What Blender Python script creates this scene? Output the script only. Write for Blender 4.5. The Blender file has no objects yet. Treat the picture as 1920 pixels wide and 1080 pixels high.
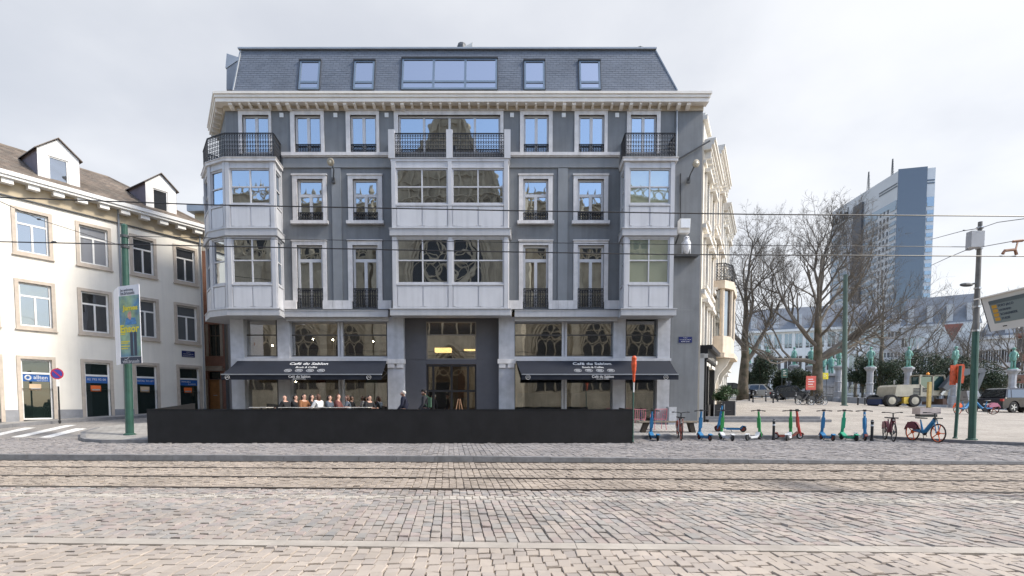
import bpy, bmesh, math, random
import numpy as np
from mathutils import Vector, Matrix

random.seed(11)
np.random.seed(11)
S = bpy.context.scene
COL = S.collection
R = math.radians

# ------------------------------------------------------------------ camera
EYE, FPX, CX, CY, TILT = 1.5, 1000.0, 960.0, 812.0, 0.055
cd = bpy.data.cameras.new('camera')
cam = bpy.data.objects.new('camera', cd)
COL.objects.link(cam)
cam.location = (0, 0, EYE)
cam.rotation_euler = (math.pi / 2 - TILT, 0, 0)
cd.sensor_width = 36
cd.lens = FPX / 1920 * 36
cd.shift_y = (CY - 540) / 1920
cd.clip_start = 0.05
cd.clip_end = 3000
S.camera = cam

# ------------------------------------------------------------------ light
SUN = Vector((0.95, -0.2, 0.92)).normalized()
w = bpy.data.worlds.new('World')
S.world = w
w.use_nodes = True
nt = w.node_tree
nt.nodes.clear()
def wn(t, **k):
    n = nt.nodes.new(t)
    for a, b in k.items():
        setattr(n, a, b)
    return n
out = wn('ShaderNodeOutputWorld')
bg = wn('ShaderNodeBackground')
bg.inputs['Strength'].default_value = 0.15
sky = wn('ShaderNodeTexSky', sky_type='NISHITA', sun_disc=False)
sky.sun_elevation = math.asin(SUN.z)
sky.sun_rotation = math.atan2(SUN.x, SUN.y)
tc = wn('ShaderNodeTexCoord')
sep = wn('ShaderNodeSeparateXYZ')
nt.links.new(tc.outputs['Generated'], sep.inputs[0])
def m_(op, a, b=None):
    n = wn('ShaderNodeMath', operation=op)
    for i, q in enumerate((a, b)):
        if q is None:
            continue
        if isinstance(q, (int, float)):
            n.inputs[i].default_value = q
        else:
            nt.links.new(q, n.inputs[i])
    return n.outputs[0]
zc = m_('ADD', m_('MAXIMUM', sep.outputs[2], 0.0), 0.22)
cmb = wn('ShaderNodeCombineXYZ')
nt.links.new(m_('DIVIDE', sep.outputs[0], zc), cmb.inputs[0])
nt.links.new(m_('DIVIDE', sep.outputs[1], zc), cmb.inputs[1])
nz = wn('ShaderNodeTexNoise')
nz.inputs['Scale'].default_value = 0.9
nz.inputs['Detail'].default_value = 5
nz.inputs['Roughness'].default_value = 0.5
nt.links.new(cmb.outputs[0], nz.inputs['Vector'])
nz2 = wn('ShaderNodeTexNoise')
nz2.inputs['Scale'].default_value = 1.1
nz2.inputs['Detail'].default_value = 6
mp = wn('ShaderNodeMapping')
mp.inputs['Location'].default_value = (3.1, 7.7, 0)
nt.links.new(cmb.outputs[0], mp.inputs[0])
nt.links.new(mp.outputs[0], nz2.inputs['Vector'])
# thin overcast that breaks up towards the street side behind the viewer
cov = m_('ADD', m_('MULTIPLY', nz.outputs[0], 1.3), m_('ADD', m_('MULTIPLY', sep.outputs[1], 1.1), 0.02))
rmp = wn('ShaderNodeMapRange', interpolation_type='SMOOTHSTEP')
rmp.inputs[1].default_value = 0.25
rmp.inputs[2].default_value = 1.05
rmp.inputs[3].default_value = 0.28
rmp.inputs[4].default_value = 0.96
nt.links.new(cov, rmp.inputs[0])
ccol = wn('ShaderNodeMix', data_type='RGBA')
ccol.inputs[6].default_value = (1.30, 1.35, 1.46, 1)
ccol.inputs[7].default_value = (1.92, 1.93, 1.97, 1)
cr = wn('ShaderNodeMapRange', interpolation_type='SMOOTHSTEP')
cr.inputs[1].default_value = 0.30
cr.inputs[2].default_value = 0.72
nt.links.new(m_('ADD', nz2.outputs[0], m_('MULTIPLY', sep.outputs[0], 0.16)), cr.inputs[0])
nt.links.new(cr.outputs[0], ccol.inputs[0])
mx = wn('ShaderNodeMix', data_type='RGBA')
nt.links.new(rmp.outputs[0], mx.inputs[0])
nt.links.new(sky.outputs[0], mx.inputs[6])
nt.links.new(ccol.outputs[2], mx.inputs[7])
nt.links.new(mx.outputs[2], bg.inputs['Color'])
nt.links.new(bg.outputs[0], out.inputs[0])
sl = bpy.data.lights.new('sun', 'SUN')
sl.energy = 1.4
sl.angle = R(10)
sl.color = (1.0, 0.93, 0.82)
so = bpy.data.objects.new('sun', sl)
COL.objects.link(so)
so.location = (40, 20, 60)
so.rotation_euler = (-SUN).to_track_quat('-Z', 'Y').to_euler()
S.view_settings.view_transform = 'Standard'
S.view_settings.look = 'None'
S.view_settings.gamma = 1
S.view_settings.exposure = 1.78
S.cycles.max_bounces = 8
S.cycles.transparent_max_bounces = 12
S.cycles.caustics_reflective = False
S.cycles.caustics_refractive = False

# ------------------------------------------------------------------ helpers
_c, _s = math.cos(TILT), math.sin(TILT)
def ray(px, py):
    a, b = (px - CX) / FPX, (CY - py) / FPX
    return Vector((a, _c + b * _s, -_s + b * _c))
def P(px, py, Y):
    """the point of the place that stands Y metres up the street behind picture point px, py"""
    d = ray(px, py)
    t = Y / d.y
    return Vector((d.x * t, Y, EYE + d.z * t))

class MB:
    def __init__(s):
        s.v, s.f = [], []
    def add(s, vs, fs):
        o = len(s.v)
        s.v += [tuple(q) for q in vs]
        s.f += [tuple(i + o for i in f) for f in fs]
        return s
    def hexa(s, p):      # 8 points: bottom ring 0-3, top ring 4-7
        return s.add(p, [(3, 2, 1, 0), (4, 5, 6, 7), (0, 1, 5, 4), (1, 2, 6, 5), (2, 3, 7, 6), (3, 0, 4, 7)])
    def box(s, x0, x1, y0, y1, z0, z1):
        return s.hexa([(x0, y0, z0), (x1, y0, z0), (x1, y1, z0), (x0, y1, z0), (x0, y0, z1), (x1, y0, z1), (x1, y1, z1), (x0, y1, z1)])
    def mbox(s, M, x0, x1, y0, y1, z0, z1):
        return s.hexa([M @ Vector(q) for q in [(x0, y0, z0), (x1, y0, z0), (x1, y1, z0), (x0, y1, z0), (x0, y0, z1), (x1, y0, z1), (x1, y1, z1), (x0, y1, z1)]])
    def bar(s, a, b, w, h, up=(0, 0, 1)):
        a, b = Vector(a), Vector(b)
        d = (b - a).normalized()
        r = d.cross(Vector(up))
        if r.length < 1e-4:
            r = d.cross(Vector((0, 1, 0)))
        r.normalize()
        u = r.cross(d)
        r, u = r * w / 2, u * h / 2
        return s.hexa([a - r - u, a + r - u, b + r - u, b - r - u, a - r + u, a + r + u, b + r + u, b - r + u])
    def quad(s, *p):
        return s.add(p, [tuple(range(len(p)))])
    def ext(s, pts, vec):
        n = len(pts)
        pts = [Vector(q) for q in pts]
        vec = Vector(vec)
        return s.add(pts + [q + vec for q in pts], [tuple(range(n))[::-1], tuple(range(n, 2 * n))] + [(i, (i + 1) % n, n + (i + 1) % n, n + i) for i in range(n)])
    def loft(s, rings, cap=True):
        n = len(rings[0])
        fs = []
        for k in range(len(rings) - 1):
            for i in range(n):
                j = (i + 1) % n
                fs.append((k * n + i, k * n + j, (k + 1) * n + j, (k + 1) * n + i))
        if cap:
            fs += [tuple(range(n))[::-1], tuple(range((len(rings) - 1) * n, len(rings) * n))]
        return s.add([q for r in rings for q in r], fs)
    def tube(s, pts, rad, n=8, cap=True):
        pts = [Vector(q) for q in pts]
        if not isinstance(rad, (list, tuple)):
            rad = [rad] * len(pts)
        rings, ref = [], None
        for i, q in enumerate(pts):
            d = (pts[min(i + 1, len(pts) - 1)] - pts[max(i - 1, 0)]).normalized()
            if ref is None:
                ref = d.orthogonal().normalized()
            ref = (ref - d * ref.dot(d))
            ref = ref.normalized() if ref.length > 1e-5 else d.orthogonal().normalized()
            o = d.cross(ref)
            rings.append([q + (ref * math.cos(2 * math.pi * k / n) + o * math.sin(2 * math.pi * k / n)) * rad[i] for k in range(n)])
        return s.loft(rings, cap)
    def lathe(s, prof, c=(0, 0, 0), n=12, axis='z', M=None):
        rings = []
        for r, h in prof:
            ring = []
            for k in range(n):
                a = 2 * math.pi * k / n
                x, y = r * math.cos(a), r * math.sin(a)
                q = Vector((x, y, h)) if axis == 'z' else (Vector((x, h, y)) if axis == 'y' else Vector((h, x, y)))
                q = (M @ q) if M else q + Vector(c)
                ring.append(q)
            rings.append(ring)
        return s.loft(rings)
    def ball(s, c, r, n=8, m=6):
        r = r if isinstance(r, (tuple, list)) else (r, r, r)
        rings = []
        for j in range(m + 1):
            t = math.pi * (j + .02) / (m + .04)
            rings.append([(c[0] + r[0] * math.sin(t) * math.cos(2 * math.pi * k / n), c[1] + r[1] * math.sin(t) * math.sin(2 * math.pi * k / n), c[2] - r[2] * math.cos(t)) for k in range(n)])
        return s.loft(rings)
    def ring(s, c, R0, r, ax='y', n=14, m=5, a0=0, a1=2 * math.pi):
        c = Vector(c)
        full = abs(a1 - a0 - 2 * math.pi) < 1e-3
        pts = []
        for k in range(n + (0 if full else 1)):
            a = a0 + (a1 - a0) * k / n
            q = (math.cos(a) * R0, math.sin(a) * R0)
            pts.append(c + (Vector((q[0], 0, q[1])) if ax == 'y' else Vector((0, q[0], q[1])) if ax == 'x' else Vector((q[0], q[1], 0))))
        if not full:
            return s.tube(pts, r, m)
        axv = Vector((0, 1, 0)) if ax == 'y' else Vector((1, 0, 0)) if ax == 'x' else Vector((0, 0, 1))
        rings = []
        for q in pts:
            o = (q - c).normalized()
            rings.append([q + (o * math.cos(2 * math.pi * k / m) + axv * math.sin(2 * math.pi * k / m)) * r for k in range(m)])
        rings.append(rings[0])
        return s.loft(rings, False)
    def build(s, name, mat, parent=None, smooth=False, kind=None, label=None):
        me = bpy.data.meshes.new(name)
        v = s.v
        if parent is not None:
            L = root_of(parent).location
            if L.length > 1e-6:
                v = [(a - L.x, b - L.y, c - L.z) for a, b, c in v]
        me.from_pydata(v, [], s.f)
        if smooth:
            me.polygons.foreach_set('use_smooth', [True] * len(me.polygons))
        me.materials.append(mat)
        me.update()
        o = bpy.data.objects.new(name, me)
        COL.objects.link(o)
        if parent is not None:
            o.parent = parent
        if kind:
            o['kind'] = kind
        if label:
            o['label'] = label
        return o
def fixn(o):
    bm = bmesh.new()
    bm.from_mesh(o.data)
    bmesh.ops.recalc_face_normals(bm, faces=bm.faces)
    bm.to_mesh(o.data)
    bm.free()
    return o
def root_of(o):
    while o.parent is not None:
        o = o.parent
    return o
def tag(o, label, cat=None, group=None):
    o['label'] = label
    if cat:
        o['category'] = cat
    if group:
        o['group'] = group
    return o
def thing(name, label, cat, loc=(0, 0, 0), rz=0, group=None):
    o = bpy.data.objects.new(name, None)
    o.empty_display_size = 0.2
    COL.objects.link(o)
    o.location = loc
    o.rotation_euler = (0, 0, rz)
    return tag(o, label, cat, group)
def struct(o):
    o['kind'] = 'structure'
    return o
def dup(root, loc, rz=0, label=None, sc=None):
    r = root.copy()
    COL.objects.link(r)
    r.location = loc
    r.rotation_euler = (0, 0, rz)
    if sc:
        r.scale = sc if isinstance(sc, tuple) else (sc, sc, sc)
    if label:
        r['label'] = label
    for ch in list(root.children):
        c = ch.copy()
        COL.objects.link(c)
        c.parent = r
        for g in list(ch.children):
            d = g.copy()
            COL.objects.link(d)
            d.parent = c
    return r
def move(root, loc, rz=0, sc=None):
    root.location = loc
    root.rotation_euler = (0, 0, rz)
    if sc:
        root.scale = (sc, sc, sc)
    return root

class Plane:
    """an upright wall plane: O a ground point, e along it, n outward"""
    def __init__(s, O, e, n=None):
        s.O = Vector((O[0], O[1], 0))
        s.e = Vector((e[0], e[1], 0)).normalized()
        s.n = Vector((n[0], n[1], 0)).normalized() if n else Vector((s.e.y, -s.e.x, 0))
    def pt(s, a, z, d=0):
        q = s.O + s.e * a + s.n * d
        return Vector((q.x, q.y, z))
    def hit(s, px, py, d=0):
        r = ray(px, py)
        q = s.O + s.n * d
        t = q.dot(s.n) / r.dot(s.n)     # camera stands over the origin
        h = r * t
        return (h - q).dot(s.e), EYE + h.z
    def rect(s, x0, x1, y0, y1, d=0):
        my, mx_ = (y0 + y1) / 2, (x0 + x1) / 2
        return s.hit(x0, my, d)[0], s.hit(x1, my, d)[0], s.hit(mx_, y1, d)[1], s.hit(mx_, y0, d)[1]
    def box(s, mb, a0, a1, z0, z1, d0, d1):
        p = [s.pt(a0, z0, d1), s.pt(a1, z0, d1), s.pt(a1, z0, d0), s.pt(a0, z0, d0)]
        return mb.hexa(p + [Vector((q.x, q.y, z1)) for q in p])
    def holes(s, mb, a0, a1, z0, z1, hs, dep=0.2, d=0):
        A = sorted(set([a0, a1] + [q for h in hs for q in h[:2] if a0 < q < a1]))
        Z = sorted(set([z0, z1] + [q for h in hs for q in h[2:4] if z0 < q < z1]))
        for i in range(len(A) - 1):
            for j in range(len(Z) - 1):
                ca, cz = (A[i] + A[i + 1]) / 2, (Z[j] + Z[j + 1]) / 2
                if any(h[0] < ca < h[1] and h[2] < cz < h[3] for h in hs):
                    continue
                mb.quad(s.pt(A[i], Z[j], d), s.pt(A[i + 1], Z[j], d), s.pt(A[i + 1], Z[j + 1], d), s.pt(A[i], Z[j + 1], d))
        for h in hs:
            b0, b1, y0, y1 = h[:4]
            q = lambda a, z: (s.pt(a, z, d), s.pt(a, z, d - dep))
            for (a, z), (b, y) in (((b0, y0), (b1, y0)), ((b1, y0), (b1, y1)), ((b1, y1), (b0, y1)), ((b0, y1), (b0, y0))):
                mb.quad(q(a, z)[0], q(b, y)[0], q(b, y)[1], q(a, z)[1])
        return mb

def win(pl, par, r, d=-0.14, fw=0.06, cols=2, trans=(), glass=None, fm=None, name='window', ft=0.06, mw=None, colx=None, label=None, tilt=0.004, top1=False):
    a0, a1, z0, z1 = r
    mw = mw or fw
    mb = MB()
    pl.box(mb, a0, a0 + fw, z0, z1, d, d + ft)
    pl.box(mb, a1 - fw, a1, z0, z1, d, d + ft)
    pl.box(mb, a0 + fw, a1 - fw, z0, z0 + fw, d, d + ft)
    pl.box(mb, a0 + fw, a1 - fw, z1 - fw, z1, d, d + ft)
    ce = colx or [a0 + (a1 - a0) * k / cols for k in range(1, cols)]
    for c in ce:
        pl.box(mb, c - mw / 2, c + mw / 2, z0 + fw, (trans[-1] if top1 else z1 - fw), d + .002, d + ft - .002)
    for t in trans:
        pl.box(mb, a0 + fw, a1 - fw, t - mw / 2, t + mw / 2, d + .004, d + ft - .004)
    o = mb.build(name, fm, par, label=label)
    A = [a0] + list(ce) + [a1]
    Z = [z0] + list(trans) + [z1]
    for i in range(len(A) - 1):
        for j in range(len(Z) - 1):
            if top1 and j == len(Z) - 2 and i:
                continue
            p = MB()
            t = [random.uniform(-tilt, tilt) for _ in range(3)]
            q0, q1, w0, w1 = A[i] + fw * .4, (A[-1] if top1 and j == len(Z) - 2 else A[i + 1]) - fw * .4, Z[j] + fw * .4, Z[j + 1] - fw * .4
            dd = d + .018
            pts = [pl.pt(q0, w0, dd + t[0]), pl.pt(q1, w0, dd + t[1]), pl.pt(q1, w1, dd + t[1] + t[2]), pl.pt(q0, w1, dd + t[0] + t[2])]
            p.ext(pts[::-1], -pl.n * .008)
            fixn(p.build('pane', glass, o))
    return o

# ------------------------------------------------------------------ materials
def node(nt, t, **k):
    n = nt.nodes.new(t)
    for a, b in k.items():
        setattr(n, a, b)
    return n
def mat(name, col, rough=.65, metal=0, var=.12, scale=2.0, bump=0, bscale=30, streak=0, spec=.4, col2=None, emit=None):
    m = bpy.data.materials.new(name)
    m.use_nodes = True
    nt = m.node_tree
    b = nt.nodes['Principled BSDF']
    b.inputs['Roughness'].default_value = rough
    b.inputs['Metallic'].default_value = metal
    b.inputs['Specular IOR Level'].default_value = spec
    if emit:
        b.inputs['Emission Color'].default_value = (*emit[:3], 1)
        b.inputs['Emission Strength'].default_value = emit[3]
    L = nt.links
    if var or streak or col2:
        g = node(nt, 'ShaderNodeNewGeometry')
        n1 = node(nt, 'ShaderNodeTexNoise')
        n1.inputs['Scale'].default_value = scale
        n1.inputs['Detail'].default_value = 6
        n1.inputs['Roughness'].default_value = .62
        L.new(g.outputs['Position'], n1.inputs['Vector'])
        mr = node(nt, 'ShaderNodeMapRange')
        mr.inputs[1].default_value = .3
        mr.inputs[2].default_value = .7
        mr.inputs[3].default_value = 1 - var
        mr.inputs[4].default_value = 1 + var
        L.new(n1.outputs[0], mr.inputs[0])
        f = mr.outputs[0]
        if streak:
            mpn = node(nt, 'ShaderNodeMapping')
            mpn.inputs['Scale'].default_value = (5, 5, .35)
            L.new(g.outputs['Position'], mpn.inputs[0])
            n2 = node(nt, 'ShaderNodeTexNoise')
            n2.inputs['Scale'].default_value = 1
            n2.inputs['Detail'].default_value = 5
            L.new(mpn.outputs[0], n2.inputs['Vector'])
            mr2 = node(nt, 'ShaderNodeMapRange')
            mr2.inputs[1].default_value = .45
            mr2.inputs[2].default_value = .8
            mr2.inputs[3].default_value = 1
            mr2.inputs[4].default_value = 1 - streak
            L.new(n2.outputs[0], mr2.inputs[0])
            mm = node(nt, 'ShaderNodeMath', operation='MULTIPLY')
            L.new(f, mm.inputs[0])
            L.new(mr2.outputs[0], mm.inputs[1])
            f = mm.outputs[0]
        base = None
        if col2:
            n3 = node(nt, 'ShaderNodeTexNoise')
            n3.inputs['Scale'].default_value = scale * .45
            n3.inputs['Detail'].default_value = 4
            L.new(g.outputs['Position'], n3.inputs['Vector'])
            m3 = node(nt, 'ShaderNodeMapRange')
            m3.inputs[1].default_value = .4
            m3.inputs[2].default_value = .62
            L.new(n3.outputs[0], m3.inputs[0])
            mc = node(nt, 'ShaderNodeMix', data_type='RGBA')
            mc.inputs[6].default_value = (*col, 1)
            mc.inputs[7].default_value = (*col2, 1)
            L.new(m3.outputs[0], mc.inputs[0])
            base = mc.outputs[2]
        vm = node(nt, 'ShaderNodeVectorMath', operation='SCALE')
        if base:
            L.new(base, vm.inputs[0])
        else:
            vm.inputs[0].default_value = col
        L.new(f, vm.inputs['Scale'])
        L.new(vm.outputs[0], b.inputs['Base Color'])
    else:
        b.inputs['Base Color'].default_value = (*col, 1)
    if bump:
        g2 = node(nt, 'ShaderNodeNewGeometry')
        nb = node(nt, 'ShaderNodeTexNoise')
        nb.inputs['Scale'].default_value = bscale
        nb.inputs['Detail'].default_value = 4
        L.new(g2.outputs['Position'], nb.inputs['Vector'])
        bp = node(nt, 'ShaderNodeBump')
        bp.inputs['Strength'].default_value = bump
        bp.inputs['Distance'].default_value = .02
        L.new(nb.outputs[0], bp.inputs['Height'])
        L.new(bp.outputs[0], b.inputs['Normal'])
    return m
def glass(name, refl=.5, tint=(.85, .92, 1), body=(.012, .014, .018), trans=0.0, wav=.012):
    """coated window glass: a mirror-like share over a dark or clear body"""
    m = bpy.data.materials.new(name)
    m.use_nodes = True
    nt = m.node_tree
    nt.nodes.clear()
    L = nt.links
    o = node(nt, 'ShaderNodeOutputMaterial')
    gl = node(nt, 'ShaderNodeBsdfGlossy')
    gl.inputs['Color'].default_value = (*tint, 1)
    gl.inputs['Roughness'].default_value = .015
    df = node(nt, 'ShaderNodeBsdfDiffuse')
    df.inputs['Color'].default_value = (*body, 1)
    base = df.outputs[0]
    if trans:
        tr = node(nt, 'ShaderNodeBsdfTransparent')
        tr.inputs['Color'].default_value = (.9, .93, .92, 1)
        mt = node(nt, 'ShaderNodeMixShader')
        mt.inputs[0].default_value = trans
        L.new(df.outputs[0], mt.inputs[1])
        L.new(tr.outputs[0], mt.inputs[2])
        base = mt.outputs[0]
    fr = node(nt, 'ShaderNodeFresnel')
    fr.inputs[0].default_value = 1.5
    ad = node(nt, 'ShaderNodeMath', operation='ADD', use_clamp=True)
    ad.inputs[1].default_value = refl
    L.new(fr.outputs[0], ad.inputs[0])
    mx = node(nt, 'ShaderNodeMixShader')
    L.new(ad.outputs[0], mx.inputs[0])
    L.new(base, mx.inputs[1])
    L.new(gl.outputs[0], mx.inputs[2])
    L.new(mx.outputs[0], o.inputs[0])
    if wav:
        g = node(nt, 'ShaderNodeNewGeometry')
        n = node(nt, 'ShaderNodeTexNoise')
        n.inputs['Scale'].default_value = 1.6
        n.inputs['Detail'].default_value = 1
        L.new(g.outputs['Position'], n.inputs['Vector'])
        bp = node(nt, 'ShaderNodeBump')
        bp.inputs['Strength'].default_value = wav * 4
        bp.inputs['Distance'].default_value = .05
        L.new(n.outputs[0], bp.inputs['Height'])
        L.new(bp.outputs[0], gl.inputs['Normal'])
    return m
def stone_mat(name, cols, rough=.75, bump=.25, stain=.2):
    """per-stone colour: each loose stone takes its own shade"""
    m = bpy.data.materials.new(name)
    m.use_nodes = True
    nt = m.node_tree
    L = nt.links
    b = nt.nodes['Principled BSDF']
    b.inputs['Roughness'].default_value = rough
    b.inputs['Specular IOR Level'].default_value = .35
    g = node(nt, 'ShaderNodeNewGeometry')
    oi = node(nt, 'ShaderNodeObjectInfo')
    a = node(nt, 'ShaderNodeMath', operation='ADD')
    L.new(g.outputs['Random Per Island'], a.inputs[0])
    L.new(oi.outputs['Random'], a.inputs[1])
    fr = node(nt, 'ShaderNodeMath', operation='FRACT')
    L.new(a.outputs[0], fr.inputs[0])
    cr = node(nt, 'ShaderNodeValToRGB')
    el = cr.color_ramp.elements
    while len(el) < len(cols):
        el.new(.5)
    for i, c in enumerate(cols):
        el[i].position = i / (len(cols) - 1)
        el[i].color = (*c, 1)
    L.new(fr.outputs[0], cr.inputs[0])
    n1 = node(nt, 'ShaderNodeTexNoise')
    n1.inputs['Scale'].default_value = .8
    n1.inputs['Detail'].default_value = 8
    n1.inputs['Roughness'].default_value = .65
    L.new(g.outputs['Position'], n1.inputs['Vector'])
    mr = node(nt, 'ShaderNodeMapRange')
    mr.inputs[1].default_value = .32
    mr.inputs[2].default_value = .68
    mr.inputs[3].default_value = 1 - stain * 1.3
    mr.inputs[4].default_value = 1 + stain * .6
    L.new(n1.outputs[0], mr.inputs[0])
    vm = node(nt, 'ShaderNodeVectorMath', operation='SCALE')
    L.new(cr.outputs[0], vm.inputs[0])
    L.new(mr.outputs[0], vm.inputs['Scale'])
    L.new(vm.outputs[0], b.inputs['Base Color'])
    nb = node(nt, 'ShaderNodeTexNoise')
    nb.inputs['Scale'].default_value = 45
    nb.inputs['Detail'].default_value = 5
    L.new(g.outputs['Position'], nb.inputs['Vector'])
    bp = node(nt, 'ShaderNodeBump')
    bp.inputs['Strength'].default_value = bump
    bp.inputs['Distance'].default_value = .012
    L.new(nb.outputs[0], bp.inputs['Height'])
    L.new(bp.outputs[0], b.inputs['Normal'])
    return m
def brick_mat(name, c1, c2, mortar, bw, bh, ms=.012, rough=.8, offset=.5, bump=.3, rot=None, var=.2):
    m = bpy.data.materials.new(name)
    m.use_nodes = True
    nt = m.node_tree
    L = nt.links
    b = nt.nodes['Principled BSDF']
    b.inputs['Roughness'].default_value = rough
    b.inputs['Specular IOR Level'].default_value = .3
    g = node(nt, 'ShaderNodeNewGeometry')
    mp = node(nt, 'ShaderNodeMapping')
    if rot:
        mp.inputs['Rotation'].default_value = rot
    L.new(g.outputs['Position'], mp.inputs[0])
    br = node(nt, 'ShaderNodeTexBrick', offset=offset)
    br.inputs['Color1'].default_value = (*c1, 1)
    br.inputs['Color2'].default_value = (*c2, 1)
    br.inputs['Mortar'].default_value = (*mortar, 1)
    br.inputs['Scale'].default_value = 1
    br.inputs['Mortar Size'].default_value = ms
    br.inputs['Brick Width'].default_value = bw
    br.inputs['Row Height'].default_value = bh
    L.new(mp.outputs[0], br.inputs['Vector'])
    n1 = node(nt, 'ShaderNodeTexNoise')
    n1.inputs['Scale'].default_value = .7
    n1.inputs['Detail'].default_value = 8
    L.new(g.outputs['Position'], n1.inputs['Vector'])
    mr = node(nt, 'ShaderNodeMapRange')
    mr.inputs[1].default_value = .3
    mr.inputs[2].default_value = .7
    mr.inputs[3].default_value = 1 - var
    mr.inputs[4].default_value = 1 + var
    L.new(n1.outputs[0], mr.inputs[0])
    vm = node(nt, 'ShaderNodeVectorMath', operation='SCALE')
    L.new(br.outputs[0], vm.inputs[0])
    L.new(mr.outputs[0], vm.inputs['Scale'])
    L.new(vm.outputs[0], b.inputs['Base Color'])
    bp = node(nt, 'ShaderNodeBump')
    bp.inputs['Strength'].default_value = bump
    bp.inputs['Distance'].default_value = .02
    bp.invert = True
    L.new(br.outputs['Fac'], bp.inputs['Height'])
    L.new(bp.outputs[0], b.inputs['Normal'])
    return m

def text(body, M, width, mat_, parent, name='lettering', ext=.004, label=None, maxh=None, bold=0.0):
    cu = bpy.data.curves.new('t', 'FONT')
    cu.body = body
    cu.extrude = .02
    cu.offset = bold
    cu.align_x = 'CENTER'
    cu.align_y = 'CENTER'
    cu.resolution_u = 3
    to = bpy.data.objects.new('t', cu)
    COL.objects.link(to)
    dg = bpy.context.evaluated_depsgraph_get()
    me = bpy.data.meshes.new_from_object(to.evaluated_get(dg))
    bpy.data.objects.remove(to)
    xs = [v.co.x for v in me.vertices]
    ys = [v.co.y for v in me.vertices]
    k = width / max(1e-6, max(xs) - min(xs))
    ky = k
    if maxh:
        ky = maxh / (max(ys) - min(ys))
    L = root_of(parent).location if parent is not None else Vector()
    cxm, cym = (max(xs) + min(xs)) / 2, (max(ys) + min(ys)) / 2
    for v in me.vertices:
        v.co = (M @ Vector(((v.co.x - cxm) * k, (v.co.y - cym) * ky, v.co.z / .02 * ext))) - L
    me.materials.clear()
    me.materials.append(mat_)
    me.name = name
    o = bpy.data.objects.new(name, me)
    COL.objects.link(o)
    o.parent = parent
    if label:
        o['label'] = label
    return o
def frame3(o, x, y):
    x, y = Vector(x).normalized(), Vector(y).normalized()
    z = x.cross(y)
    M = Matrix.Identity(4)
    for i in range(3):
        M[i][0], M[i][1], M[i][2], M[i][3] = x[i], y[i], z[i], o[i]
    return M

WHITE = mat('white_paint', (.78, .77, .74), .5, var=.06)
BLACK = mat('black_metal', (.02, .02, .022), .45, var=.2)
DARK = mat('dark_grey_metal', (.07, .075, .08), .45, var=.15)
IRON = mat('black_wrought_iron', (.015, .016, .02), .5, var=.2)
RUBBER = mat('black_rubber', (.018, .018, .018), .8, var=.2)
STEEL = mat('steel', (.42, .42, .43), .35, metal=.8, var=.1)
GREEN = mat('green_painted_steel', (.03, .085, .065), .45, var=.2, scale=3, streak=.25)
# ------------------------------------------------------------------ ground
def clip(a, lo=0., hi=1.):
    return max(lo, min(hi, a))
def gz(X, Y):
    """height of the roadway level beyond the tram kerb"""
    if Y < 20.3:
        b = .12 - .075 * clip((X + 1) / 9) * clip((17.5 - Y) / 3)
    elif Y < 25:
        b = .12 + .075 * (Y - 20.3)
    else:
        b = .4725 + .06 * (min(Y, 75) - 25)
    if X > 10:
        b -= .028 * max(0, min(X, 70) - 18) * clip((Y - 20.3) / 20, 0, 1.75)
    if X < -14:
        b += .14 * clip((-X - 14) / 5) * clip((Y - 20) / 4)
    if 8 < X < 17 and Y > 25.5:
        b += .20 * clip((Y - 25.8) / .5) * clip((34 - Y) / 6) * clip((17 - X) / 2)
    return b
PV = .10      # pavements stand this much above the roadway
def pz(X, Y):
    return gz(X, Y) + PV
M_SET_A = stone_mat('sett_tan', [(0.398, 0.348, 0.302), (0.434, 0.381, 0.334), (0.378, 0.335, 0.299), (0.460, 0.402, 0.349), (0.410, 0.362, 0.323), (0.360, 0.322, 0.295)], stain=.14)
M_SET_B = stone_mat('sett_mixed', [(0.358, 0.317, 0.286), (0.320, 0.308, 0.292), (0.395, 0.348, 0.311), (0.370, 0.311, 0.290), (0.295, 0.287, 0.279), (0.414, 0.361, 0.318), (0.352, 0.321, 0.302)], stain=.2)
M_SET_T = stone_mat('sett_track', [(0.362, 0.307, 0.255), (0.406, 0.347, 0.290), (0.344, 0.295, 0.251), (0.381, 0.323, 0.271)], stain=.22)
M_SET_F = stone_mat('sett_grey', [(0.276, 0.257, 0.251), (0.313, 0.292, 0.280), (0.251, 0.238, 0.239), (0.339, 0.309, 0.292)], stain=.2)
M_SET_L = stone_mat('sett_pale', [(.420, .386, .344), (.487, .454, .403), (.378, .344, .311)], stain=.15)
M_JOINT = mat('joint_sand', (.22, .195, .165), .9, var=.3, scale=5)
M_BAND = mat('pale_concrete_band', (.420, .386, .344), .7, var=.14, scale=3, bump=.15, col2=(.361, .328, .294))
M_KERB = mat('bluestone_kerb', (.185, .185, .19), .7, var=.25, scale=4, bump=.2)
M_KERB2 = mat('pale_kerb', (.33, .32, .31), .7, var=.2, scale=4, bump=.2)
M_RAIL = mat('worn_rail_steel', (.075, .06, .05), .45, metal=.5, var=.3, scale=8)
M_GROUND = mat('far_ground', (.25, .24, .22), .9, var=.2, scale=.2)
SL = -.04     # the street runs slightly askew to the facade
CD = -.115    # direction of the sett courses
def road_y(v, X):
    return v + SL * X

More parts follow.
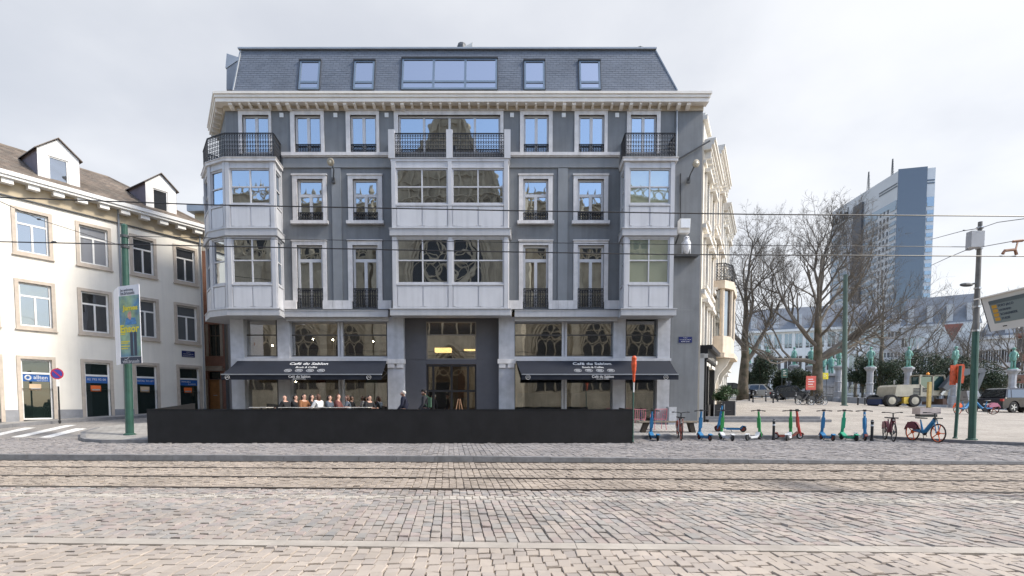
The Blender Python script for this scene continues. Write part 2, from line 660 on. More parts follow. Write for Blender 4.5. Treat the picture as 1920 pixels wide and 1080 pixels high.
mb = MB()
gx = [-900, -300, -120, -60, -40, -30] + list(range(-24, 61, 3)) + [70, 90, 150, 300, 900]
gy = [-300, -100, -40, -10, 0, 6, 12, 16, 19, 20.3, 22, 24, 25, 26, 28, 32, 38, 45, 55, 65, 75, 90, 140, 300, 600, 1400]
for y in gy:
    for x in gx:
        z = (gz(x, y) if y > 13 else 0) - (.16 if y <= 14 else .12)
        mb.v.append((x, y, min(z, gz(max(min(x, 70), -24), 75) if y > 75 else z)))
n = len(gx)
for j in range(len(gy) - 1):
    for i in range(n - 1):
        mb.f.append((j * n + i, j * n + i + 1, (j + 1) * n + i + 1, (j + 1) * n + i))
struct(mb.build('ground', M_GROUND))

# the roadway: sand bed with setts laid in it
mb = MB()
xs = [-70 + 5 * k for k in range(29)]
for x in xs:
    for v in (-60, -20, 0, 13.72):
        mb.v.append((x, road_y(v, x) if v > 0 else v, -.028))
for i in range(len(xs) - 1):
    for j in range(3):
        mb.f.append((i * 4 + j, (i + 1) * 4 + j, (i + 1) * 4 + j + 1, i * 4 + j + 1))
road = struct(mb.build('road', M_JOINT))
mb = MB()
rows = [13.9, 16, 18, 19, 20.3, 21, 22, 23, 24, 25, 26, 28, 31, 35, 40, 46]
xr = [-70, -50, -40, -32, -28, -25, -23, -21, -19, -17, -15, -12, -8, -4, 0, 4, 8, 12, 16, 20, 24, 30, 40, 70]
for v in rows:
    for x in xr:
        y = road_y(v, x) if v < 15 else v
        mb.v.append((x, y, gz(x, y) - .026))
n = len(xr)
for j in range(len(rows) - 1):
    for i in range(n - 1):
        mb.f.append((j * n + i, j * n + i + 1, (j + 1) * n + i + 1, (j + 1) * n + i))
M_FARSETT = brick_mat('far_setts', (.29, .275, .26), (.36, .335, .305), (.14, .13, .12), .17, .13, .014, rot=(0, 0, R(83)), bump=.5)
road2 = struct(mb.build('upper_road', M_FARSETT))

rng = np.random.default_rng(5)
def setts(v0, v1, wd, ln, zfun, keep=None, xlim=None, gap=.0055):
    """stone list (cx, cy, w, l, z) of one paved zone"""
    res = []
    vmax = v1 + 1
    half = (vmax) * 1.02 + 1.5
    ncol = int(2 * half / wd)
    for k in range(ncol):
        x0 = -half + k * wd + rng.uniform(-.004, .004)
        v = v0 + rng.uniform(0, ln) * .5 - ln * .4
        while v < v1 - .03:
            l = ln * rng.uniform(.72, 1.35)
            a, b = max(v, v0), min(v + l, v1)
            v += l
            if b - a < .05:
                continue
            vm = (a + b) / 2
            X = x0 + CD * (vm - v0)
            Y = road_y(vm, X)
            if abs(X) > Y * 1.0 + .5 or Y < 4.25:
                continue
            if xlim and not xlim(X, Y):
                continue
            res.append((X, Y, wd - gap - .002, b - a - gap * 2.6, zfun(X, Y)))
    return res
def stone_mesh(lst, name, m, parent):
    A = np.array(lst)
    N = len(A)
    w, l = A[:, 2:3] / 2, A[:, 3:4] / 2
    ins, dep = .006, .022
    sx = np.array([-1, 1, 1, -1])
    sy = np.array([-1, -1, 1, 1])
    V = np.zeros((N, 8, 3))
    j = rng.uniform(-.006, .006, (N, 4))
    for t, (k, dz) in enumerate(((0, -dep), (ins, 0))):
        lx = sx * (w - k) + rng.uniform(-.005, .005, (N, 4))
        ly = sy * (l - k) + rng.uniform(-.006, .006, (N, 4))
        V[:, t * 4:t * 4 + 4, 0] = A[:, 0:1] + lx + CD * ly
        V[:, t * 4:t * 4 + 4, 1] = A[:, 1:2] + ly + SL * lx
        V[:, t * 4:t * 4 + 4, 2] = A[:, 4:5] + dz
    V[:, 4:, 2] += j * .9 + rng.normal(0, .0045, (N, 1))
    F = np.array([(4, 5, 6, 7), (0, 1, 5, 4), (1, 2, 6, 5), (2, 3, 7, 6), (3, 0, 4, 7)])
    FF = (F[None] + (np.arange(N) * 8)[:, None, None]).reshape(-1, 4)
    me = bpy.data.meshes.new(name)
    me.vertices.add(N * 8)
    me.vertices.foreach_set('co', V.reshape(-1))
    me.loops.add(len(FF) * 4)
    me.loops.foreach_set('vertex_index', FF.reshape(-1).astype(np.int32))
    me.polygons.add(len(FF))
    me.polygons.foreach_set('loop_start', (np.arange(len(FF)) * 4).astype(np.int32))
    me.polygons.foreach_set('loop_total', np.full(len(FF), 4, np.int32))
    me.polygons.foreach_set('use_smooth', np.zeros(len(FF), bool))
    me.update(calc_edges=True)
    me.materials.append(m)
    o = bpy.data.objects.new(name, me)
    COL.objects.link(o)
    o.parent = parent
    o['kind'] = 'stuff'
    return o
flat = lambda X, Y: 0.0
up = lambda X, Y: gz(X, Y)
zA = setts(4.15, 5.46, .124, .185, flat)
inview = [q for q in zA if abs(q[0]) < q[1] * .955 and q[1] > 4.62]
inview.sort(key=lambda q: q[1])
solo = inview[:300]
ss = set(solo)
stone_mesh([q for q in zA if q not in ss], 'setts', M_SET_A, road)
var = []
for k in range(10):
    b = MB()
    jj = lambda s=.012: random.uniform(-s, s)
    bot = [(-.5, -.5, -.03), (.5, -.5, -.03), (.5, .5, -.03), (-.5, .5, -.03)]
    mid = [(x * .99 + jj(.02), y * .99 + jj(.02), -.006) for x, y, z in bot]
    top = [(x * .94 + jj(.02), y * .94 + jj(.02), jj(.003)) for x, y, z in bot]
    b.loft([bot, mid, top])
    me = bpy.data.meshes.new('sett')
    me.from_pydata(b.v, [], b.f)
    me.materials.append(M_SET_A)
    var.append(me)
for q in solo:
    o = bpy.data.objects.new('sett', random.choice(var))
    COL.objects.link(o)
    o.location = (q[0], q[1], random.gauss(0, .0045))
    o.scale = (q[2], q[3], 1)
    o.rotation_euler = (0, 0, SL + .03 * random.uniform(-1, 1) + .04)
    o.parent = road
stone_mesh(setts(5.72, 8.28, .122, .205, flat), 'setts', M_SET_B, road)
stone_mesh(setts(8.28, 8.6, .122, .16, flat), 'setts', M_SET_L, road)
stone_mesh(setts(8.6, 9.21, .125, .16, flat), 'setts', M_SET_B, road)
RAILS = (9.27, 10.68, 12.17, 13.55)
for a, b in ((9.34, 10.60), (10.76, 12.10), (12.25, 13.48)):
    stone_mesh(setts(a, b, .135, .16, flat), 'setts', M_SET_T, road)
def left_edge(Y):      # kerb of the corner pavement on the left
    pts = [(18.8, -14.5), (19.3, -15.5), (20.1, -16.3), (21.6, -17.5), (22.8, -17.8), (24, -17.3), (26, -16.0), (30, -13.4), (60, 5)]
    for (ya, xa), (yb, xb) in zip(pts, pts[1:]):
        if Y <= yb:
            return xa + (xb - xa) * clip((Y - ya) / (yb - ya))
    return pts[-1][1]
def right_edge(Y):
    pts = [(15.6, 40), (16, 28), (16.5, 20.5), (17.5, 16.8), (18.3, 15.9), (19.0, 15.6), (19.8, 15.2), (20.4, 14.7), (20.8, 14.2)]
    for (ya, xa), (yb, xb) in zip(pts, pts[1:]):
        if Y <= yb:
            return xa + (xb - xa) * clip((Y - ya) / (yb - ya))
    return pts[-1][1]
def far_ok(X, Y):
    if Y > 20.7:
        return False
    if Y > 16 and X > right_edge(Y) - .05:
        return False
    if Y > 18.6 and left_edge(Y) - .1 < X < 4.3:
        return False
    return True
stone_mesh(setts(13.95, 21.6, .15, .17, up, xlim=far_ok), 'setts', M_SET_F, road2)
# pale edging band between the two pavings
mb = MB()
for k in range(26):
    x0, x1 = -8 + k * .62, -8 + (k + 1) * .62 - .006
    if k == 25:
        x1 = 8.3
    mb.hexa([(x0, road_y(5.475, x0), -.03), (x1, road_y(5.475, x1), -.03), (x1, road_y(5.70, x1), -.03), (x0, road_y(5.70, x0), -.03), (x0, road_y(5.475, x0), .002), (x1, road_y(5.475, x1), .002), (x1, road_y(5.70, x1), .002), (x0, road_y(5.70, x0), .002)])
mb.build('edging_band', M_BAND, road)
for v in RAILS:
    mb = MB()
    a, b = -24, 24
    for w0, w1, z in ((-.08, .0, .004), (.05, .085, .003), (0, .05, -.024)):
        mb.hexa([(a, road_y(v + w0, a), -.03), (b, road_y(v + w0, b), -.03), (b, road_y(v + w1, b), -.03), (a, road_y(v + w1, a), -.03), (a, road_y(v + w0, a), z), (b, road_y(v + w0, b), z), (b, road_y(v + w1, b), z), (a, road_y(v + w1, a), z)])
    mb.build('tram_rail', M_RAIL, road)
# kerb between the tracks and the upper road
for k in range(36):
    x0, x1 = -18 + k * 1.0, -18 + (k + 1) * 1.0 - .008
    h = gz(x0 + .5, 13.9) + .02 + random.uniform(-.004, .004)
    mb = MB()
    ya, yb = 13.70, 13.92
    mb.hexa([(x0, road_y(ya, x0), -.03), (x1, road_y(ya, x1), -.03), (x1, road_y(yb, x1), -.03), (x0, road_y(yb, x0), -.03), (x0, road_y(ya + .02, x0), h), (x1, road_y(ya + .02, x1), h), (x1, road_y(yb, x1), h), (x0, road_y(yb, x0), h)])
    mb.build('kerb_stone', M_KERB, road2)

# pavements
def sheet(name, Ys, xl, xr, nx, m, dz=PV, parent=None):
    mb = MB()
    for Y in Ys:
        a, b = xl(Y), xr(Y)
        for i in range(nx + 1):
            x = a + (b - a) * i / nx
            mb.v.append((x, Y, gz(x, Y) + dz))
    n = nx + 1
    for j in range(len(Ys) - 1):
        for i in range(nx):
            mb.f.append((j * n + i, j * n + i + 1, (j + 1) * n + i + 1, (j + 1) * n + i))
    o = mb.build(name, m, parent)
    return o if parent else struct(o)
M_PAVE = brick_mat('pavement_flags', (.30, .29, .275), (.36, .345, .32), (.16, .15, .14), .34, .22, .012, rot=(0, 0, R(8)), bump=.4)
M_PLAZA = brick_mat('plaza_setts', (.331, .302, .266), (.396, .360, .320), (.216, .194, .169), .16, .13, .012, rot=(0, 0, R(-24)), bump=.5, var=.16)
fr = lambda a, b, n: [a + (b - a) * k / n for k in range(n + 1)]
sheet('pavement', fr(18.8, 20.8, 8), left_edge, lambda Y: 4.2, 30, M_PAVE)
sheet('corner_pavement', fr(20.8, 27, 16) + [28, 30, 33], left_edge, lambda Y: 9.2 if Y < 27 else 9.2 - (Y - 27) * .5, 40, M_PAVE)
sheet('plaza', fr(20.8, 30, 24) + fr(30, 60, 20)[1:], lambda Y: 9.2 + max(0, Y - 27) * .55, lambda Y: 95, 60, M_PLAZA)
sheet('plaza_corner', [15.6, 16, 16.5, 17, 17.5, 18.3, 19, 19.4, 19.8, 20.4, 20.8], right_edge, lambda Y: 95 if Y > 15.7 else 41, 30, M_PLAZA)
def kerb_run(pts, parent, step=.9, w=.16, m=M_KERB):
    pts = [Vector((p[0], p[1], 0)) for p in pts]
    for a, b in zip(pts, pts[1:]):
        L = (b - a).length
        n = max(1, round(L / step))
        d = (b - a).normalized()
        nn = Vector((-d.y, d.x, 0)) * w
        for k in range(n):
            p, q = a + (b - a) * k / n, a + (b - a) * (k + 1) / n - d * .006
            mb = MB()
            c = [p, q, q + nn, p + nn]
            zz = [gz(t.x, t.y) for t in c]
            mb.hexa([(t.x, t.y, z - .05) for t, z in zip(c, zz)] + [(t.x, t.y, z + PV + .006) for t, z in zip(c, zz)])
            mb.build('kerb_stone', m, parent)
pav = bpy.data.objects['pavement']
kerb_run([(-17.8, 22.8), (-17.5, 21.6), (-16.3, 20.1), (-15.5, 19.3), (-14.5, 18.8), (-12.7, 18.78)], pav)
kerb_run([(4.2, 18.85), (4.2, 20.78)], bpy.data.objects['plaza'])
kerb_run([(4.2, 20.78), (14.2, 20.78), (14.7, 20.4), (15.2, 19.8), (15.6, 19.0), (15.9, 18.3), (16.8, 17.5), (20.5, 16.5), (28, 16)], bpy.data.objects['plaza'])
# two steps up to the square beside the corner building
for k, (ya, yb, z1) in enumerate(((25.62, 26.02, .13), (26.02, 26.5, .27))):
    for i in range(4):
        x0, x1 = 9.45 + i * 1.48, 9.45 + (i + 1) * 1.48 - .01 - (.3 if k and i == 3 else 0)
        mb = MB()
        z0 = pz(10.5, 25.6)
        mb.box(x0, x1, ya, yb, z0 - .3, z0 + z1)
        mb.build('step_stone', M_KERB, bpy.data.objects['plaza'])
# pavement along the left building and the zebra crossing
LB = Plane((-22.5, 25), (.63, 1))
mb = MB()
for k in range(24):
    a0 = -8 + k * 1.0
    for a in (a0, a0 + 1.0):
        for d in (1.0, -.3):
            q = LB.pt(a, 0, d)
            mb.v.append((q.x, q.y, gz(q.x, q.y) + .11))
    o = len(mb.v) - 4
    mb.f.append((o, o + 2, o + 3, o + 1))
lp = struct(mb.build('side_pavement', M_PAVE))
for k in range(24):
    a0 = -8 + k * 1.0
    mb = MB()
    c = [LB.pt(a0, 0, 1.15), LB.pt(a0 + .992, 0, 1.15), LB.pt(a0 + .992, 0, 1.0), LB.pt(a0, 0, 1.0)]
    zz = [gz(t.x, t.y) for t in c]
    mb.hexa([(t.x, t.y, z - .05) for t, z in zip(c, zz)] + [(t.x, t.y, z + .116) for t, z in zip(c, zz)])
    mb.build('kerb_stone', M_KERB, lp)
M_PAINT = mat('worn_road_paint', (.72, .71, .68), .7, var=.3, scale=9)
for i, (xa, ya, xb, yb) in enumerate(((-18.35, 20.9, -18.75, 23.2), (-19.5, 20.95, -20.0, 24.2), (-20.75, 21.1, -21.15, 23.4), (-22.0, 21.3, -22.3, 22.7), (-23.2, 21.3, -23.4, 22.0))):
    mb = MB()
    for k in range(9):
        t = k / 8
        x, y = xa + (xb - xa) * t, ya + (yb - ya) * t
        mb.v += [(x - .24, y, gz(x - .24, y) + .0), (x + .24, y, gz(x + .24, y) + .0)]
        mb.v[-2] = (mb.v[-2][0], mb.v[-2][1], mb.v[-2][2] + .008 - .026 * (y > 20.7))
        mb.v[-1] = (mb.v[-1][0], mb.v[-1][1], mb.v[-1][2] + .008 - .026 * (y > 20.7))
    for k in range(8):
        mb.f.append((2 * k, 2 * k + 1, 2 * k + 3, 2 * k + 2))
    mb.build('zebra_stripe', M_PAINT, road2)
# ------------------------------------------------------------------ the grey corner building
class SPlane:
    """a sloping plane: O point, e along, u up the slope"""
    def __init__(s, O, e, u):
        s.O, s.e, s.u = Vector(O), Vector(e).normalized(), Vector(u).normalized()
        s.n = s.e.cross(s.u)
    def pt(s, a, b, d=0):
        return s.O + s.e * a + s.u * b + s.n * d
    def hit(s, px, py, d=0):
        r = ray(px, py)
        q = s.O + s.n * d - Vector((0, 0, EYE))
        h = r * (q.dot(s.n) / r.dot(s.n)) - q
        return h.dot(s.e), h.dot(s.u)
    rect = Plane.rect
    def box(s, mb, a0, a1, z0, z1, d0, d1):
        return mb.hexa([s.pt(a0, z0, d1), s.pt(a1, z0, d1), s.pt(a1, z0, d0), s.pt(a0, z0, d0), s.pt(a0, z1, d1), s.pt(a1, z1, d1), s.pt(a1, z1, d0), s.pt(a0, z1, d0)])

STUCCO = mat('slate_grey_stucco', (.172, .182, .192), .8, var=.12, scale=1.2, bump=.12, bscale=60, streak=.22)
STUCCO2 = mat('grey_stucco_pilaster', (.225, .238, .25), .8, var=.08, scale=1.2, bump=.12, bscale=60, streak=.10)
CHAR = mat('charcoal_panel', (.085, .085, .095), .6, var=.08, scale=2)
METAL = mat('pale_grey_cladding', (.49, .495, .515), .45, var=.07, scale=1.5, streak=.2)
METAL_D = mat('grey_band_cladding', (.42, .425, .44), .5, var=.06, scale=1.5, streak=.14)
LSTONE = mat('pale_limestone', (.61, .595, .59), .7, var=.12, scale=3, streak=.22, bump=.06)
PILLAR = mat('blue_grey_pillar_stone', (.42, .43, .46), .7, var=.16, scale=2.2, streak=.14, bump=.12)
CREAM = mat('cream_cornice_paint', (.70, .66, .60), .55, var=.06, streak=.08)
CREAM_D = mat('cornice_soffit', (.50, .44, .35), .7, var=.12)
SLATE = stone_mat('roof_slate', [(.118, .135, .165), (.13, .148, .178), (.14, .158, .19), (.124, .14, .168), (.134, .152, .184)], rough=.55, bump=.2, stain=.15)
SLATE_U = mat('slate_underlay', (.05, .055, .065), .9)
ZINC = mat('zinc', (.30, .32, .345), .45, metal=.3, var=.1)
WINGREY = mat('grey_window_paint', (.52, .53, .55), .45, var=.04)
ROOFWIN = mat('blue_grey_window_frame', (.13, .175, .235), .45, var=.06)
G_UP = glass('upper_window_glass', .40, (.80, .90, 1.0))
G_ROOF = glass('roof_window_glass', .45, (.98, .96, .98), wav=.004)
G_SHOP = glass('shop_window_glass', .30, (.95, .97, 1), trans=.88, wav=.008)
G_DOOR = glass('door_glass', .12, (1, .97, .92), trans=.9, wav=.006)

F = Plane((0, 25), (1, 0))
fz = lambda py, d=0: F.hit(960, py, d)[1]
fx = lambda px, py, d=0: F.hit(px, py, d)[0]
BZ = .45
bld = thing('corner_building', 'large slate grey five-storey corner building with mansard roof and cafe', 'building', (-2, 25, BZ))
W1 = Vector((fx(425, 300), 25, 0))
dl = Vector((-.55, .835, 0)).normalized()
W0 = W1 + dl * 3.3
sR = fx(1313, 480)
zTop = fz(199)
zG = fz(581)
FL = Plane((W0.x, W0.y), (W1.x - W0.x, W1.y - W0.y))
LL = (W1 - W0).length

cols = [(558, 606, 549, 613), (662, 709, 653, 717), (981, 1028, 973, 1036), (1083, 1132, 1075, 1140)]
cols4 = [(455, 505, 448, 509), (553, 602, 545, 608), (657, 706, 649, 711), (747, 938, 739, 944), (982, 1029, 975, 1036), (1085, 1133, 1077, 1139), (1182, 1231, 1175, 1238)]
w4 = [F.rect(a, b, 216, 287) for a, b, _, _ in cols4]
w3 = [F.rect(a, b, 336, 415) for a, b, _, _ in cols]
w2 = [F.rect(a, b, 460, 579) for a, b, _, _ in cols]
mb = MB()
F.holes(mb, W1.x, sR, zG, zTop, w4 + w3 + w2, dep=.22)
for r in w4 + w3 + w2:      # dark backs of the openings
    F.box(mb, r[0], r[1], r[2], r[3], -.24, -.222)
FL.holes(mb, 0, LL, zG, zTop, [], dep=.2)
Wb = Vector((W0.x + .53 * 8, W0.y + .85 * 8, 0))
Rb = Vector((sR + .15 + 0, 25 + .3, 0))
Rc = Rb + Vector((-.02, 1, 0)) * 7.5
for a, b in ((W0, Wb), (Vector((sR, 25, 0)), Rc), (Wb, Rc)):
    mb.quad((a.x, a.y, 0), (b.x, b.y, 0), (b.x, b.y, zTop), (a.x, a.y, zTop))
mb.quad((W1.x, 25, zTop), (sR, 25, zTop), (Rc.x, Rc.y, zTop), (Wb.x, Wb.y, zTop), (W0.x, W0.y, zTop))
# solid flank right of the shop front
F.box(mb, fx(1257, 700), sR, .1, zG - .002, -.35, -.001)
wall = mb.build('wall', STUCCO, bld)
for a, b in ((624, 641), (1046, 1064)):
    mb = MB()
    r = F.rect(a, b, 316, 564)
    F.box(mb, r[0], r[1], r[2], r[3], .001, .05)
    mb.build('pilaster', STUCCO2, bld)
for a, b in ((531, 735), (955, 1160)):
    mb = MB()
    r = F.rect(a, b, 297, 315)
    F.box(mb, r[0], r[1], r[2], r[3], .002, .06)
    mb.build('wall_band', STUCCO2, bld)

def surround(par, a, b, y0, y1, rin, d=.05, sill=None, m=LSTONE):
    s0, s1 = F.rect(a, b, y0, y1)[:2]
    z1, z0 = fz(y0), fz(y1)
    mb = MB()
    F.box(mb, s0, rin[0], z0, z1, -.1, d)
    F.box(mb, rin[1], s1, z0, z1, -.1, d)
    F.box(mb, rin[0], rin[1], rin[3], z1, -.1, d)
    F.box(mb, s0 - .03, s1 + .03, z1 - .002, z1 + .05, -.05, d + .04)
    if sill:
        F.box(mb, s0 - .07, s1 + .07, fz(sill[1]), z0 - .002, -.15, d + .12)
    mb.build('surround', m, par)
def guard(par, pl, s0, s1, z0, z1, d=.0, step=.11, dense=False):
    mb = MB()
    h = z1 - z0
    pl.box(mb, s0, s1, z1 - .035, z1, d - .025, d + .025)
    pl.box(mb, s0, s1, z0, z0 + .025, d - .015, d + .015)
    pl.box(mb, s0, s1, z1 - h * .22, z1 - h * .22 + .018, d - .01, d + .01)
    if h > .6:
        pl.box(mb, s0, s1, z0 + h * .2, z0 + h * .2 + .018, d - .01, d + .01)
    n = max(2, int((s1 - s0) / step))
    st = (s1 - s0) / n
    for k in range(n + 1):
        a = s0 + st * k
        pl.box(mb, a - .011, a + .011, z0 + .02, z1 - .03, d - .008, d + .008)
        if k < n:
            c = a + st / 2
            zs = [z1 - h * .11, z0 + h * .62, z0 + h * .45, z0 + h * .29, z0 + h * .1] if h > .6 else [z1 - h * .11, z0 + h * .5, z0 + h * .25]
            for zz in zs:
                rr = st * .40
                pts = []
                for q in range(9):
                    t = 2 * math.pi * q / 8
                    pts.append(pl.pt(c + rr * math.cos(t), zz + rr * math.sin(t), d))
                mb.tube(pts, .0125, 3, False)
    return mb.build('railing', IRON, par)

for (a, b, c, d_), r in zip(cols4, w4):
    wide = b - a > 100
    o = win(F, bld, r, cols=4 if wide else 2, glass=G_UP, fm=WINGREY, fw=.085, trans=(), mw=.13 if not wide else .10)
    surround(o, c, d_, 208, 288, r)
    if not wide and 500 < a < 1170:
        guard(o, F, r[0] + .01, r[1] - .01, r[2] + .01, fz(270), -.02)
for (a, b, c, d_), r in zip(cols, w3):
    o = win(F, bld, r, cols=2, trans=(fz(366),), glass=G_UP, fm=WINGREY, fw=.10, mw=.13, top1=True)
    surround(o, c, d_, 329, 415, r, sill=(415, 421))
    guard(o, F, r[0] + .01, r[1] - .01, r[2] + .02, fz(398), -.02)
for (a, b, c, d_), r in zip(cols, w2):
    o = win(F, bld, r, cols=2, trans=(fz(488),), glass=G_UP, fm=WINGREY, fw=.10, mw=.14, top1=True)
    surround(o, c, d_, 452, 566, r)
    guard(o, F, r[0] + .01, r[1] - .01, r[2] + .02, fz(541), .03)
for a, b in ((531, 557.5), (606.5, 661.5), (709.5, 735), (955, 980.5), (1028.5, 1082.5), (1132.5, 1162)):
    r = F.rect(a, b, 564, 580)
    n = 1 if b - a < 35 else 3
    for k in range(n):
        mb = MB()
        w_ = (r[1] - r[0]) / n
        F.box(mb, r[0] + k * w_, r[0] + (k + 1) * w_ - .008, r[2], r[3], 0, .11)
        mb.build('window_base_block', LSTONE, bld)
for a, b in ((530, 731), (957, 1161)):
    mb = MB()
    r = F.rect(a, b, 288, 296)
    F.box(mb, r[0], r[1], r[2] + .05, r[3], .0, .16)
    F.box(mb, r[0], r[1], r[2], r[2] + .05, .0, .11)
    mb.build('string_course', LSTONE, bld)
VENT = mat('white_vent_plastic', (.72, .74, .76), .5, var=.03)
for px in (528, 629, 725, 960, 1057, 1157):
    mb = MB()
    r = F.rect(px - 3.6, px + 3.6, 212, 220)
    F.box(mb, *r, 0, .03)
    for k in range(3):
        zz = r[2] + (r[3] - r[2]) * (k + .6) / 3.6
        F.box(mb, r[0] + .02, r[1] - .02, zz, zz + .02, .03, .038)
    mb.build('vent_grille', VENT, bld)

# bays --------------------------------------------------------------
def xy(px, py, Y):
    q = P(px, py, Y)
    return Vector((q.x, q.y, 0))
def offset(pts, d):
    res = []
    for i, p in enumerate(pts):
        n1 = n2 = None
        if i > 0:
            e = (p - pts[i - 1]).normalized()
            n1 = Vector((e.y, -e.x, 0))
        if i < len(pts) - 1:
            e = (pts[i + 1] - p).normalized()
            n2 = Vector((e.y, -e.x, 0))
        if n1 is None or n2 is None:
            res.append(p + (n1 or n2) * d)
        else:
            b = (n1 + n2).normalized()
            res.append(p + b * (d / max(.3, b.dot(n1))))
    return res
def slab(par, pts, z0, z1, d, m, name, lip=0, back=None):
    q = offset(pts, d)
    mb = MB()
    mb.ext([(p.x, p.y, z0) for p in q], (0, 0, z1 - z0))
    if lip:
        q = offset(pts, d + .03)
        mb.ext([(p.x, p.y, z1 + .002) for p in q], (0, 0, lip))
    return fixn(mb.build(name, m, par))
PANELM = mat('white_grey_panel', (.54, .545, .565), .4, var=.06, scale=1, streak=.14)
G_CUR = glass('curtained_window_glass', .30, (.85, .92, 1.0), body=(.20, .235, .17))
def bay(par, pts, z0, z1, zw0, zw1, zt, ncols, gm):
    for i in range(len(pts) - 1):
        a, b = pts[i], pts[i + 1]
        L = (b - a).length
        pl = Plane((a.x, a.y), (b.x - a.x, b.y - a.y))
        nc = ncols[i]
        if nc == 0:
            mb = MB()
            pl.holes(mb, 0, L, z0, z1, [])
            mb.build('bay_wall', METAL, par)
            continue
        pw = min(.2, L * .14)
        pairs = nc if isinstance(nc, list) else [nc]
        wds = (L - pw * (len(pairs) + 1)) / len(pairs)
        holes, mb = [], MB()
        for k in range(len(pairs)):
            s0 = pw + k * (wds + pw)
            holes.append((s0, s0 + wds, zw0, zw1))
        pl.holes(mb, 0, L, z0, z1, holes, dep=.1)
        for k in range(len(pairs) + 1):
            s0 = k * (wds + pw)
            pl.box(mb, s0 + (.012 if k else 0), s0 + pw - .012, z0, z1, .001, .035)
        pl.box(mb, pw, L - pw, zw1 + .015, zw1 + .06, .001, .03)
        pl.box(mb, pw, L - pw, zw0 - .10, zw0 - .03, .001, .045)
        pl.box(mb, pw, L - pw, z0 + .002, z0 + .07, .001, .03)
        body = mb.build('bay_wall', METAL, par)
        for k, n in enumerate(pairs):
            s0 = pw + k * (wds + pw)
            win(pl, par, (s0, s0 + wds, zw0, zw1), d=-.08, fw=.055, cols=n, trans=(zt,), glass=gm, fm=METAL, name='bay_window', tilt=.006)
            for j in range(n):
                c0, c1 = s0 + wds * j / n + .035, s0 + wds * (j + 1) / n - .035
                m2 = MB()
                pl.box(m2, c0, c1, z0 + .11, zw0 - .135, .001, .022)
                pl.box(m2, c0 + .09, c1 - .09, z0 + .075, z0 + .105, .001, .03)
                m2.build('panel', PANELM, body)
yb = 24.0
A = Vector((fx(531, 500), 25, 0))
B = xy(518.5, 500, yb)
C_ = xy(427, 500, yb)
D = xy(396, 500, 24.5)
E_ = xy(387.5, 500, 25.75)
G_ = W1 + dl * 1.75
left_pts = [G_, E_, D, C_, B, A]
B3 = fx(736, 500, .65)
cb = [Vector((B3 - .04, 25, 0)), Vector((B3, 24.35, 0)), Vector((fx(953, 500, .65), 24.35, 0)), Vector((fx(953, 500, .65) + .04, 25, 0))]
rb = [Vector((fx(1163, 500), 25, 0)), xy(1170, 500, yb), xy(1263, 500, yb), Vector((xy(1263, 500, yb).x, 25, 0))]
for pts, dd, nc in ((left_pts, 1.0, [0, 1, 1, 2, 1]), (cb, .65, [0, [2, 2], 0]), (rb, 1.0, [1, 2, 0])):
    z = lambda py: fz(py, dd)
    bay(bld, pts, z(579), z(444), z(531), z(446.5), z(488), nc, G_CUR if pts is rb else G_UP)
    bay(bld, pts, z(428), z(303), z(382), z(316), z(350), nc, G_CUR if pts is rb else G_UP)
    slab(bld, pts, z(442.5), z(430), .10, METAL_D, 'bay_band', lip=.03)
    slab(bld, pts, z(444), z(442.5) - .002, .0, METAL, 'bay_head')
    slab(bld, pts, z(303) + .002, z(297.5), .10 if dd == 1.0 else .03, LSTONE if dd == 1.0 else METAL, 'balcony_slab', lip=.025)
    slab(bld, pts, z(592), z(580.5), .12, METAL_D, 'bay_band', lip=.035)
    # balcony railing on top
    q = offset(pts, .0 if dd == 1.0 else -.03)
    zb, zt_ = z(296), z(249)
    for i in range(len(q) - 1):
        pl = Plane((q[i].x, q[i].y), (q[i + 1].x - q[i].x, q[i + 1].y - q[i].y))
        L = (q[i + 1] - q[i]).length
        if dd < 1 and i == 1:
            mid = L / 2
            ph = fx(738, 270, .65) - fx(727, 270, .65)
            for c in (0, mid, L):
                mb = MB()
                pl.box(mb, c - ph / 2 - .02, c + ph / 2, zb - .02, z(243), -.09, .06)
                mb.build('balcony_post', METAL, bld)
            guard(bld, pl, ph / 2 + .01, mid - ph / 2 - .03, zb + .03, zt_)
            guard(bld, pl, mid + ph / 2 + .01, L - ph / 2 - .03, zb + .03, zt_)
        elif L > .2:
            guard(bld, pl, .01, L - .01, zb + .03, zt_)
# band over the shop front, between the bays
for a, b in ((533, 727), (965, 1160)):
    mb = MB()
    r = F.rect(a, b, 582.5, 594, .38)
    F.box(mb, *r, .001, .38)
    F.box(mb, r[0], r[1], r[3] + .002, r[3] + .03, .001, .41)
    F.box(mb, r[0], r[1], r[2] - .16, r[2] - .002, -.3, .2)
    mb.build('fascia_band', METAL_D, bld)

# cornice -----------------------------------------------------------
def cor(d):
    q = [W0 + (dl * 0 + Vector((-dl.y, dl.x, 0)) * 0)] 
    t = offset([W0, W1, Vector((sR, 25, 0))], d)
    return t
def layer(d, z0, z1, m, name, ext_=0.0):
    t = offset([W0, W1, Vector((sR + ext_, 25, 0))], d)
    base = [Vector((sR + ext_, 25.02, 0)), W1 + Vector((0, .02, 0)), W0]
    mb = MB()
    mb.ext([(p.x, p.y, z0) for p in t + base], (0, 0, z1 - z0))
    return fixn(mb.build(name, m, bld))
cz = lambda py: fz(py, .45)
layer(.50, cz(176), cz(171.5), CREAM, 'cornice_gutter', .22)
layer(.455, cz(181.5), cz(176) - .002, CREAM, 'cornice_fascia', .17)
layer(.41, cz(189.5), cz(181.5) - .002, CREAM, 'cornice_fascia', .12)
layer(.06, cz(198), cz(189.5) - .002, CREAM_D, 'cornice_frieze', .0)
k = 0
for px in range(418, 1312, 1):
    pass
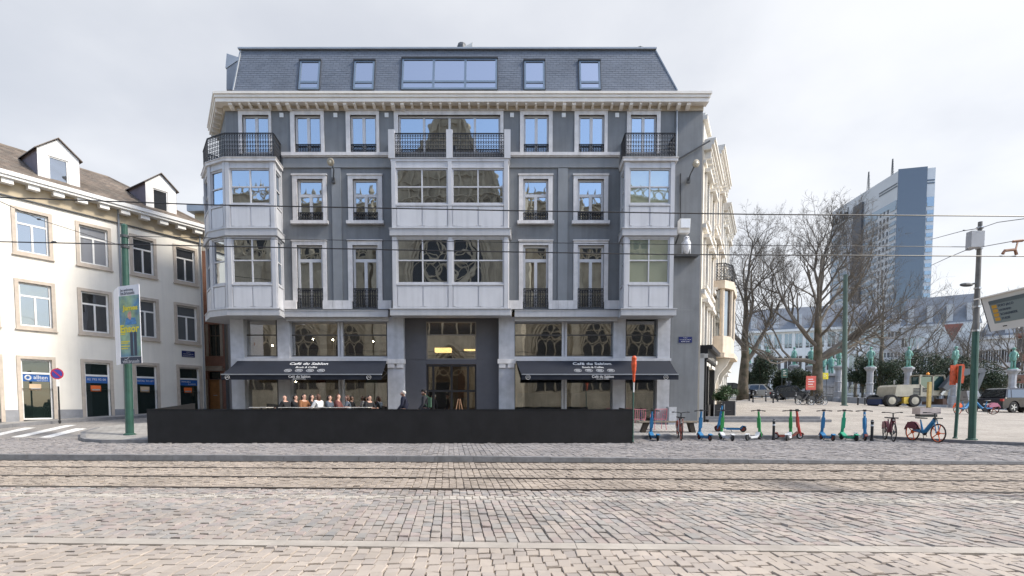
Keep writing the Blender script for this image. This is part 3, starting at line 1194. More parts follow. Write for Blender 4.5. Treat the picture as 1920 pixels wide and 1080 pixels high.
bx = [fx(430, 193, .2) + .02]
n_br = 49
b0, b1 = fx(432, 193, .3), fx(1291, 193, .3)
for k in range(n_br):
    s = b0 + (b1 - b0) * k / (n_br - 1)
    big = k % 6 in (0, 5) if not 20 <= k <= 30 else False
    wv, hv = (.16, .19) if big else (.10, .15)
    mb = MB()
    zt = cz(189.5) - .004
    yy = lambda d: 25 - d
    mb.ext([(s - wv / 2, yy(.36), zt), (s - wv / 2, yy(.36), zt - hv * .5), (s - wv / 2, yy(.22), zt - hv), (s - wv / 2, yy(.061), zt - hv * 1.15), (s - wv / 2, yy(.061), zt)], (wv, 0, 0))
    fixn(mb.build('cornice_bracket', CREAM, bld))
for k in range(6):
    c = W1 + dl * (.35 + k * .52)
    nn = Vector((-dl.y * 1, dl.x, 0))
    nn = Vector((-.835, -.55, 0)).normalized()
    mb = MB()
    zt = cz(189.5) - .004
    pl = Plane((c.x, c.y), (-dl.x, -dl.y))
    pl.box(mb, -.07, .07, zt - .2, zt, .062, .36)
    mb.build('cornice_bracket', CREAM, bld)

# mansard roof ------------------------------------------------------
Yb, Yt = 24.8, 25.25
q0, q1 = P(437, 170.5, Yb), P(1270, 170.5, Yb)
t0, t1 = P(452, 94, Yt), P(1228, 94, Yt)
zb_, zt_ = q0.z, t0.z
mb = MB()
bl, br = Vector((q0.x - 1.9, 28.2, zb_)), Vector((q1.x + 3.5, 32, zb_))
tl, tr = Vector((t0.x - 1.2, 28.0, zt_)), Vector((t1.x + 3.6, 31, zt_))
mb.hexa([q0, q1, br, bl, t0, t1, tr, tl])
roof = mb.build('roof', SLATE_U, bld)
SPn = SPlane((0, Yb, zb_), (1, 0, 0), (0, Yt - Yb, zt_ - zb_))
HS = SPn.hit(960, 94)[1]
skyl = [(562, 600, 116, 168), (664, 702, 116, 168), (754, 932, 112, 168), (983, 1021, 116, 168), (1086, 1125, 116, 168)]
rects = [SPn.rect(a, b, c, d) for a, b, c, d in skyl]
rects = [(a, b, .04, z1) for a, b, z0, z1 in rects]
def slate_rows(mb, pl, la, ra, H, rows, wd, blocks=()):
    for j in range(rows):
        v0, v1 = H * j / rows, H * (j + 1) / rows
        t = (j + .5) / rows
        s0, s1 = la(t), ra(t)
        s = s0 - (wd / 2 if j % 2 else 0)
        while s < s1:
            a, b = max(s, s0), min(s + wd - .008, s1)
            s += wd
            if b - a < .04:
                continue
            segs = [(a, b)]
            for r in blocks:
                if v1 > r[2] and v0 < r[3]:
                    ns = []
                    for x0, x1 in segs:
                        if x1 <= r[0] or x0 >= r[1]:
                            ns.append((x0, x1))
                        else:
                            if x0 < r[0]:
                                ns.append((x0, r[0]))
                            if x1 > r[1]:
                                ns.append((r[1], x1))
                    segs = ns
            for x0, x1 in segs:
                if x1 - x0 < .02:
                    continue
                dz = random.uniform(-.003, .004)
                b0, b1, c0 = .015 + dz * .6, .008, .004
                p = [pl.pt(x0, v0, b0), pl.pt(x1, v0, b0), pl.pt(x1, v1 + .02, b1), pl.pt(x0, v1 + .02, b1)]
                lo = [pl.pt(x0, v0, c0), pl.pt(x1, v0, c0)]
                mb.add(p + lo, [(0, 1, 2, 3), (4, 5, 1, 0)])
mb = MB()
slate_rows(mb, SPn, lambda t: q0.x + (t0.x - q0.x) * t, lambda t: q1.x + (t1.x - q1.x) * t, HS, 19, .27, rects)
mb.build('slates', SLATE, roof, kind='stuff')
LPl = SPlane(bl, q0 - bl, tl - bl - (q0 - bl).normalized() * ((tl - bl).dot((q0 - bl).normalized())))
mb = MB()
Lw = (q0 - bl).length
tla, tra = (tl - bl).dot(LPl.e), (t0 - bl).dot(LPl.e)
slate_rows(mb, LPl, lambda t: tla * t, lambda t: Lw + (tra - Lw) * t, (tl - bl).dot(LPl.u), 19, .27)
mb.build('slates', SLATE, roof, kind='stuff')
mb = MB()
mb.bar(t0 + Vector((-.1, -.02, .03)), t1 + Vector((.05, -.02, .03)), .2, .07)
mb.bar(q0 + Vector((0, -.01, .02)), t0 + Vector((0, -.02, .02)), .07, .05)
mb.bar(q1 + Vector((0, -.01, .02)), t1 + Vector((0, -.02, .02)), .05, .05)
mb.build('ridge_flashing', ZINC, roof)
for r, (a, b, c, d) in zip(rects, skyl):
    n = 3 if b - a > 100 else 1
    o = win(SPn, bld, r, d=.02, fw=.075, cols=n, trans=(r[2] + (r[3] - r[2]) * .25,), glass=G_ROOF, fm=ROOFWIN, name='roof_window', mw=.10, ft=.05, tilt=.002)
    mb = MB()
    SPn.box(mb, r[0] - .04, r[1] + .04, r[3], r[3] + .05, .0, .12)
    SPn.box(mb, r[0] - .04, r[0] - .002, r[2], r[3], .0, .06)
    SPn.box(mb, r[1] + .002, r[1] + .04, r[2], r[3], .0, .06)
    mb.build('flashing', SLATE_U, o)
if True:     # dormer on the flank
    y0 = 26.9
    pts = [P(424.5, 168, y0), P(438, 168, y0), P(447.5, 110, y0), P(425, 103, y0)]
    mb = MB()
    mb.ext(pts, (-.25, 1.6, 0))
    fixn(mb.build('flank_dormer', mat('lead_sheet', (.16, .18, .215), .5, var=.1), bld))
    mb = MB()
    mb.ext([P(422.5, 127, y0 - .03), P(425, 127, y0 - .03), P(448.5, 111, y0 - .03), P(448, 107.5, y0 - .03), P(425, 100, y0 - .03)], (-.25, 1.7, 0))
    fixn(mb.build('dormer_roof', ZINC, bld))
mb = MB()     # plant on the flat roof
for (a, b, c, d, yy_) in ((858, 874, 83, 95, 28),):
    p = P(866, 94, 28)
    mb.lathe([(.25, -.3), (.25, .15), (.2, .28), (.05, .33)], (p.x, p.y, p.z), 10)
mb.build('roof_vent', DARK, bld)
mb = MB()
p = [P(857, 95, 27.5), P(886, 95, 27.5), P(886, 79, 27.5)]
mb.ext(p, (0, .6, 0))
fixn(mb.build('roof_light', mat('pale_roof_light', (.5, .5, .48), .5), bld))
mb = MB()
p = P(1200, 94, 27)
mb.lathe([(.22, -.3), (.22, .05), (.12, .12)], (p.x, p.y, p.z), 8)
mb.build('roof_vent', DARK, bld)

# ground floor ------------------------------------------------------
zb0 = .25
def pill(a, b, y0=594, d0=-.45, d1=.06, m=PILLAR):
    s0, s1 = fx(a, 650, d1), fx(b, 650, d1)
    z1 = fz(y0, d1)
    mb = MB()
    for k in range(6):
        h = (z1 - zb0) / 6
        F.box(mb, s0 + .004, s1 - .004, zb0 + k * h, zb0 + (k + 1) * h - .008, d0, d1)
    F.box(mb, s0 + .012, s1 - .012, zb0, z1 - .01, d0 + .01, d1 - .008)
    o = mb.build('pillar', m, bld)
    return o, s0, s1
for a, b in ((432, 457), (520, 543), (726, 757), (935, 965), (1150, 1173), (1233, 1257)):
    o, s0, s1 = pill(a, b)
    if a in (726, 935):
        mb = MB()
        F.box(mb, s0 - .05, s1 + .05, fz(682), fz(673.5), -.1, .14)
        w_ = (s1 - s0) * .4
        F.box(mb, s0 + .02, s0 + .02 + w_, fz(690), fz(682) - .002, 0, .12)
        F.box(mb, s1 - .02 - w_, s1 - .02, fz(690), fz(682) - .002, 0, .12)
        mb.build('capital', LSTONE, o)
zc_, zl_ = fz(599), fz(672)
mb = MB()       # lintel strip behind the awnings
for a, b in ((457, 520), (543, 726), (965, 1150), (1173, 1233)):
    s0, s1 = fx(a, 670), fx(b, 670)
    F.box(mb, s0, s1, fz(676), fz(668), -.35, -.12)
mb.build('shop_transom', WINGREY, bld)
SHOPF = mat('dark_shop_frame', (.07, .068, .066), .5, var=.05)
def shopwin(a, b, y0, y1, n=1, d=-.3, fm=SHOPF, tr=(), gm=G_SHOP):
    return win(F, bld, (fx(a, 650, d), fx(b, 650, d), fz(y1, d), fz(y0, d)), d=d, fw=.05, cols=n, trans=tr, glass=gm, fm=fm, name='shop_window', tilt=.003)
for a, b, n in ((458, 521, 1), (542, 727, 2), (964, 1151, 2), (1172, 1234, 1)):
    shopwin(a, b, 597, 669, n, tr=(fz(627),))
    shopwin(a, b, 676, 797, n, tr=())
for px in (636, 1059):
    mb = MB()
    s = fx(px, 650)
    F.box(mb, s - .12, s - .03, zb0, zc_, -.36, -.17)
    F.box(mb, s + .03, s + .12, zb0, zc_, -.36, -.17)
    F.box(mb, s - .03, s + .03, zb0, zc_, -.36, -.22)
    mb.build('mullion', METAL, bld)
FILM = mat('frosted_film', (.20, .215, .23), .5, var=.08, scale=1)
for a, b in ((970, 1054), (1065, 1146), (1178, 1229)):
    mb = MB()
    F.box(mb, fx(a, 760, -.3), fx(b, 760, -.3), fz(797, -.3), fz(737, -.3), -.335, -.328)
    mb.build('window_film', FILM, bld)
# entrance between the two inner pillars
e0, e1, e2, e3 = fx(757, 650), fx(799, 650, -.25), fx(893, 650, -.25), fx(935, 650)
mb = MB()
zm = fz(674, -.25)
for a, b in ((e0 - .05, e1), (e2, e3 + .05)):
    F.box(mb, a, b, zb0, zm - .008, -.4, -.25)
    F.box(mb, a, b, zm + .008, zc_ + .1, -.4, -.25)
    F.box(mb, a, b, zm - .008, zm + .008, -.4, -.262)
F.box(mb, e1, e2, fz(603, -.25), zc_ + .1, -.4, -.26)
F.box(mb, e1, e2, fz(683, -.25), fz(674, -.25), -.4, -.26)
mb.build('entrance_panel', CHAR, bld)
win(F, bld, (e1, e2, fz(674, -.3), fz(603, -.3)), d=-.34, fw=.05, cols=1, trans=(fz(628, -.3),), glass=G_SHOP, fm=mat('bronze_frame', (.20, .185, .165), .4), name='entrance_window')
zd1 = fz(684, -.3)
dw = e2 - e1
win(F, bld, (e1, e2, zb0 + .25, zd1), d=-.36, fw=.08, colx=[e1 + dw * .135, e1 + dw * .5, e1 + dw * .83], trans=(fz(733, -.3),), glass=G_DOOR, fm=BLACK, name='entrance_door', mw=.10)
mb = MB()
F.box(mb, e0, e3, .2, .5, -.6, .0)
mb.build('entrance_sill', PILLAR, bld)
# flank shop front on the left corner
mb = MB()
FL.holes(mb, 0, LL - .05, zb0, zG - .2, [], d=-.15)
mb.build('flank_shop_wall', CHAR, bld)
# right flank details
mb = MB()
s = fx(1268, 240)
mb.tube([(s, 24.93, fz(199)), (s, 24.93, fz(302))], .045, 8)
mb.lathe([(.08, 0), (.06, -.14), (.04, -.2)], (s, 24.93, fz(196)), 8)
mb.build('downpipe', ZINC, bld)
mb = MB()
mb.tube([P(1269, 300, 24.93), P(1331, 264, 24.9)], .035, 6)
mb.build('slanting_pipe', DARK, bld)
mb = MB()
mb.tube([P(1276, 325, 24.97), P(1276, 420, 24.97)], .018, 5)
mb.build('cable', BLACK, bld)
# interior of the cafe
WARM = mat('warm_interior_plaster', (.34, .285, .22), .8, var=.1)
INFLOOR = mat('interior_timber_floor', (.20, .13, .08), .5, var=.2, scale=4)
INDARK = mat('dark_joinery', (.05, .042, .038), .5, var=.2)
zi = .52
mb = MB()
x0_, x1_ = fx(440, 650), fx(1250, 650)
mb.box(x0_, x1_, 25.5, 31.0, zi - .1, zi)
mb.build('interior_floor', INFLOOR, bld)
mb = MB()
mb.box(x0_, x1_, 31.0, 31.1, zi, zG - .1)
mb.box(x0_ - .1, x0_, 25.5, 31, zi, zG - .1)
mb.box(x1_, x1_ + .1, 25.5, 31, zi, zG - .1)
mb.box(e0 - .2, e0 - .1, 26.2, 31, zi, zG - .1)
mb.box(e3 + .1, e3 + .2, 26.2, 31, zi, zG - .1)
mb.box(x0_, x1_, 25.4, 31, zG - .15, zG - .05)
mb.build('interior_wall', WARM, bld)
for i, (a, b, h, yy_) in enumerate(((560, 628, 1.1, 29.3), (645, 720, 1.05, 28.4), (985, 1050, 1.2, 29), (1070, 1140, 1.0, 28.6), (806, 840, 2.0, 27.0))):
    mb = MB()
    xa, xb = P(a, 750, yy_).x, P(b, 750, yy_).x
    mb.box(xa, xb, yy_, yy_ + .6, zi, zi + h)
    mb.box(xa - .05, xb + .05, yy_ - .05, yy_ + .65, zi + h + .002, zi + h + .05)
    mb.build('counter', INDARK, bld)
for px, py, w_, h_, m in ((486, 728, 1.2, .8, (.5, .42, .3)), (505, 738, .5, 1.5, (.03, .03, .03)), (575, 735, .35, 1.7, (.5, .45, .36)), (602, 740, .5, 1.8, (.22, .1, .07)), (668, 735, .25, 1.6, (.55, .5, .42)), (697, 738, .6, 1.6, (.3, .36, .34)), (600, 650, 2.0, .25, (.14, .07, .04)), (690, 652, 2.2, .6, (.10, .05, .03)), (697, 663, .8, .5, (.35, .42, .38)), (1205, 650, 1.1, 1.2, (.36, .42, .38)), (1010, 740, .8, 1.5, (.4, .36, .28)), (1110, 730, 1.4, .8, (.34, .29, .2)), (870, 720, .7, 1.6, (.35, .2, .1))):
    q = P(px, py, 30.9)
    mb = MB()
    mb.box(q.x - w_ / 2, q.x + w_ / 2, 30.86, 30.98, q.z - h_ / 2, q.z + h_ / 2)
    mb.build('wall_panel', mat('wall_panel_finish', m, .6, var=.15, scale=3), bld)
M_LAMP = mat('lit_lamp_shade', (.9, .6, .25), .5, var=0, emit=(1.0, .62, .22, 1.3))
M_BULB = mat('lit_bulb', (.9, .8, .6), .5, var=0, emit=(1.0, .80, .55, 40.0))
mb = MB()
a, b = P(815, 660, 27.2), P(845, 652, 27.2)
mb.box(a.x, b.x, 27.2, 27.7, a.z, b.z)
mb.build('lit_ceiling_lamp', M_LAMP, bld)
mb = MB()
a, b = P(870, 657, 27.4), P(893, 654.5, 27.4)
mb.box(a.x, b.x, 27.4, 27.7, a.z, b.z)
mb.build('lit_ceiling_lamp', M_LAMP, bld)
for px, py, yy_ in ((482, 637, 28), (495, 639, 28.5), (511, 648, 27.5), (587, 636, 28), (624, 637, 28.5), (700, 640, 28), (555, 716, 28), (650, 700, 27)):
    q = P(px, py, yy_)
    mb = MB()
    mb.ball(q, .035, 8, 6)
    pb_ = mb.build('pendant_bulb', M_BULB, bld)
    mb = MB()
    mb.tube([q + Vector((0, 0, .05)), (q.x, q.y, zG - .15)], .006, 4)
    mb.build('cord', BLACK, pb_)

# awnings -----------------------------------------------------------
AWN = mat('navy_awning_canvas', (.010, .013, .022), .8, var=.12, bump=.05)
LETTER = mat('white_print', (.62, .62, .62), .6, var=0)
GREYPRINT = mat('grey_print', (.36, .37, .39), .6, var=0)
def awning(label, ptl, ptr, pfl, pfr, mids, tw):
    Ya, Yf = 24.86, 23.55
    a, b = P(ptl, 676, Ya), P(ptr, 676, Ya)
    c, d = P(pfl, 702.5, Yf), P(pfr, 702.5, Yf)
    t = thing('awning', label, 'awning', ((a.x + b.x) / 2, 24.2, c.z))
    mb = MB()
    nseg = 12
    rings = []
    for k in range(nseg + 1):
        s = k / nseg
        p, q = a.lerp(c, s), b.lerp(d, s)
        sg = -.03 * math.sin(math.pi * s)
        rings.append((p + Vector((0, 0, sg)), q + Vector((0, 0, sg))))
    for k in range(nseg):
        (p0, p1), (q0_, q1_) = rings[k], rings[k + 1]
        mb.hexa([q0_ - Vector((0, 0, .012)), q1_ - Vector((0, 0, .012)), p1 - Vector((0, 0, .012)), p0 - Vector((0, 0, .012)), q0_, q1_, p1, p0])
    mb.build('canopy', AWN, t)
    v0 = P(960, 712, Yf).z
    mb = MB()
    n = 26
    for k in range(n):
        xa, xb = c.x + (d.x - c.x) * k / n, c.x + (d.x - c.x) * (k + 1) / n
        wv = .01 * math.sin(k * 1.7)
        wv2 = .01 * math.sin((k + 1) * 1.7)
        mb.hexa([(xa, Yf - .03 + wv, v0), (xb, Yf - .03 + wv2, v0), (xb, Yf - .02 + wv2, v0), (xa, Yf - .02 + wv, v0), (xa, Yf - .03, c.z - .013), (xb, Yf - .03, c.z - .013), (xb, Yf - .02, c.z - .013), (xa, Yf - .02, c.z - .013)])
    mb.build('valance', AWN, t)
    mb = MB()
    mb.box(c.x, d.x, Yf - .06, Yf + .03, c.z - .012, c.z + .035)
    mb.build('front_bar', ZINC, t)
    mb = MB()
    mb.box(a.x - .05, b.x + .05, Ya - .05, Ya + .1, a.z - .02, a.z + .10)
    mb.build('cassette', METAL, t)
    for s in (.12, .88):
        mb = MB()
        x = a.x + (b.x - a.x) * s
        m1 = Vector((x + .5, 24.25, (a.z + c.z) / 2 - .12))
        mb.tube([(x, Ya, a.z - .1), m1, (x, Yf + .03, c.z - .03)], .025, 6)
        mb.build('folding_arm', METAL, t)
    xm, ym = mids[0], mids[1]
    e = Vector((1, 0, 0))
    u = (a - c)
    u.x = 0
    def on(px, s):
        q = c.lerp(a, s)
        return Vector((P(px, 690, 24.2).x, q.y, q.z - .03 * math.sin(math.pi * s) + .012))
    text('Café du Sablon', frame3(on(xm, .78), e, u), tw, LETTER, t, maxh=.26, bold=.012)
    text('Bowls & Coffee', frame3(on(xm, .54), e, u), tw * .55, LETTER, t, maxh=.17)
    for k in range(4):
        o_ = on(xm - 30 + 20.5 * k, .30)
        mb = MB()
        un = u.normalized()
        nn = e.cross(un)
        rr = .16
        pts = [o_ + e * (rr * math.cos(6.2832 * j / 16)) + un * (rr * .9 * math.sin(6.2832 * j / 16)) for j in range(16)]
        mb.tube(pts + [pts[0]], .012, 4, False)
        for j in range(3):
            mb.bar(o_ + e * (-.1) + un * (.07 - .07 * j), o_ + e * (.1) + un * (.07 - .07 * j + .03 * (k % 2)), .035, .01, nn)
        mb.build('emblem', GREYPRINT, t)
    zv = (v0 + c.z) / 2 - .005
    Mv = lambda px, z: frame3(Vector((P(px, 707, Yf).x, Yf - .048, z)), (1, 0, 0), (0, 0, 1))
    text('Café du Sablon', Mv(ym, zv + .035), .95, LETTER, t, maxh=.125, bold=.01)
    text('Bowls & Coffee', Mv(ym, zv - .07), .55, LETTER, t, maxh=.055)
    for px in (pfl + 12, pfr - 24):
        q = Mv(px, zv).translation
        mb = MB()
        mb.ring((q.x, q.y + .002, q.z), .095, .008, 'y', 14, 4)
        mb.bar((q.x - .05, q.y, q.z - .03), (q.x, q.y, q.z + .04), .012, .02, (0, 1, 0))
        mb.bar((q.x + .05, q.y, q.z - .03), (q.x, q.y, q.z + .04), .012, .02, (0, 1, 0))
        mb.build('emblem', LETTER, t)
    return t
awning('navy cafe awning left of the entrance, over the seated guests', 446, 725, 415, 716, (574, 562), 1.75)
awning('navy cafe awning right of the entrance, behind the orange wrapped sign', 968, 1256, 978, 1272, (1112, 1130), 1.75)
# ------------------------------------------------------------------ cream building on the left
CREAMW = mat('cream_render', (.82, .78, .695), .8, var=.05, scale=.8, bump=.08, bscale=50, streak=.06)
SANDST = mat('sandstone_surround', (.52, .45, .375), .75, var=.12, scale=4, bump=.1)
PLINTH = mat('bluestone_plinth', (.27, .275, .29), .7, var=.15, scale=3)
TILE = stone_mat('brown_roof_tile', [(.16, .13, .105), (.21, .165, .13), (.14, .12, .10), (.24, .19, .15), (.17, .15, .125)], bump=.3, stain=.3)
G_L = glass('old_window_glass', .15, (.9, .95, 1.0), body=(.03, .03, .032), wav=.02)
G_L2 = glass('net_curtain_glass', .16, (.9, .95, 1.0), body=(.10, .105, .11), wav=.02)
G_L3 = glass('white_curtain_glass', .16, (.9, .95, 1.0), body=(.26, .265, .28), wav=.02)
G_LS = glass('dark_shop_glass', .02, (.9, .95, 1.0), body=(.012, .02, .018), wav=.008)
left = thing('cream_building', 'cream rendered three-storey building with dormers and blue window stickers', 'building', (LB.pt(0, 0).x, LB.pt(0, 0).y, .4))
lx = lambda px, py, d=0: LB.hit(px, py, d)[0]
lz = lambda px, py, d=0: LB.hit(px, py, d)[1]
sA, sB = -7.5, lx(382, 600)
ze = lz(0, 325, .45)
zr1, zr0 = lz(22, 385), lz(98, 488)
zm1, zm0 = lz(28, 521), lz(104, 622)
zd1_, zd0_ = lz(33, 666), lz(106, 789)
R1 = [(22, 98, 436), (142, 208, 456), (243, 293, 477), (325, 370, 496)]
R2 = [(28, 104, 571), (146, 210, 583), (247, 298, 596), (327, 374, 607)]
R3 = [(33, 106, 728), (153, 213, 729), (250, 300, 731), (332, 379, 732)]
sw = .145
def inner(a, b, py, z0, z1, bot=True):
    s0, s1 = lx(a, py), lx(b, py)
    return (s0 + sw, s1 - sw, z0 + (sw if bot else .08), z1 - sw), (s0, s1, z0, z1)
ws = [inner(a, b, y, zr0, zr1) for a, b, y in R1] + [inner(a, b, y, zm0, zm1) for a, b, y in R2] + [inner(a, b, y, zd0_, zd1_, False) for a, b, y in R3]
extra = []
dS = lx(142, 440) - lx(22, 440)
for z0, z1 in ((zr0, zr1), (zm0, zm1), (zd0_, zd1_)):
    s0 = ws[0][1][0] - dS * 1.02
    extra.append(((s0 + sw, s0 + 1.9 - sw, z0 + sw, z1 - sw), (s0, s0 + 1.9, z0, z1)))
allw = ws + extra
zp = lz(110, 768)
mb = MB()
LB.holes(mb, sA, sB, zp, ze, [q[0] for q in allw], dep=.22)
for q in allw:
    r = q[0]
    LB.box(mb, r[0], r[1], r[2], r[3], -.26, -.222)
e1_ = LB.pt(sB, 0) - LB.n * 8
e0_ = LB.pt(sA, 0) - LB.n * 8
for a, b in ((LB.pt(sB, 0), e1_), (e1_, e0_), (e0_, LB.pt(sA, 0))):
    mb.quad((a.x, a.y, .1), (b.x, b.y, .1), (b.x, b.y, ze), (a.x, a.y, ze))
mb.build('wall', CREAMW, left)
mb = MB()
LB.holes(mb, sA, sB, .1, zp, [(q[0][0], q[0][1], 0, zp + 1) for q in ws[8:]] + [(extra[2][0][0], extra[2][0][1], 0, zp + 1)], dep=.2, d=.03)
LB.box(mb, sA, sB, .1, zd0_ + .06, -.3, -.2)
mb.build('plinth', PLINTH, left)
def lsur(par, o, r, door):
    mb = MB()
    LB.box(mb, o[0], r[0], o[2], o[3], -.12, .05)
    LB.box(mb, r[1], o[1], o[2], o[3], -.12, .05)
    LB.box(mb, r[0], r[1], r[3], o[3], -.12, .05)
    if not door:
        LB.box(mb, r[0], r[1], o[2], r[2], -.12, .05)
        LB.box(mb, o[0] - .04, o[1] + .04, o[2] - .05, o[2] - .002, -.1, .09)
    mb.build('surround', SANDST, par)
BLUE = mat('blue_vinyl', (.015, .10, .34), .5, var=.04)
ORANGE = mat('orange_poster', (.80, .16, .03), .6, var=.05)
BEIGE = mat('beige_poster', (.62, .46, .30), .6, var=.05)
for i, (r, o) in enumerate(allw):
    door = 8 <= i < 12 or i == 14
    if not door:
        zt = r[3] - (r[3] - r[2]) * .30
        w_ = win(LB, left, r, d=-.13, fw=.075, cols=2, trans=(zt,), glass=(G_L, G_L3, G_L, G_L, G_L, G_L, G_L2, G_L2)[i % 8], fm=WHITE, mw=.08, tilt=.012, top1=True)
    else:
        zt = r[3] - (r[3] - r[2]) * .23
        w_ = win(LB, left, r, d=-.13, fw=.07, cols=1, trans=(zt,), glass=G_LS, fm=WHITE, name='shop_window', mw=.09)
        mb = MB()
        zb2 = zt - (r[3] - r[2]) * .135
        LB.box(mb, r[0] + .06, r[1] - .06, zb2, zt - .05, -.108, -.10)
        mb.build('blue_sticker', BLUE, w_)
        cen = (r[0] + r[1]) / 2
        k = i - 8
        wd = (r[1] - r[0])
        Mt = lambda s, z: frame3(LB.pt(s, z, -.098), LB.e, (0, 0, 1))
        zc2 = (zb2 + zt - .05) / 2
        if k in (0, 6):
            text('allten', Mt(cen + wd * .14, zc2 + .03), wd * .46, LETTER, w_, bold=.01)
            text('REAL ESTATE', Mt(cen + wd * .2, zc2 - .12), wd * .36, LETTER, w_)
            mb = MB()
            c = LB.pt(cen - wd * .27, zc2, -.097)
            pts = [c + LB.e * (.10 * math.cos(t * .3927)) + Vector((0, 0, .10 * math.sin(t * .3927))) for t in range(17)]
            mb.tube(pts, .035, 5, False)
            mb.build('emblem', LETTER, w_)
        elif k == 1:
            text('02 792 92 00', Mt(cen, zc2 + .02), wd * .74, LETTER, w_, bold=.008)
        elif k == 2:
            text('RETAIL TO LET', Mt(cen, zc2 + .02), wd * .78, LETTER, w_, bold=.008)
        else:
            text('IMMEUBLE', Mt(cen - wd * .13, zc2 + .05), wd * .45, LETTER, w_)
            text('À LOUER', Mt(cen + wd * .16, zc2 - .07), wd * .4, LETTER, w_)
        mb = MB()
        LB.box(mb, cen - .05 - .22, cen - .05 + .22, zb2 - .42, zb2 - .12, -.108, -.102)
        po = mb.build('window_poster', ORANGE if k in (1, 3) else BEIGE, w_)
        mb = MB()
        LB.box(mb, cen - .05 - .17, cen - .05 + .17, zb2 - .38, zb2 - .31, -.101, -.099)
        mb.build('poster_print', LETTER, po)
    lsur(w_, o, r, door)
# cornice, gutter, brackets
mb = MB()
LB.box(mb, sA, sB + .15, ze - .75, ze - .10, .001, .05)
mb.build('frieze', mat('beige_frieze', (.50, .42, .30), .8, var=.08), left)
mb = MB()
LB.box(mb, sA, sB + .15, ze - .80, ze - .75, .001, .09)
mb.build('architrave', DARK, left)
mb = MB()
LB.box(mb, sA, sB + .3, ze - .10, ze + .02, .001, .50)
LB.box(mb, sA, sB + .3, ze + .022, ze + .20, .36, .56)
mb.build('gutter', WHITE, left)
s = sA + .3
while s < sB:
    mb = MB()
    LB.box(mb, s, s + .42, ze - .32, ze - .103, .052, .40)
    mb.build('cornice_bracket', WHITE, left)
    s += .92
mb = MB()
p = lx(222, 440)
q = LB.pt(p, 0, .08)
mb.tube([(q.x, q.y, ze - .1), (q.x, q.y, .5)], .05, 8)
mb.build('downpipe', ZINC, left)
mb = MB()
p = lx(379.5, 640)
q = LB.pt(p, 0, .08)
mb.tube([(q.x, q.y, ze - .1), (q.x, q.y, .5)], .045, 8)
mb.build('downpipe', ZINC, left)
# roof
zrg = ze + 2.85
O3 = LB.pt(0, ze + .18, .45)
RS = SPlane(O3, LB.e, -LB.n * 4.5 + Vector((0, 0, zrg - ze - .18)))
Hs = math.hypot(4.5, zrg - ze - .18)
sH = lx(328, 400)
mb = MB()
ln = RS.pt
mb.quad(ln(sA, 0), ln(sB + .2, 0), ln(sH - 1.6, Hs), ln(sA, Hs))
bk = lambda s: LB.pt(s, ze + .18, -9.4)
mb.quad(ln(sB + .2, 0), bk(sB + .2), ln(sH - 1.6, Hs))
mb.quad(bk(sB + .2), bk(sA), ln(sA, Hs), ln(sH - 1.6, Hs))
roof2 = mb.build('roof', mat('roof_underlay', (.08, .06, .045), .9), left)
mb = MB()
slate_rows(mb, RS, lambda t: sA, lambda t: sB + .2 + (sH - 1.8 - sB) * t, Hs, 24, .24)
mb.build('tiles', TILE, roof2, kind='stuff')
mb = MB()
mb.tube([ln(sA, Hs), ln(sH - 1.6, Hs), ln(sB + .2, 0.05)], .09, 6)
mb.build('ridge_tiles', TILE, roof2)
CHEEK = stone_mat('cheek_slate', [(.20, .17, .19), (.24, .21, .23), (.18, .16, .18)], bump=.2)
for a, b, ap, yb_, yap, yw in ((70, 148, 107, 331, 258, (91, 128, 287, 341)), (273, 330, 303, 393, 323, (287, 315, 352, 398))):
    dd = -.25
    s0, s1 = lx(a, yb_ - 30, dd), lx(b, yb_ - 30, dd)
    sm = (s0 + s1) / 2
    z0 = ze + .35
    zs = z0 + 1.55
    zap = zs + (s1 - s0) * .42
    dm = MB()
    pts = [LB.pt(s0, z0, dd), LB.pt(s1, z0, dd), LB.pt(s1, zs, dd), LB.pt(sm, zap, dd), LB.pt(s0, zs, dd)]
    hw = (lx(yw[0], (yw[2] + yw[3]) / 2, dd), lx(yw[1], (yw[2] + yw[3]) / 2, dd), z0 + .18, z0 + 1.35)
    LB.holes(dm, s0, s1, z0, zs, [hw], dep=.12, d=dd)
    dm.ext([LB.pt(s0, zs, dd), LB.pt(s1, zs, dd), LB.pt(sm, zap, dd)], -LB.n * .1)
    dz = dm.build('dormer', WHITE, left)
    win(LB, dz, hw, d=dd - .1, fw=.06, cols=1, glass=G_L, fm=WHITE, name='dormer_window')
    dm = MB()
    for sa in (s0 + .01, s1 - .01):
        dm.ext([LB.pt(sa, z0 - .3, dd - .02), LB.pt(sa, zs, dd - .02), LB.pt(sa, zs, dd - 3.2)], LB.e * .03)
    fixn(dm.build('dormer_cheek', CHEEK, dz))
    dm = MB()
    for (sa, za), (sb_, zb3) in (((s0 - .12, zs - .08), (sm, zap + .03)), ((sm, zap + .03), (s1 + .12, zs - .08))):
        dm.ext([LB.pt(sa, za, dd + .12), LB.pt(sb_, zb3, dd + .12), LB.pt(sb_, zb3, dd - 4.2), LB.pt(sa, za, dd - 4.2)], (0, 0, .04))
    fixn(dm.build('dormer_roof', mat('dormer_roof_tile', (.19, .16, .14), .8, var=.3, scale=6), dz))
NAVY = mat('enamel_blue', (.012, .02, .10), .4, var=.05)
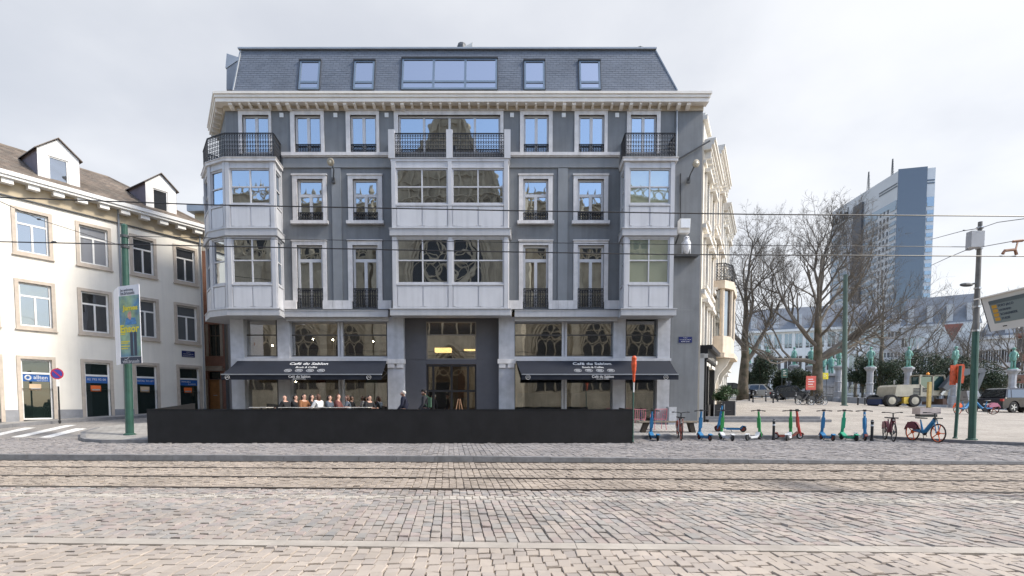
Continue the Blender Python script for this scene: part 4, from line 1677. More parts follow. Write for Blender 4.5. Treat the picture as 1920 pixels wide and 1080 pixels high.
def nameplate(pl, s, z, d, w_, h, lines, label):
    c = pl.pt(s, z, d)
    t = thing('street_name_plate', label, 'sign', c)
    mb = MB()
    pl.box(mb, s - w_ / 2, s + w_ / 2, z - h / 2, z + h / 2, d, d + .015)
    mb.build('plate', NAVY, t)
    for k, (tx, ww) in enumerate(lines):
        zz = z + h * .5 - h * (k + .6) / (len(lines) + .2)
        text(tx, frame3(pl.pt(s, zz, d + .017), pl.e, (0, 0, 1)), ww, LETTER, t, ext=.002)
    return t
nameplate(LB, lx(353, 664), lz(353, 664), .0, .72, .36, [('BRUXELLES', .22), ('RUE BODENBROEK', .56), ('BODENBROEKSTRAAT', .6)], 'dark blue street name plate on the cream wall by the red poster')
nameplate(F, fx(1285, 637), fz(637), .0, .62, .27, [('BRUXELLES', .2), ('PLACE DU PETIT SABLON', .52), ('KLEINE ZAVEL', .4)], 'dark blue street name plate on the grey wall above the utility box')

# ------------------------------------------------------------------ brick house in the gap
BRICK = brick_mat('red_brick', (.22, .085, .055), (.29, .12, .075), (.24, .20, .17), .22, .07, .01, rot=(R(90), 0, 0))
BP = Plane(tuple(xy(374, 600, 33.5))[:2], (1, -.05))
bxx = lambda px, py, d=0: BP.hit(px, py, d)[0]
bzz = lambda py: BP.hit(400, py)[1]
bh = thing('brick_house', 'narrow red brick house with wooden door in the gap between buildings', 'building', (BP.pt(1, 0).x, BP.pt(1, 0).y, .6))
hw = BP.rect(391, 413, 608, 668)
hd = BP.rect(391, 413, 712, 772)
ht = BP.rect(391, 413, 697, 711)
mb = MB()
BP.holes(mb, 0, bxx(450, 600), .3, bzz(470), [hw, hd, ht], dep=.25)
w_ = BP.pt(bxx(450, 600), 0)
mb.build('wall', BRICK, bh)
mb = MB()
BP.box(mb, 0, bxx(450, 600), .3, bzz(470), -6, -.4)
mb.build('core', DARK, bh)
win(BP, bh, hw, d=-.2, fw=.06, cols=2, trans=((hw[2] * .35 + hw[3] * .65),), glass=G_LS, fm=mat('brown_window_paint', (.10, .08, .06), .5))
win(BP, bh, ht, d=-.2, fw=.05, cols=1, glass=G_LS, fm=BLACK, name='fanlight')
WOOD = mat('varnished_oak', (.36, .17, .06), .45, var=.2, scale=5, streak=.2)
mb = MB()
BP.box(mb, hd[0], hd[1], hd[2], hd[3], -.2, -.14)
for k in range(3):
    zz0 = hd[2] + (hd[3] - hd[2]) * (.06 + .32 * k)
    BP.box(mb, hd[0] + .1, hd[1] - .1, zz0, zz0 + (hd[3] - hd[2]) * .26, -.139, -.115)
do = mb.build('door', WOOD, bh)
mb = MB()
BP.box(mb, (hd[0] + hd[1]) / 2 - .12, (hd[0] + hd[1]) / 2 + .12, (hd[2] + hd[3]) / 2, (hd[2] + hd[3]) / 2 + .05, -.114, -.10)
mb.build('letter_slot', STEEL, do)
mb = MB()
for r in (hw, hd):
    BP.box(mb, r[0] - .16, r[0] - .002, r[2], r[3], 0, .05)
    BP.box(mb, r[1] + .002, r[1] + .16, r[2], r[3], 0, .05)
BP.box(mb, hd[0] - .3, hd[1] + .3, ht[3] + .05, ht[3] + .22, 0, .25)
BP.box(mb, hd[0] - .22, hd[1] + .22, ht[3] + .23, ht[3] + .34, 0, .14)
mb.build('stone_dressing', mat('brown_stone', (.30, .25, .2), .8, var=.2), bh)
UC = thing('rear_house', 'cream rear house with grey cornice above the brick house', 'building', (BP.pt(1, 0, -3).x, BP.pt(1, 0, -3).y, .6))
BQ = Plane(tuple(xy(368, 500, 36.5))[:2], (1, -.05))
mb = MB()
zt5 = BQ.hit(390, 400)[1]
BQ.box(mb, 0, 2.8, .5, zt5, -5, 0)
mb.build('wall', mat('yellow_cream_render', (.62, .53, .38), .8, var=.08), UC)
mb = MB()
BQ.box(mb, -.2, 3, zt5, zt5 + .4, -5, .5)
BQ.box(mb, .3, 1.2, zt5 + .42, zt5 + 1.3, -2, -.5)
mb.build('cornice', ZINC, UC)

# ------------------------------------------------------------------ row of pale houses on the right
RP = Plane((9.0, 25.7), (.48, 1))
rxx = lambda px, py, d=0: RP.hit(px, py, d)[0]
rzz = lambda px, py, d=0: RP.hit(px, py, d)[1]
IVORY = mat('ivory_stone', (.66, .60, .51), .75, var=.1, scale=2, streak=.15, bump=.1)
ROSE = mat('rose_sandstone', (.60, .515, .41), .75, var=.12, scale=2, streak=.15, bump=.1)
GREYST = mat('white_grey_stone', (.60, .585, .55), .75, var=.1, scale=2, streak=.18, bump=.1)
WHITEST = mat('bright_white_stone', (.72, .69, .63), .7, var=.08, scale=2, streak=.1)
s1_, s2_, s3_ = 5.3, 11.4, 18.0
rows_ = [(0, s1_, 13.75, IVORY, 'ivory stone town house with deep cornice beside the grey building'), (s1_ + .01, s2_, 15.7, ROSE, 'rose and white stone town house with oriel and round balcony'), (s2_ + .01, s3_, 14.6, GREYST, 'pale grey stone town house with dark slate mansard')]
G_R = glass('town_house_glass', .3, (.9, .95, 1))
for i, (a, b, zt, m, lab) in enumerate(rows_):
    c = RP.pt((a + b) / 2, 0)
    h = thing('town_house', lab, 'building', (c.x, c.y, .6), group=None)
    nw = 2 if b - a > 3 else 1
    hs = []
    for fl in range(4):
        z0 = .7 + (zt - 1.5) * fl / 4 + (.5 if fl else .1)
        z1 = .7 + (zt - 1.5) * (fl + 1) / 4 - .55
        for k in range(nw):
            c0 = a + (b - a) * (k + .5) / nw
            if i == 1 and fl == 1:
                continue
            hs.append((c0 - .55, c0 + .55, z0, z1))
    mb = MB()
    RP.holes(mb, a, b, .2, zt, hs, dep=.3)
    for r in hs:
        RP.box(mb, *r, -.34, -.302)
    p = [RP.pt(a, 0), RP.pt(b, 0), RP.pt(b, 0, -9), RP.pt(a, 0, -9)]
    for u_, v_ in ((1, 2), (2, 3), (3, 0)):
        mb.quad((p[u_].x, p[u_].y, .2), (p[v_].x, p[v_].y, .2), (p[v_].x, p[v_].y, zt), (p[u_].x, p[u_].y, zt))
    mb.quad(*[(q.x, q.y, zt) for q in p])
    mb.build('wall', m, h)
    for r in hs:
        o = win(RP, h, r, d=-.24, fw=.08, cols=2, trans=(r[3] - (r[3] - r[2]) * .3,), glass=G_R, fm=WHITE)
        mb = MB()
        RP.box(mb, r[0] - .2, r[0] - .01, r[2] - .1, r[3] + .12, 0, .10)
        RP.box(mb, r[1] + .01, r[1] + .2, r[2] - .1, r[3] + .12, 0, .10)
        RP.box(mb, r[0] - .32, r[1] + .32, r[3] + .14, r[3] + .30, 0, .28)
        RP.box(mb, r[0] - .28, r[1] + .28, r[2] - .24, r[2] - .11, 0, .22)
        mb.build('surround', WHITEST, o)
    for k, (h0, h1, d) in enumerate(((-.95, -.8, .10), (-.35, -.18, .34), (-.178, 0, .45), (.002, .12, .52))):
        mb = MB()
        RP.box(mb, a + .02, b - .02, zt + h0, zt + h1, .001, d)
        mb.build('cornice_moulding', WHITEST if i < 2 else m, h)
    for fl in (1, 2, 3):
        mb = MB()
        zz = .7 + (zt - 1.5) * fl / 4
        RP.box(mb, a + .02, b - .02, zz - .08, zz + .12, .001, .16 if fl > 1 else .35)
        mb.build('string_course', WHITEST if i < 2 else m, h)
    s = a + .2
    while s < b - .2:
        mb = MB()
        RP.box(mb, s, s + .18, zt - .72, zt - .36, .001, .30)
        mb.build('cornice_bracket', WHITEST, h)
        s += .62
    if i == 0:
        mb = MB()      # parapet dormer
        q = (a + .3, a + 1.9)
        RP.box(mb, q[0], q[1], zt + .13, zt + 1.1, -.6, -.05)
        RP.box(mb, q[0] - .15, q[1] + .15, zt + 1.1, zt + 1.3, -.7, .12)
        RP.box(mb, q[0] - .05, q[1] + .05, zt + 1.3, zt + 1.45, -.6, .02)
        mb.build('parapet_dormer', WHITEST, h)
        mb = MB()     # shop front, black joinery
        RP.box(mb, a + .05, b - .6, 3.6, 4.1, .001, .35)
        RP.box(mb, a + .05, b - .55, 4.1, 4.3, .001, .55)
        for sx_ in (a + .05, a + 1.2, b - .9):
            RP.box(mb, sx_, sx_ + .28, .5, 3.6, .001, .28)
        RP.box(mb, a + .05, b - .1, .4, 1.45, .002, .22)
        mb.build('shop_front', BLACK, h)
        mb = MB()
        RP.box(mb, a + .02, a + .045, .5, 3.9, .0, .2)
        mb.build('white_edge_post', WHITE, h)
    if i == 1:
        # oriel on consoles with a railed balcony on top
        oc = (a + b) / 2
        zo0, zo1 = rzz(1356, 652, .8), rzz(1356, 492, .8)
        mb = MB()
        hwid = (b - a) * .36
        plan = [(oc - hwid, 0), (oc - hwid, .55), (oc - hwid * .62, .95), (oc + hwid * .62, .95), (oc + hwid, .55), (oc + hwid, 0)]
        mb.ext([RP.pt(s_, zo0, d_) for s_, d_ in plan], (0, 0, (zo1 - zo0) * .24))
        mb.ext([RP.pt(oc + (s_ - oc) * 1.06, zo1 - .45, d_ * 1.1) for s_, d_ in plan], (0, 0, .45))
        zc1 = zo0 + (zo1 - zo0) * .24
        for s_, d_ in plan[1:5]:
            q = RP.pt(s_ + (oc - s_) * .05, 0, d_ - .08)
            mb.tube([(q.x, q.y, zc1), (q.x, q.y, zo1 - .44)], .13, 8)
        mb.ext([RP.pt(oc + (s_ - oc) * 1.15, zo0 - .28, d_ * 1.22) for s_, d_ in plan], (0, 0, .27))
        fixn(mb.build('oriel', ROSE, h))
        mb = MB()
        mb.ext([RP.pt(oc + (s_ - oc) * .93, zc1, d_ * .9) for s_, d_ in plan], (0, 0, zo1 - .46 - zc1))
        fixn(mb.build('oriel_glazing', G_R, h))
        for sg in (-1, 1):
            mb = MB()
            c0 = oc + sg * hwid * .75
            mb.ext([RP.pt(c0 - .16, zo0 - .29, 0), RP.pt(c0 - .16, zo0 - .29, .95), RP.pt(c0 - .16, zo0 - .7, .75), RP.pt(c0 - .16, zo0 - 1.2, .35), RP.pt(c0 - .16, zo0 - 1.7, .2), RP.pt(c0 - .16, zo0 - 1.7, 0)], RP.e * .32)
            fixn(mb.build('console', WHITEST, h))
        for (sa, da), (sb2, db) in zip(plan, plan[1:]):
            p0, p1 = RP.pt(sa, 0, da), RP.pt(sb2, 0, db)
            pl = Plane((p0.x, p0.y), (p1.x - p0.x, p1.y - p0.y))
            guard(h, pl, .02, (p1 - p0).length - .02, zo1 + .02, zo1 + 1.0, step=.16)
    if i == 2:
        mb = MB()
        mb.ext([RP.pt(a, zt + .13, .1), RP.pt(a, zt + 1.9, -.9), RP.pt(a, zt + 2.0, -5), RP.pt(a, zt + .13, -5)], RP.e * (b - a))
        fixn(mb.build('mansard', SLATE_U, h))
        mb = MB()
        RP.box(mb, a + .5, a + 1.7, zt + .2, zt + 1.7, -.9, .0)
        mb.build('dormer', mat('slate_blue_lead', (.15, .19, .25), .5), h)

# ------------------------------------------------------------------ hotel tower
TW = mat('tower_white_cladding', (.47, .48, .50), .6, var=.05, scale=.2)
TD = glass('tower_dark_glass', .03, (.8, .88, 1), body=(.072, .08, .09), wav=.0)
TG = glass('tower_blue_glass', .14, (.75, .88, 1), body=(.17, .215, .265), wav=.0)
tower = thing('hotel_tower', 'tall glass hotel tower behind the bare trees', 'tower', (150, 218, 2))
TLp = Plane((142.4, 242), (141.2 - 142.4, 200 - 242))
TRp = Plane((141.2, 200), (11.4, -3.0))
zT = TRp.hit(1700, 319)[1]
Ltl, Ltr = math.hypot(1.6, 42), math.hypot(11.4, 3)
mb = MB()
pa, pb, pc = TLp.pt(0, 0), TLp.pt(Ltl, 0), TRp.pt(Ltr, 0)
pd = Vector((155, 240, 0))
mb.ext([(q.x, q.y, 0) for q in (pa, pb, pc, pd)], (0, 0, zT))
fixn(mb.build('body', TW, tower))
tsx = lambda px, py: TLp.hit(px, py)[0]
tsr = lambda px, py: TRp.hit(px, py)[0]
mb = MB()
TRp.box(mb, 0, tsr(1735, 400), 2, zT + .5, .05, .4)
mb.build('dark_glass_face', TD, tower)
mb = MB()
a0, a1 = tsx(1600, 500), tsx(1616, 500)
TLp.box(mb, a0, a1, 2, TLp.hit(1608, 386)[1], .05, .9)
mb.build('dark_shaft', mat('dark_shaft_cladding', (.075, .08, .095), .5), tower)
nf = 26
g0, g1 = a1 + .3, Ltl - .3
for k in range(nf):
    z0 = 4 + (zT - 16) * k / nf
    hgt = (zT - 16) / nf
    mb = MB()
    TLp.box(mb, g0, g0 + (g1 - g0) * .45, z0 + hgt * .38, z0 + hgt * .9, .02, .25)
    mb.build('window_strip', TG, tower)
    mb = MB()
    TLp.box(mb, g1 - (g1 - g0) * .16, g1, z0 + hgt * .38, z0 + hgt * .9, .02, .25)
    mb.build('window_strip', TG, tower)
    for j in range(3):
        mb = MB()
        c = g0 + (g1 - g0) * (.53 + .11 * j)
        TLp.box(mb, c, c + .7, z0 + hgt * .35, z0 + hgt * .9, .02, .2)
        mb.build('window', TD, tower)
    mb = MB()
    TLp.box(mb, .5, a0 - 5, z0 + hgt * .42, z0 + hgt * .85, .02, .2)
    mb.build('window_strip', TG, tower)
    mb = MB()
    TRp.box(mb, tsr(1735, 400) + .4, Ltr - .2, z0 + hgt * .4, z0 + hgt * .9, .02, .2)
    mb.build('window_strip', TG, tower)
mb = MB()
TLp.box(mb, a0 - 4.6, a0 - .2, 2, zT - 9, .02, .3)
mb.build('grey_shaft', mat('grey_shaft', (.33, .35, .39), .6), tower)
for z0, h, m, s0 in ((zT - 12.5, 2.2, TG, g0), (zT - 5.6, .5, TD, g0 + 9), (zT - 4.6, .5, TD, g0 + 9)):
    mb = MB()
    TLp.box(mb, s0, Ltl - .2, z0, z0 + h, .02, .15)
    mb.build('top_band', m, tower)
    mb = MB()
    TRp.box(mb, tsr(1735, 400) + .2, Ltr - .2, z0, z0 + h, .02, .15)
    mb.build('top_band', m, tower)
tm = frame3(TLp.pt(6.3, zT - 4.5, .12), TLp.e, (0, 0, 1))
text('The Hotel', tm, 11.5, BLACK, tower, ext=.15, maxh=4.6)
for px, py, Y, h, w_ in ((1628, 350, 228, 11.5, .5), (1673, 322, 205, 6.5, .25)):
    q = P(px, py, Y)
    q.z = zT
    mb = MB()
    for sx_, sy_ in ((-1, -1), (1, -1), (1, 1), (-1, 1)):
        mb.tube([(q.x + sx_ * w_, q.y + sy_ * w_, zT), (q.x + sx_ * .1, q.y + sy_ * .1, zT + h)], .09, 4)
    for k in range(7):
        t = k / 7
        ww = w_ * (1 - t) + .1
        z0, z1 = zT + h * t, zT + h * (t + 1 / 7)
        mb.tube([(q.x - ww, q.y - ww, z0), (q.x + ww, q.y - ww, z1)], .06, 3)
        mb.tube([(q.x + ww, q.y - ww, z0), (q.x - ww, q.y - ww, z1)], .06, 3)
        mb.tube([(q.x - ww * 1.6, q.y - ww, z1), (q.x + ww * 1.6, q.y - ww, z1)], .06, 3)
    mb.build('antenna_mast', DARK, tower)

# ------------------------------------------------------------------ buildings beyond the square
FARW = mat('far_white_wall', (.64, .62, .59), .8, var=.08, scale=.3, streak=.08)
FARG = mat('far_grey_wall', (.42, .42, .43), .8, var=.08, scale=.3)
FARR = mat('far_slate_roof', (.16, .17, .19), .7, var=.15, scale=.5)
FARB = mat('far_brick_wall', (.25, .12, .085), .85, var=.15, scale=.6)
G_F = glass('far_window_glass', .12, (.9, .95, 1), body=(.05, .055, .065), wav=0)
def far(name, label, px0, px1, ytop, Y, rows, ncol, m, roof=None, rh=4, yb=735, skew=0, wsz=(1.2, 1.9), gables=None, zg=None):
    a = xy(px0, 650, Y)
    r0_, r1_ = a.x / a.y, xy(px1, 650, Y).x / Y
    sk_ = (r1_ * a.y - a.x) / (1 + r1_ * r0_)
    b = Vector((a.x + sk_, a.y - r0_ * sk_, 0))
    pl = Plane((a.x, a.y), (b.x - a.x, b.y - a.y))
    L = (b - a).length
    zt = P((px0 + px1) / 2, ytop, Y + skew / 2).z
    z0 = zg if zg is not None else gz(min(a.x, 70), min(Y, 75))
    c = (a + b) / 2
    t = thing(name, label, 'building', (c.x, c.y, z0))
    hs = []
    fh = (zt - z0 - 1) / rows
    for i in range(rows):
        for j in range(ncol):
            cx_ = L * (j + .5) / ncol
            zz = z0 + .9 + fh * i
            hs.append((cx_ - wsz[0] / 2, cx_ + wsz[0] / 2, zz + fh * .18, zz + fh * .18 + min(wsz[1], fh * .68)))
    mb = MB()
    pl.holes(mb, 0, L, z0 - 1, zt, hs, dep=.25)
    pl.box(mb, 0, L, z0 - 1, zt, -10, -.3)
    mb.build('wall', m, t)
    for r in hs:
        win(pl, t, r, d=-.2, fw=.09, cols=2, trans=(), glass=G_F, fm=FARW, tilt=0)
    mb = MB()
    pl.box(mb, -.3, L + .3, zt - .5, zt - .002, .0, .5)
    mb.build('cornice', m, t)
    if roof:
        mb = MB()
        p = [pl.pt(-.2, zt, .4), pl.pt(L + .2, zt, .4), pl.pt(L + .2, zt, -10), pl.pt(-.2, zt, -10)]
        q = [pl.pt(1.0, zt + rh, -rh * .6), pl.pt(L - 1.0, zt + rh, -rh * .6), pl.pt(L - 1, zt + rh, -10 + rh * .6), pl.pt(1, zt + rh, -10 + rh * .6)]
        mb.hexa(p + q)
        ro = mb.build('roof', roof, t)
        for j in range(max(1, ncol // 2)):
            mb = MB()
            cx_ = L * (j + .5) / max(1, ncol // 2)
            pl.box(mb, cx_ - .6, cx_ + .6, zt + .3, zt + rh * .62, -rh * .5, .1)
            mb.build('dormer', FARG, ro)
    return t, pl, L, zt
far('palace_wing', 'long white palace wing with tall windows behind the big tree', 1392, 1655, 622, 118, 3, 13, FARW, FARR, 5, wsz=(1.5, 3.2))
far('slate_roofed_mansion', 'grey stone mansion with broad slate roof below the tower', 1688, 1836, 612, 135, 3, 9, FARG, FARR, 7.2, wsz=(1.4, 2.4))
far('white_house', 'white house front at the right behind the display board', 1836, 1912, 632, 92, 2, 5, FARW, FARR, 2.6, wsz=(1.5, 2.3))
far('brick_town_house', 'brown brick house at the far right edge behind the dark car', 1908, 1990, 625, 76, 3, 5, FARB, FARR, 3, wsz=(1.2, 2.0))
far('grey_block', 'distant grey apartment block left of the big tree', 1398, 1450, 598, 190, 6, 6, FARG, None, wsz=(1.6, 1.6))
far('pale_block', 'distant pale block at the foot of the tower', 1572, 1690, 606, 165, 4, 9, FARG, FARR, 3, wsz=(1.6, 1.6))
# twin-gabled white house with a red valley roof
gh = thing('gabled_white_house', 'white house with two gables and a red tiled valley roof', 'building', tuple(xy(1780, 660, 104))[:2] + (1.5,))
ga, gb = xy(1722, 650, 104), xy(1836, 650, 104)
pl = Plane((ga.x, ga.y), (1, -.72))
L = (gb.x - ga.x) * .86
zq = lambda py: P(1780, py, 104).z
ze_, zp_ = zq(643), zq(610)
mb = MB()
mb.ext([pl.pt(0, 0, 0), pl.pt(L, 0, 0), pl.pt(L, ze_, 0), pl.pt(L * .76, zp_, 0), pl.pt(L * .66, zp_ - .3, 0), pl.pt(L * .5, ze_ - .2, 0), pl.pt(L * .36, zp_ - .3, 0), pl.pt(L * .26, zp_, 0), pl.pt(0, ze_, 0)], -pl.n * 8)
fixn(mb.build('wall', FARW, gh))
mb = MB()
mb.ext([pl.pt(L * .37, zp_ - .1, -.6), pl.pt(L * .65, zp_ - .1, -.6), pl.pt(L * .5, ze_ - .3, -.6)], -pl.n * .5)
RT = mat('red_roof_tile', (.26, .10, .075), .8, var=.2, scale=1.5)
fixn(mb.build('valley_roof', RT, gh))
for k in range(3):
    for j in range(8):
        s = L * (j + .5) / 8
        zz = 2.4 + k * 3.3
        if zz + 1.6 > ze_ - 1:
            continue
        win(pl, gh, (s - .4, s + .4, zz, zz + 1.6), d=.02, fw=.08, cols=1, glass=G_F, fm=FARG, tilt=0)

# ------------------------------------------------------------------ the gothic church across the street (seen in the panes)
GOTH = mat('weathered_gothic_stone', (.54, .475, .365), .85, var=.22, scale=.7, streak=.3, bump=.2, bscale=6)
GOTHD = mat('dark_leaded_window', (.03, .032, .035), .3, var=.1)
ch = thing('gothic_church', 'gothic stone church across the street, mirrored in the building windows', 'church', (-7, -13, 0))
CP = Plane((0, -14), (-1, 0))
CT = Plane((0, -11), (-1, 0))
CC = Plane((0, -19), (-1, 0))
def arch(cx_, z0, zs, hw_, pl, d, k=10):
    """pointed arch outline"""
    pts = [(cx_ - hw_, z0), (cx_ - hw_, zs)]
    r = hw_ * 2
    for i in range(1, k):
        t = math.pi - math.pi / 3 * i / k
        pts.append((cx_ + hw_ + r * math.cos(t), zs + r * math.sin(t)))
    pts.append((cx_, zs + r * math.sin(math.pi / 3)))
    for i in range(k - 1, 0, -1):
        t = math.pi / 3 * i / k
        pts.append((cx_ - hw_ + r * math.cos(t), zs + r * math.sin(t)))
    pts += [(cx_ + hw_, zs), (cx_ + hw_, z0)]
    return [pl.pt(s, z, d) for s, z in pts]
def gwin(par, pl, cx_, z0, zs, hw_, lights=3):
    o = MB()
    o.ext(arch(cx_, z0, zs, hw_, pl, .02), pl.n * .05)
    w_ = fixn(o.build('window', GOTHD, par))
    t = MB()
    for j, (g, r) in enumerate(((0, .13), (.28, .16), (.6, .2))):
        t.tube(arch(cx_, z0, zs, hw_ + g, pl, .12 + j * .14), r, 5)
    for j in range(1, lights):
        s = cx_ - hw_ + 2 * hw_ * j / lights
        t.tube([pl.pt(s, z0, .1), pl.pt(s, zs + .4, .1)], .08, 5)
    lw = hw_ / lights
    for j in range(lights):
        t.tube(arch(cx_ - hw_ + lw * (2 * j + 1), zs - 1, zs - .2, lw, pl, .1, 4), .06, 4)
    for s, z, r in ((cx_ - hw_ * .38, zs + hw_ * .75, hw_ * .36), (cx_ + hw_ * .38, zs + hw_ * .75, hw_ * .36), (cx_, zs + hw_ * 1.3, hw_ * .26)):
        t.tube([pl.pt(s + r * math.cos(q * .5236), z + r * math.sin(q * .5236), .1) for q in range(13)], .07, 4, False)
    t.build('tracery', GOTH, w_)
def balus(par, pl, s0, s1, z, d, h=1.5):
    m2 = MB()
    pl.box(m2, s0, s1, z, z + .2, d - .1, d + .2)
    pl.box(m2, s0, s1, z + h - .15, z + h, d - .05, d + .15)
    n = int((s1 - s0) / 1.1)
    for k in range(n):
        c = s0 + (s1 - s0) * (k + .5) / n
        m2.tube([pl.pt(c + .48 * math.cos(q * .7854), z + h / 2 + .48 * math.sin(q * .7854), d) for q in range(9)], .07, 4, False)
        pl.box(m2, c + .5, c + .6, z + .2, z + h - .15, d - .05, d + .05)
        m2.add([pl.pt(c - .12, z + h, d - .1), pl.pt(c + .12, z + h, d - .1), pl.pt(c + .12, z + h, d + .1), pl.pt(c - .12, z + h, d + .1), pl.pt(c, z + h + .8, d)], [(0, 1, 4), (1, 2, 4), (2, 3, 4), (3, 0, 4)])
    m2.build('balustrade', GOTH, par)
tx = 7.1      # transept axis (plane coordinate = -X)
mb = MB()
CP.box(mb, -34, tx - 7, 0, 19, -5, 0)
CP.box(mb, tx + 7, 46, 0, 19, -5, 0)
CC.box(mb, -34, 46, 19.1, 26.5, -6, 0)
mb.build('nave_wall', GOTH, ch)
balus(ch, CP, -34, tx - 7, 18.2, .15)
balus(ch, CP, tx + 7, 46, 18.2, .15)
balus(ch, CC, -34, tx - 5, 26.5, .1, 1.4)
balus(ch, CC, tx + 5, 46, 26.5, .1, 1.4)
for s in (-26.6, -21.1, -15.6, -10.1, -4.6, 19.5, 25, 30.5, 36, 41.5):
    gwin(ch, CP, s, 3.2, 8.2, 1.75)
    gwin(ch, CC, s, 19.6, 22.6, 1.5)
for s in (-29.3, -23.8, -18.3, -12.9, -7.4, -1.9, 16.8, 22.2, 27.7, 33.2, 38.7):
    m2 = MB()
    CP.box(m2, s - .45, s + .45, 0, 17, 0, 1.5)
    CP.box(m2, s - .35, s + .35, 17, 22, 0, .9)
    m2.lathe([(.5, 22), (.3, 23), (.04, 27)], (CP.pt(s, 0, .45).x, CP.pt(s, 0, .45).y, 0), 4)
    for k in range(4):
        m2.lathe([(.42 - k * .08, 23 + k), (.5 - k * .08, 23.2 + k), (.36 - k * .08, 23.4 + k)], (CP.pt(s, 0, .45).x, CP.pt(s, 0, .45).y, 0), 4)
    m2.build('buttress', GOTH, ch)
mb = MB()
CT.box(mb, tx - 7, tx + 7, 0, 23, -8, 0)
mb.ext([CT.pt(tx - 6.2, 23, -.3), CT.pt(tx + 6.2, 23, -.3), CT.pt(tx, 36.2, -.3)], -CT.n * .8)
fixn(mb.build('transept', GOTH, ch))
m2 = MB()
for sg in (-1, 1):
    m2.tube([CT.pt(tx + sg * 6.4, 22.6, -.2), CT.pt(tx, 36.5, -.2)], .35, 5)
    for k in range(9):
        q = CT.pt(tx + sg * 6.4 * (1 - k / 9), 22.6 + 13.9 * k / 9 + .5, -.2)
        m2.ball(q, .38, 5, 4)
for k in range(7):
    hw_ = 5.2 - k * .72
    zz = 23.6 + k * 1.5
    CT.box(m2, tx - hw_, tx + hw_, zz, zz + .12, -.3, -.12)
for s in (-3.6, -2.4, -1.2, 0, 1.2, 2.4, 3.6):
    top = 36.2 - abs(s) * 2.13 - .6
    CT.box(m2, tx + s - .12, tx + s + .12, 23, top, -.3, -.05)
m2.build('gable_tracery', GOTH, ch)
gwin(ch, CT, tx, 9.5, 15.5, 4.0, 5)
m2 = MB()
for k in range(8):
    t = k * math.pi / 4
    m2.tube([CT.pt(tx + 1.9 * math.cos(t) + 1.0 * math.cos(q * .5236), 17.6 + 1.9 * math.sin(t) + 1.0 * math.sin(q * .5236), .15) for q in range(13)], .09, 4, False)
m2.tube([CT.pt(tx + 3.1 * math.cos(q * .2618), 17.6 + 3.1 * math.sin(q * .2618), .16) for q in range(25)], .16, 5, False)
m2.build('rose_tracery', GOTH, ch)
gwin(ch, CT, tx, .2, 4.2, 1.8, 2)
balus(ch, CT, tx - 6.5, tx + 6.5, 22.6, .2, 1.5)
for sg in (-1, 1):
    m2 = MB()
    q = CT.pt(tx + sg * 7.4, 0, .3)
    m2.lathe([(1.25, 0), (1.2, 14), (1.0, 14.2), (1.0, 24), (1.25, 24.2), (1.2, 24.8), (.85, 25), (.06, 33)], (q.x, q.y, 0), 8)
    for k in range(7):
        m2.lathe([(.72 - k * .09, 26 + k), (.86 - k * .09, 26.15 + k), (.68 - k * .09, 26.3 + k)], (q.x, q.y, 0), 8)
    m2.build('stair_turret', GOTH, ch)
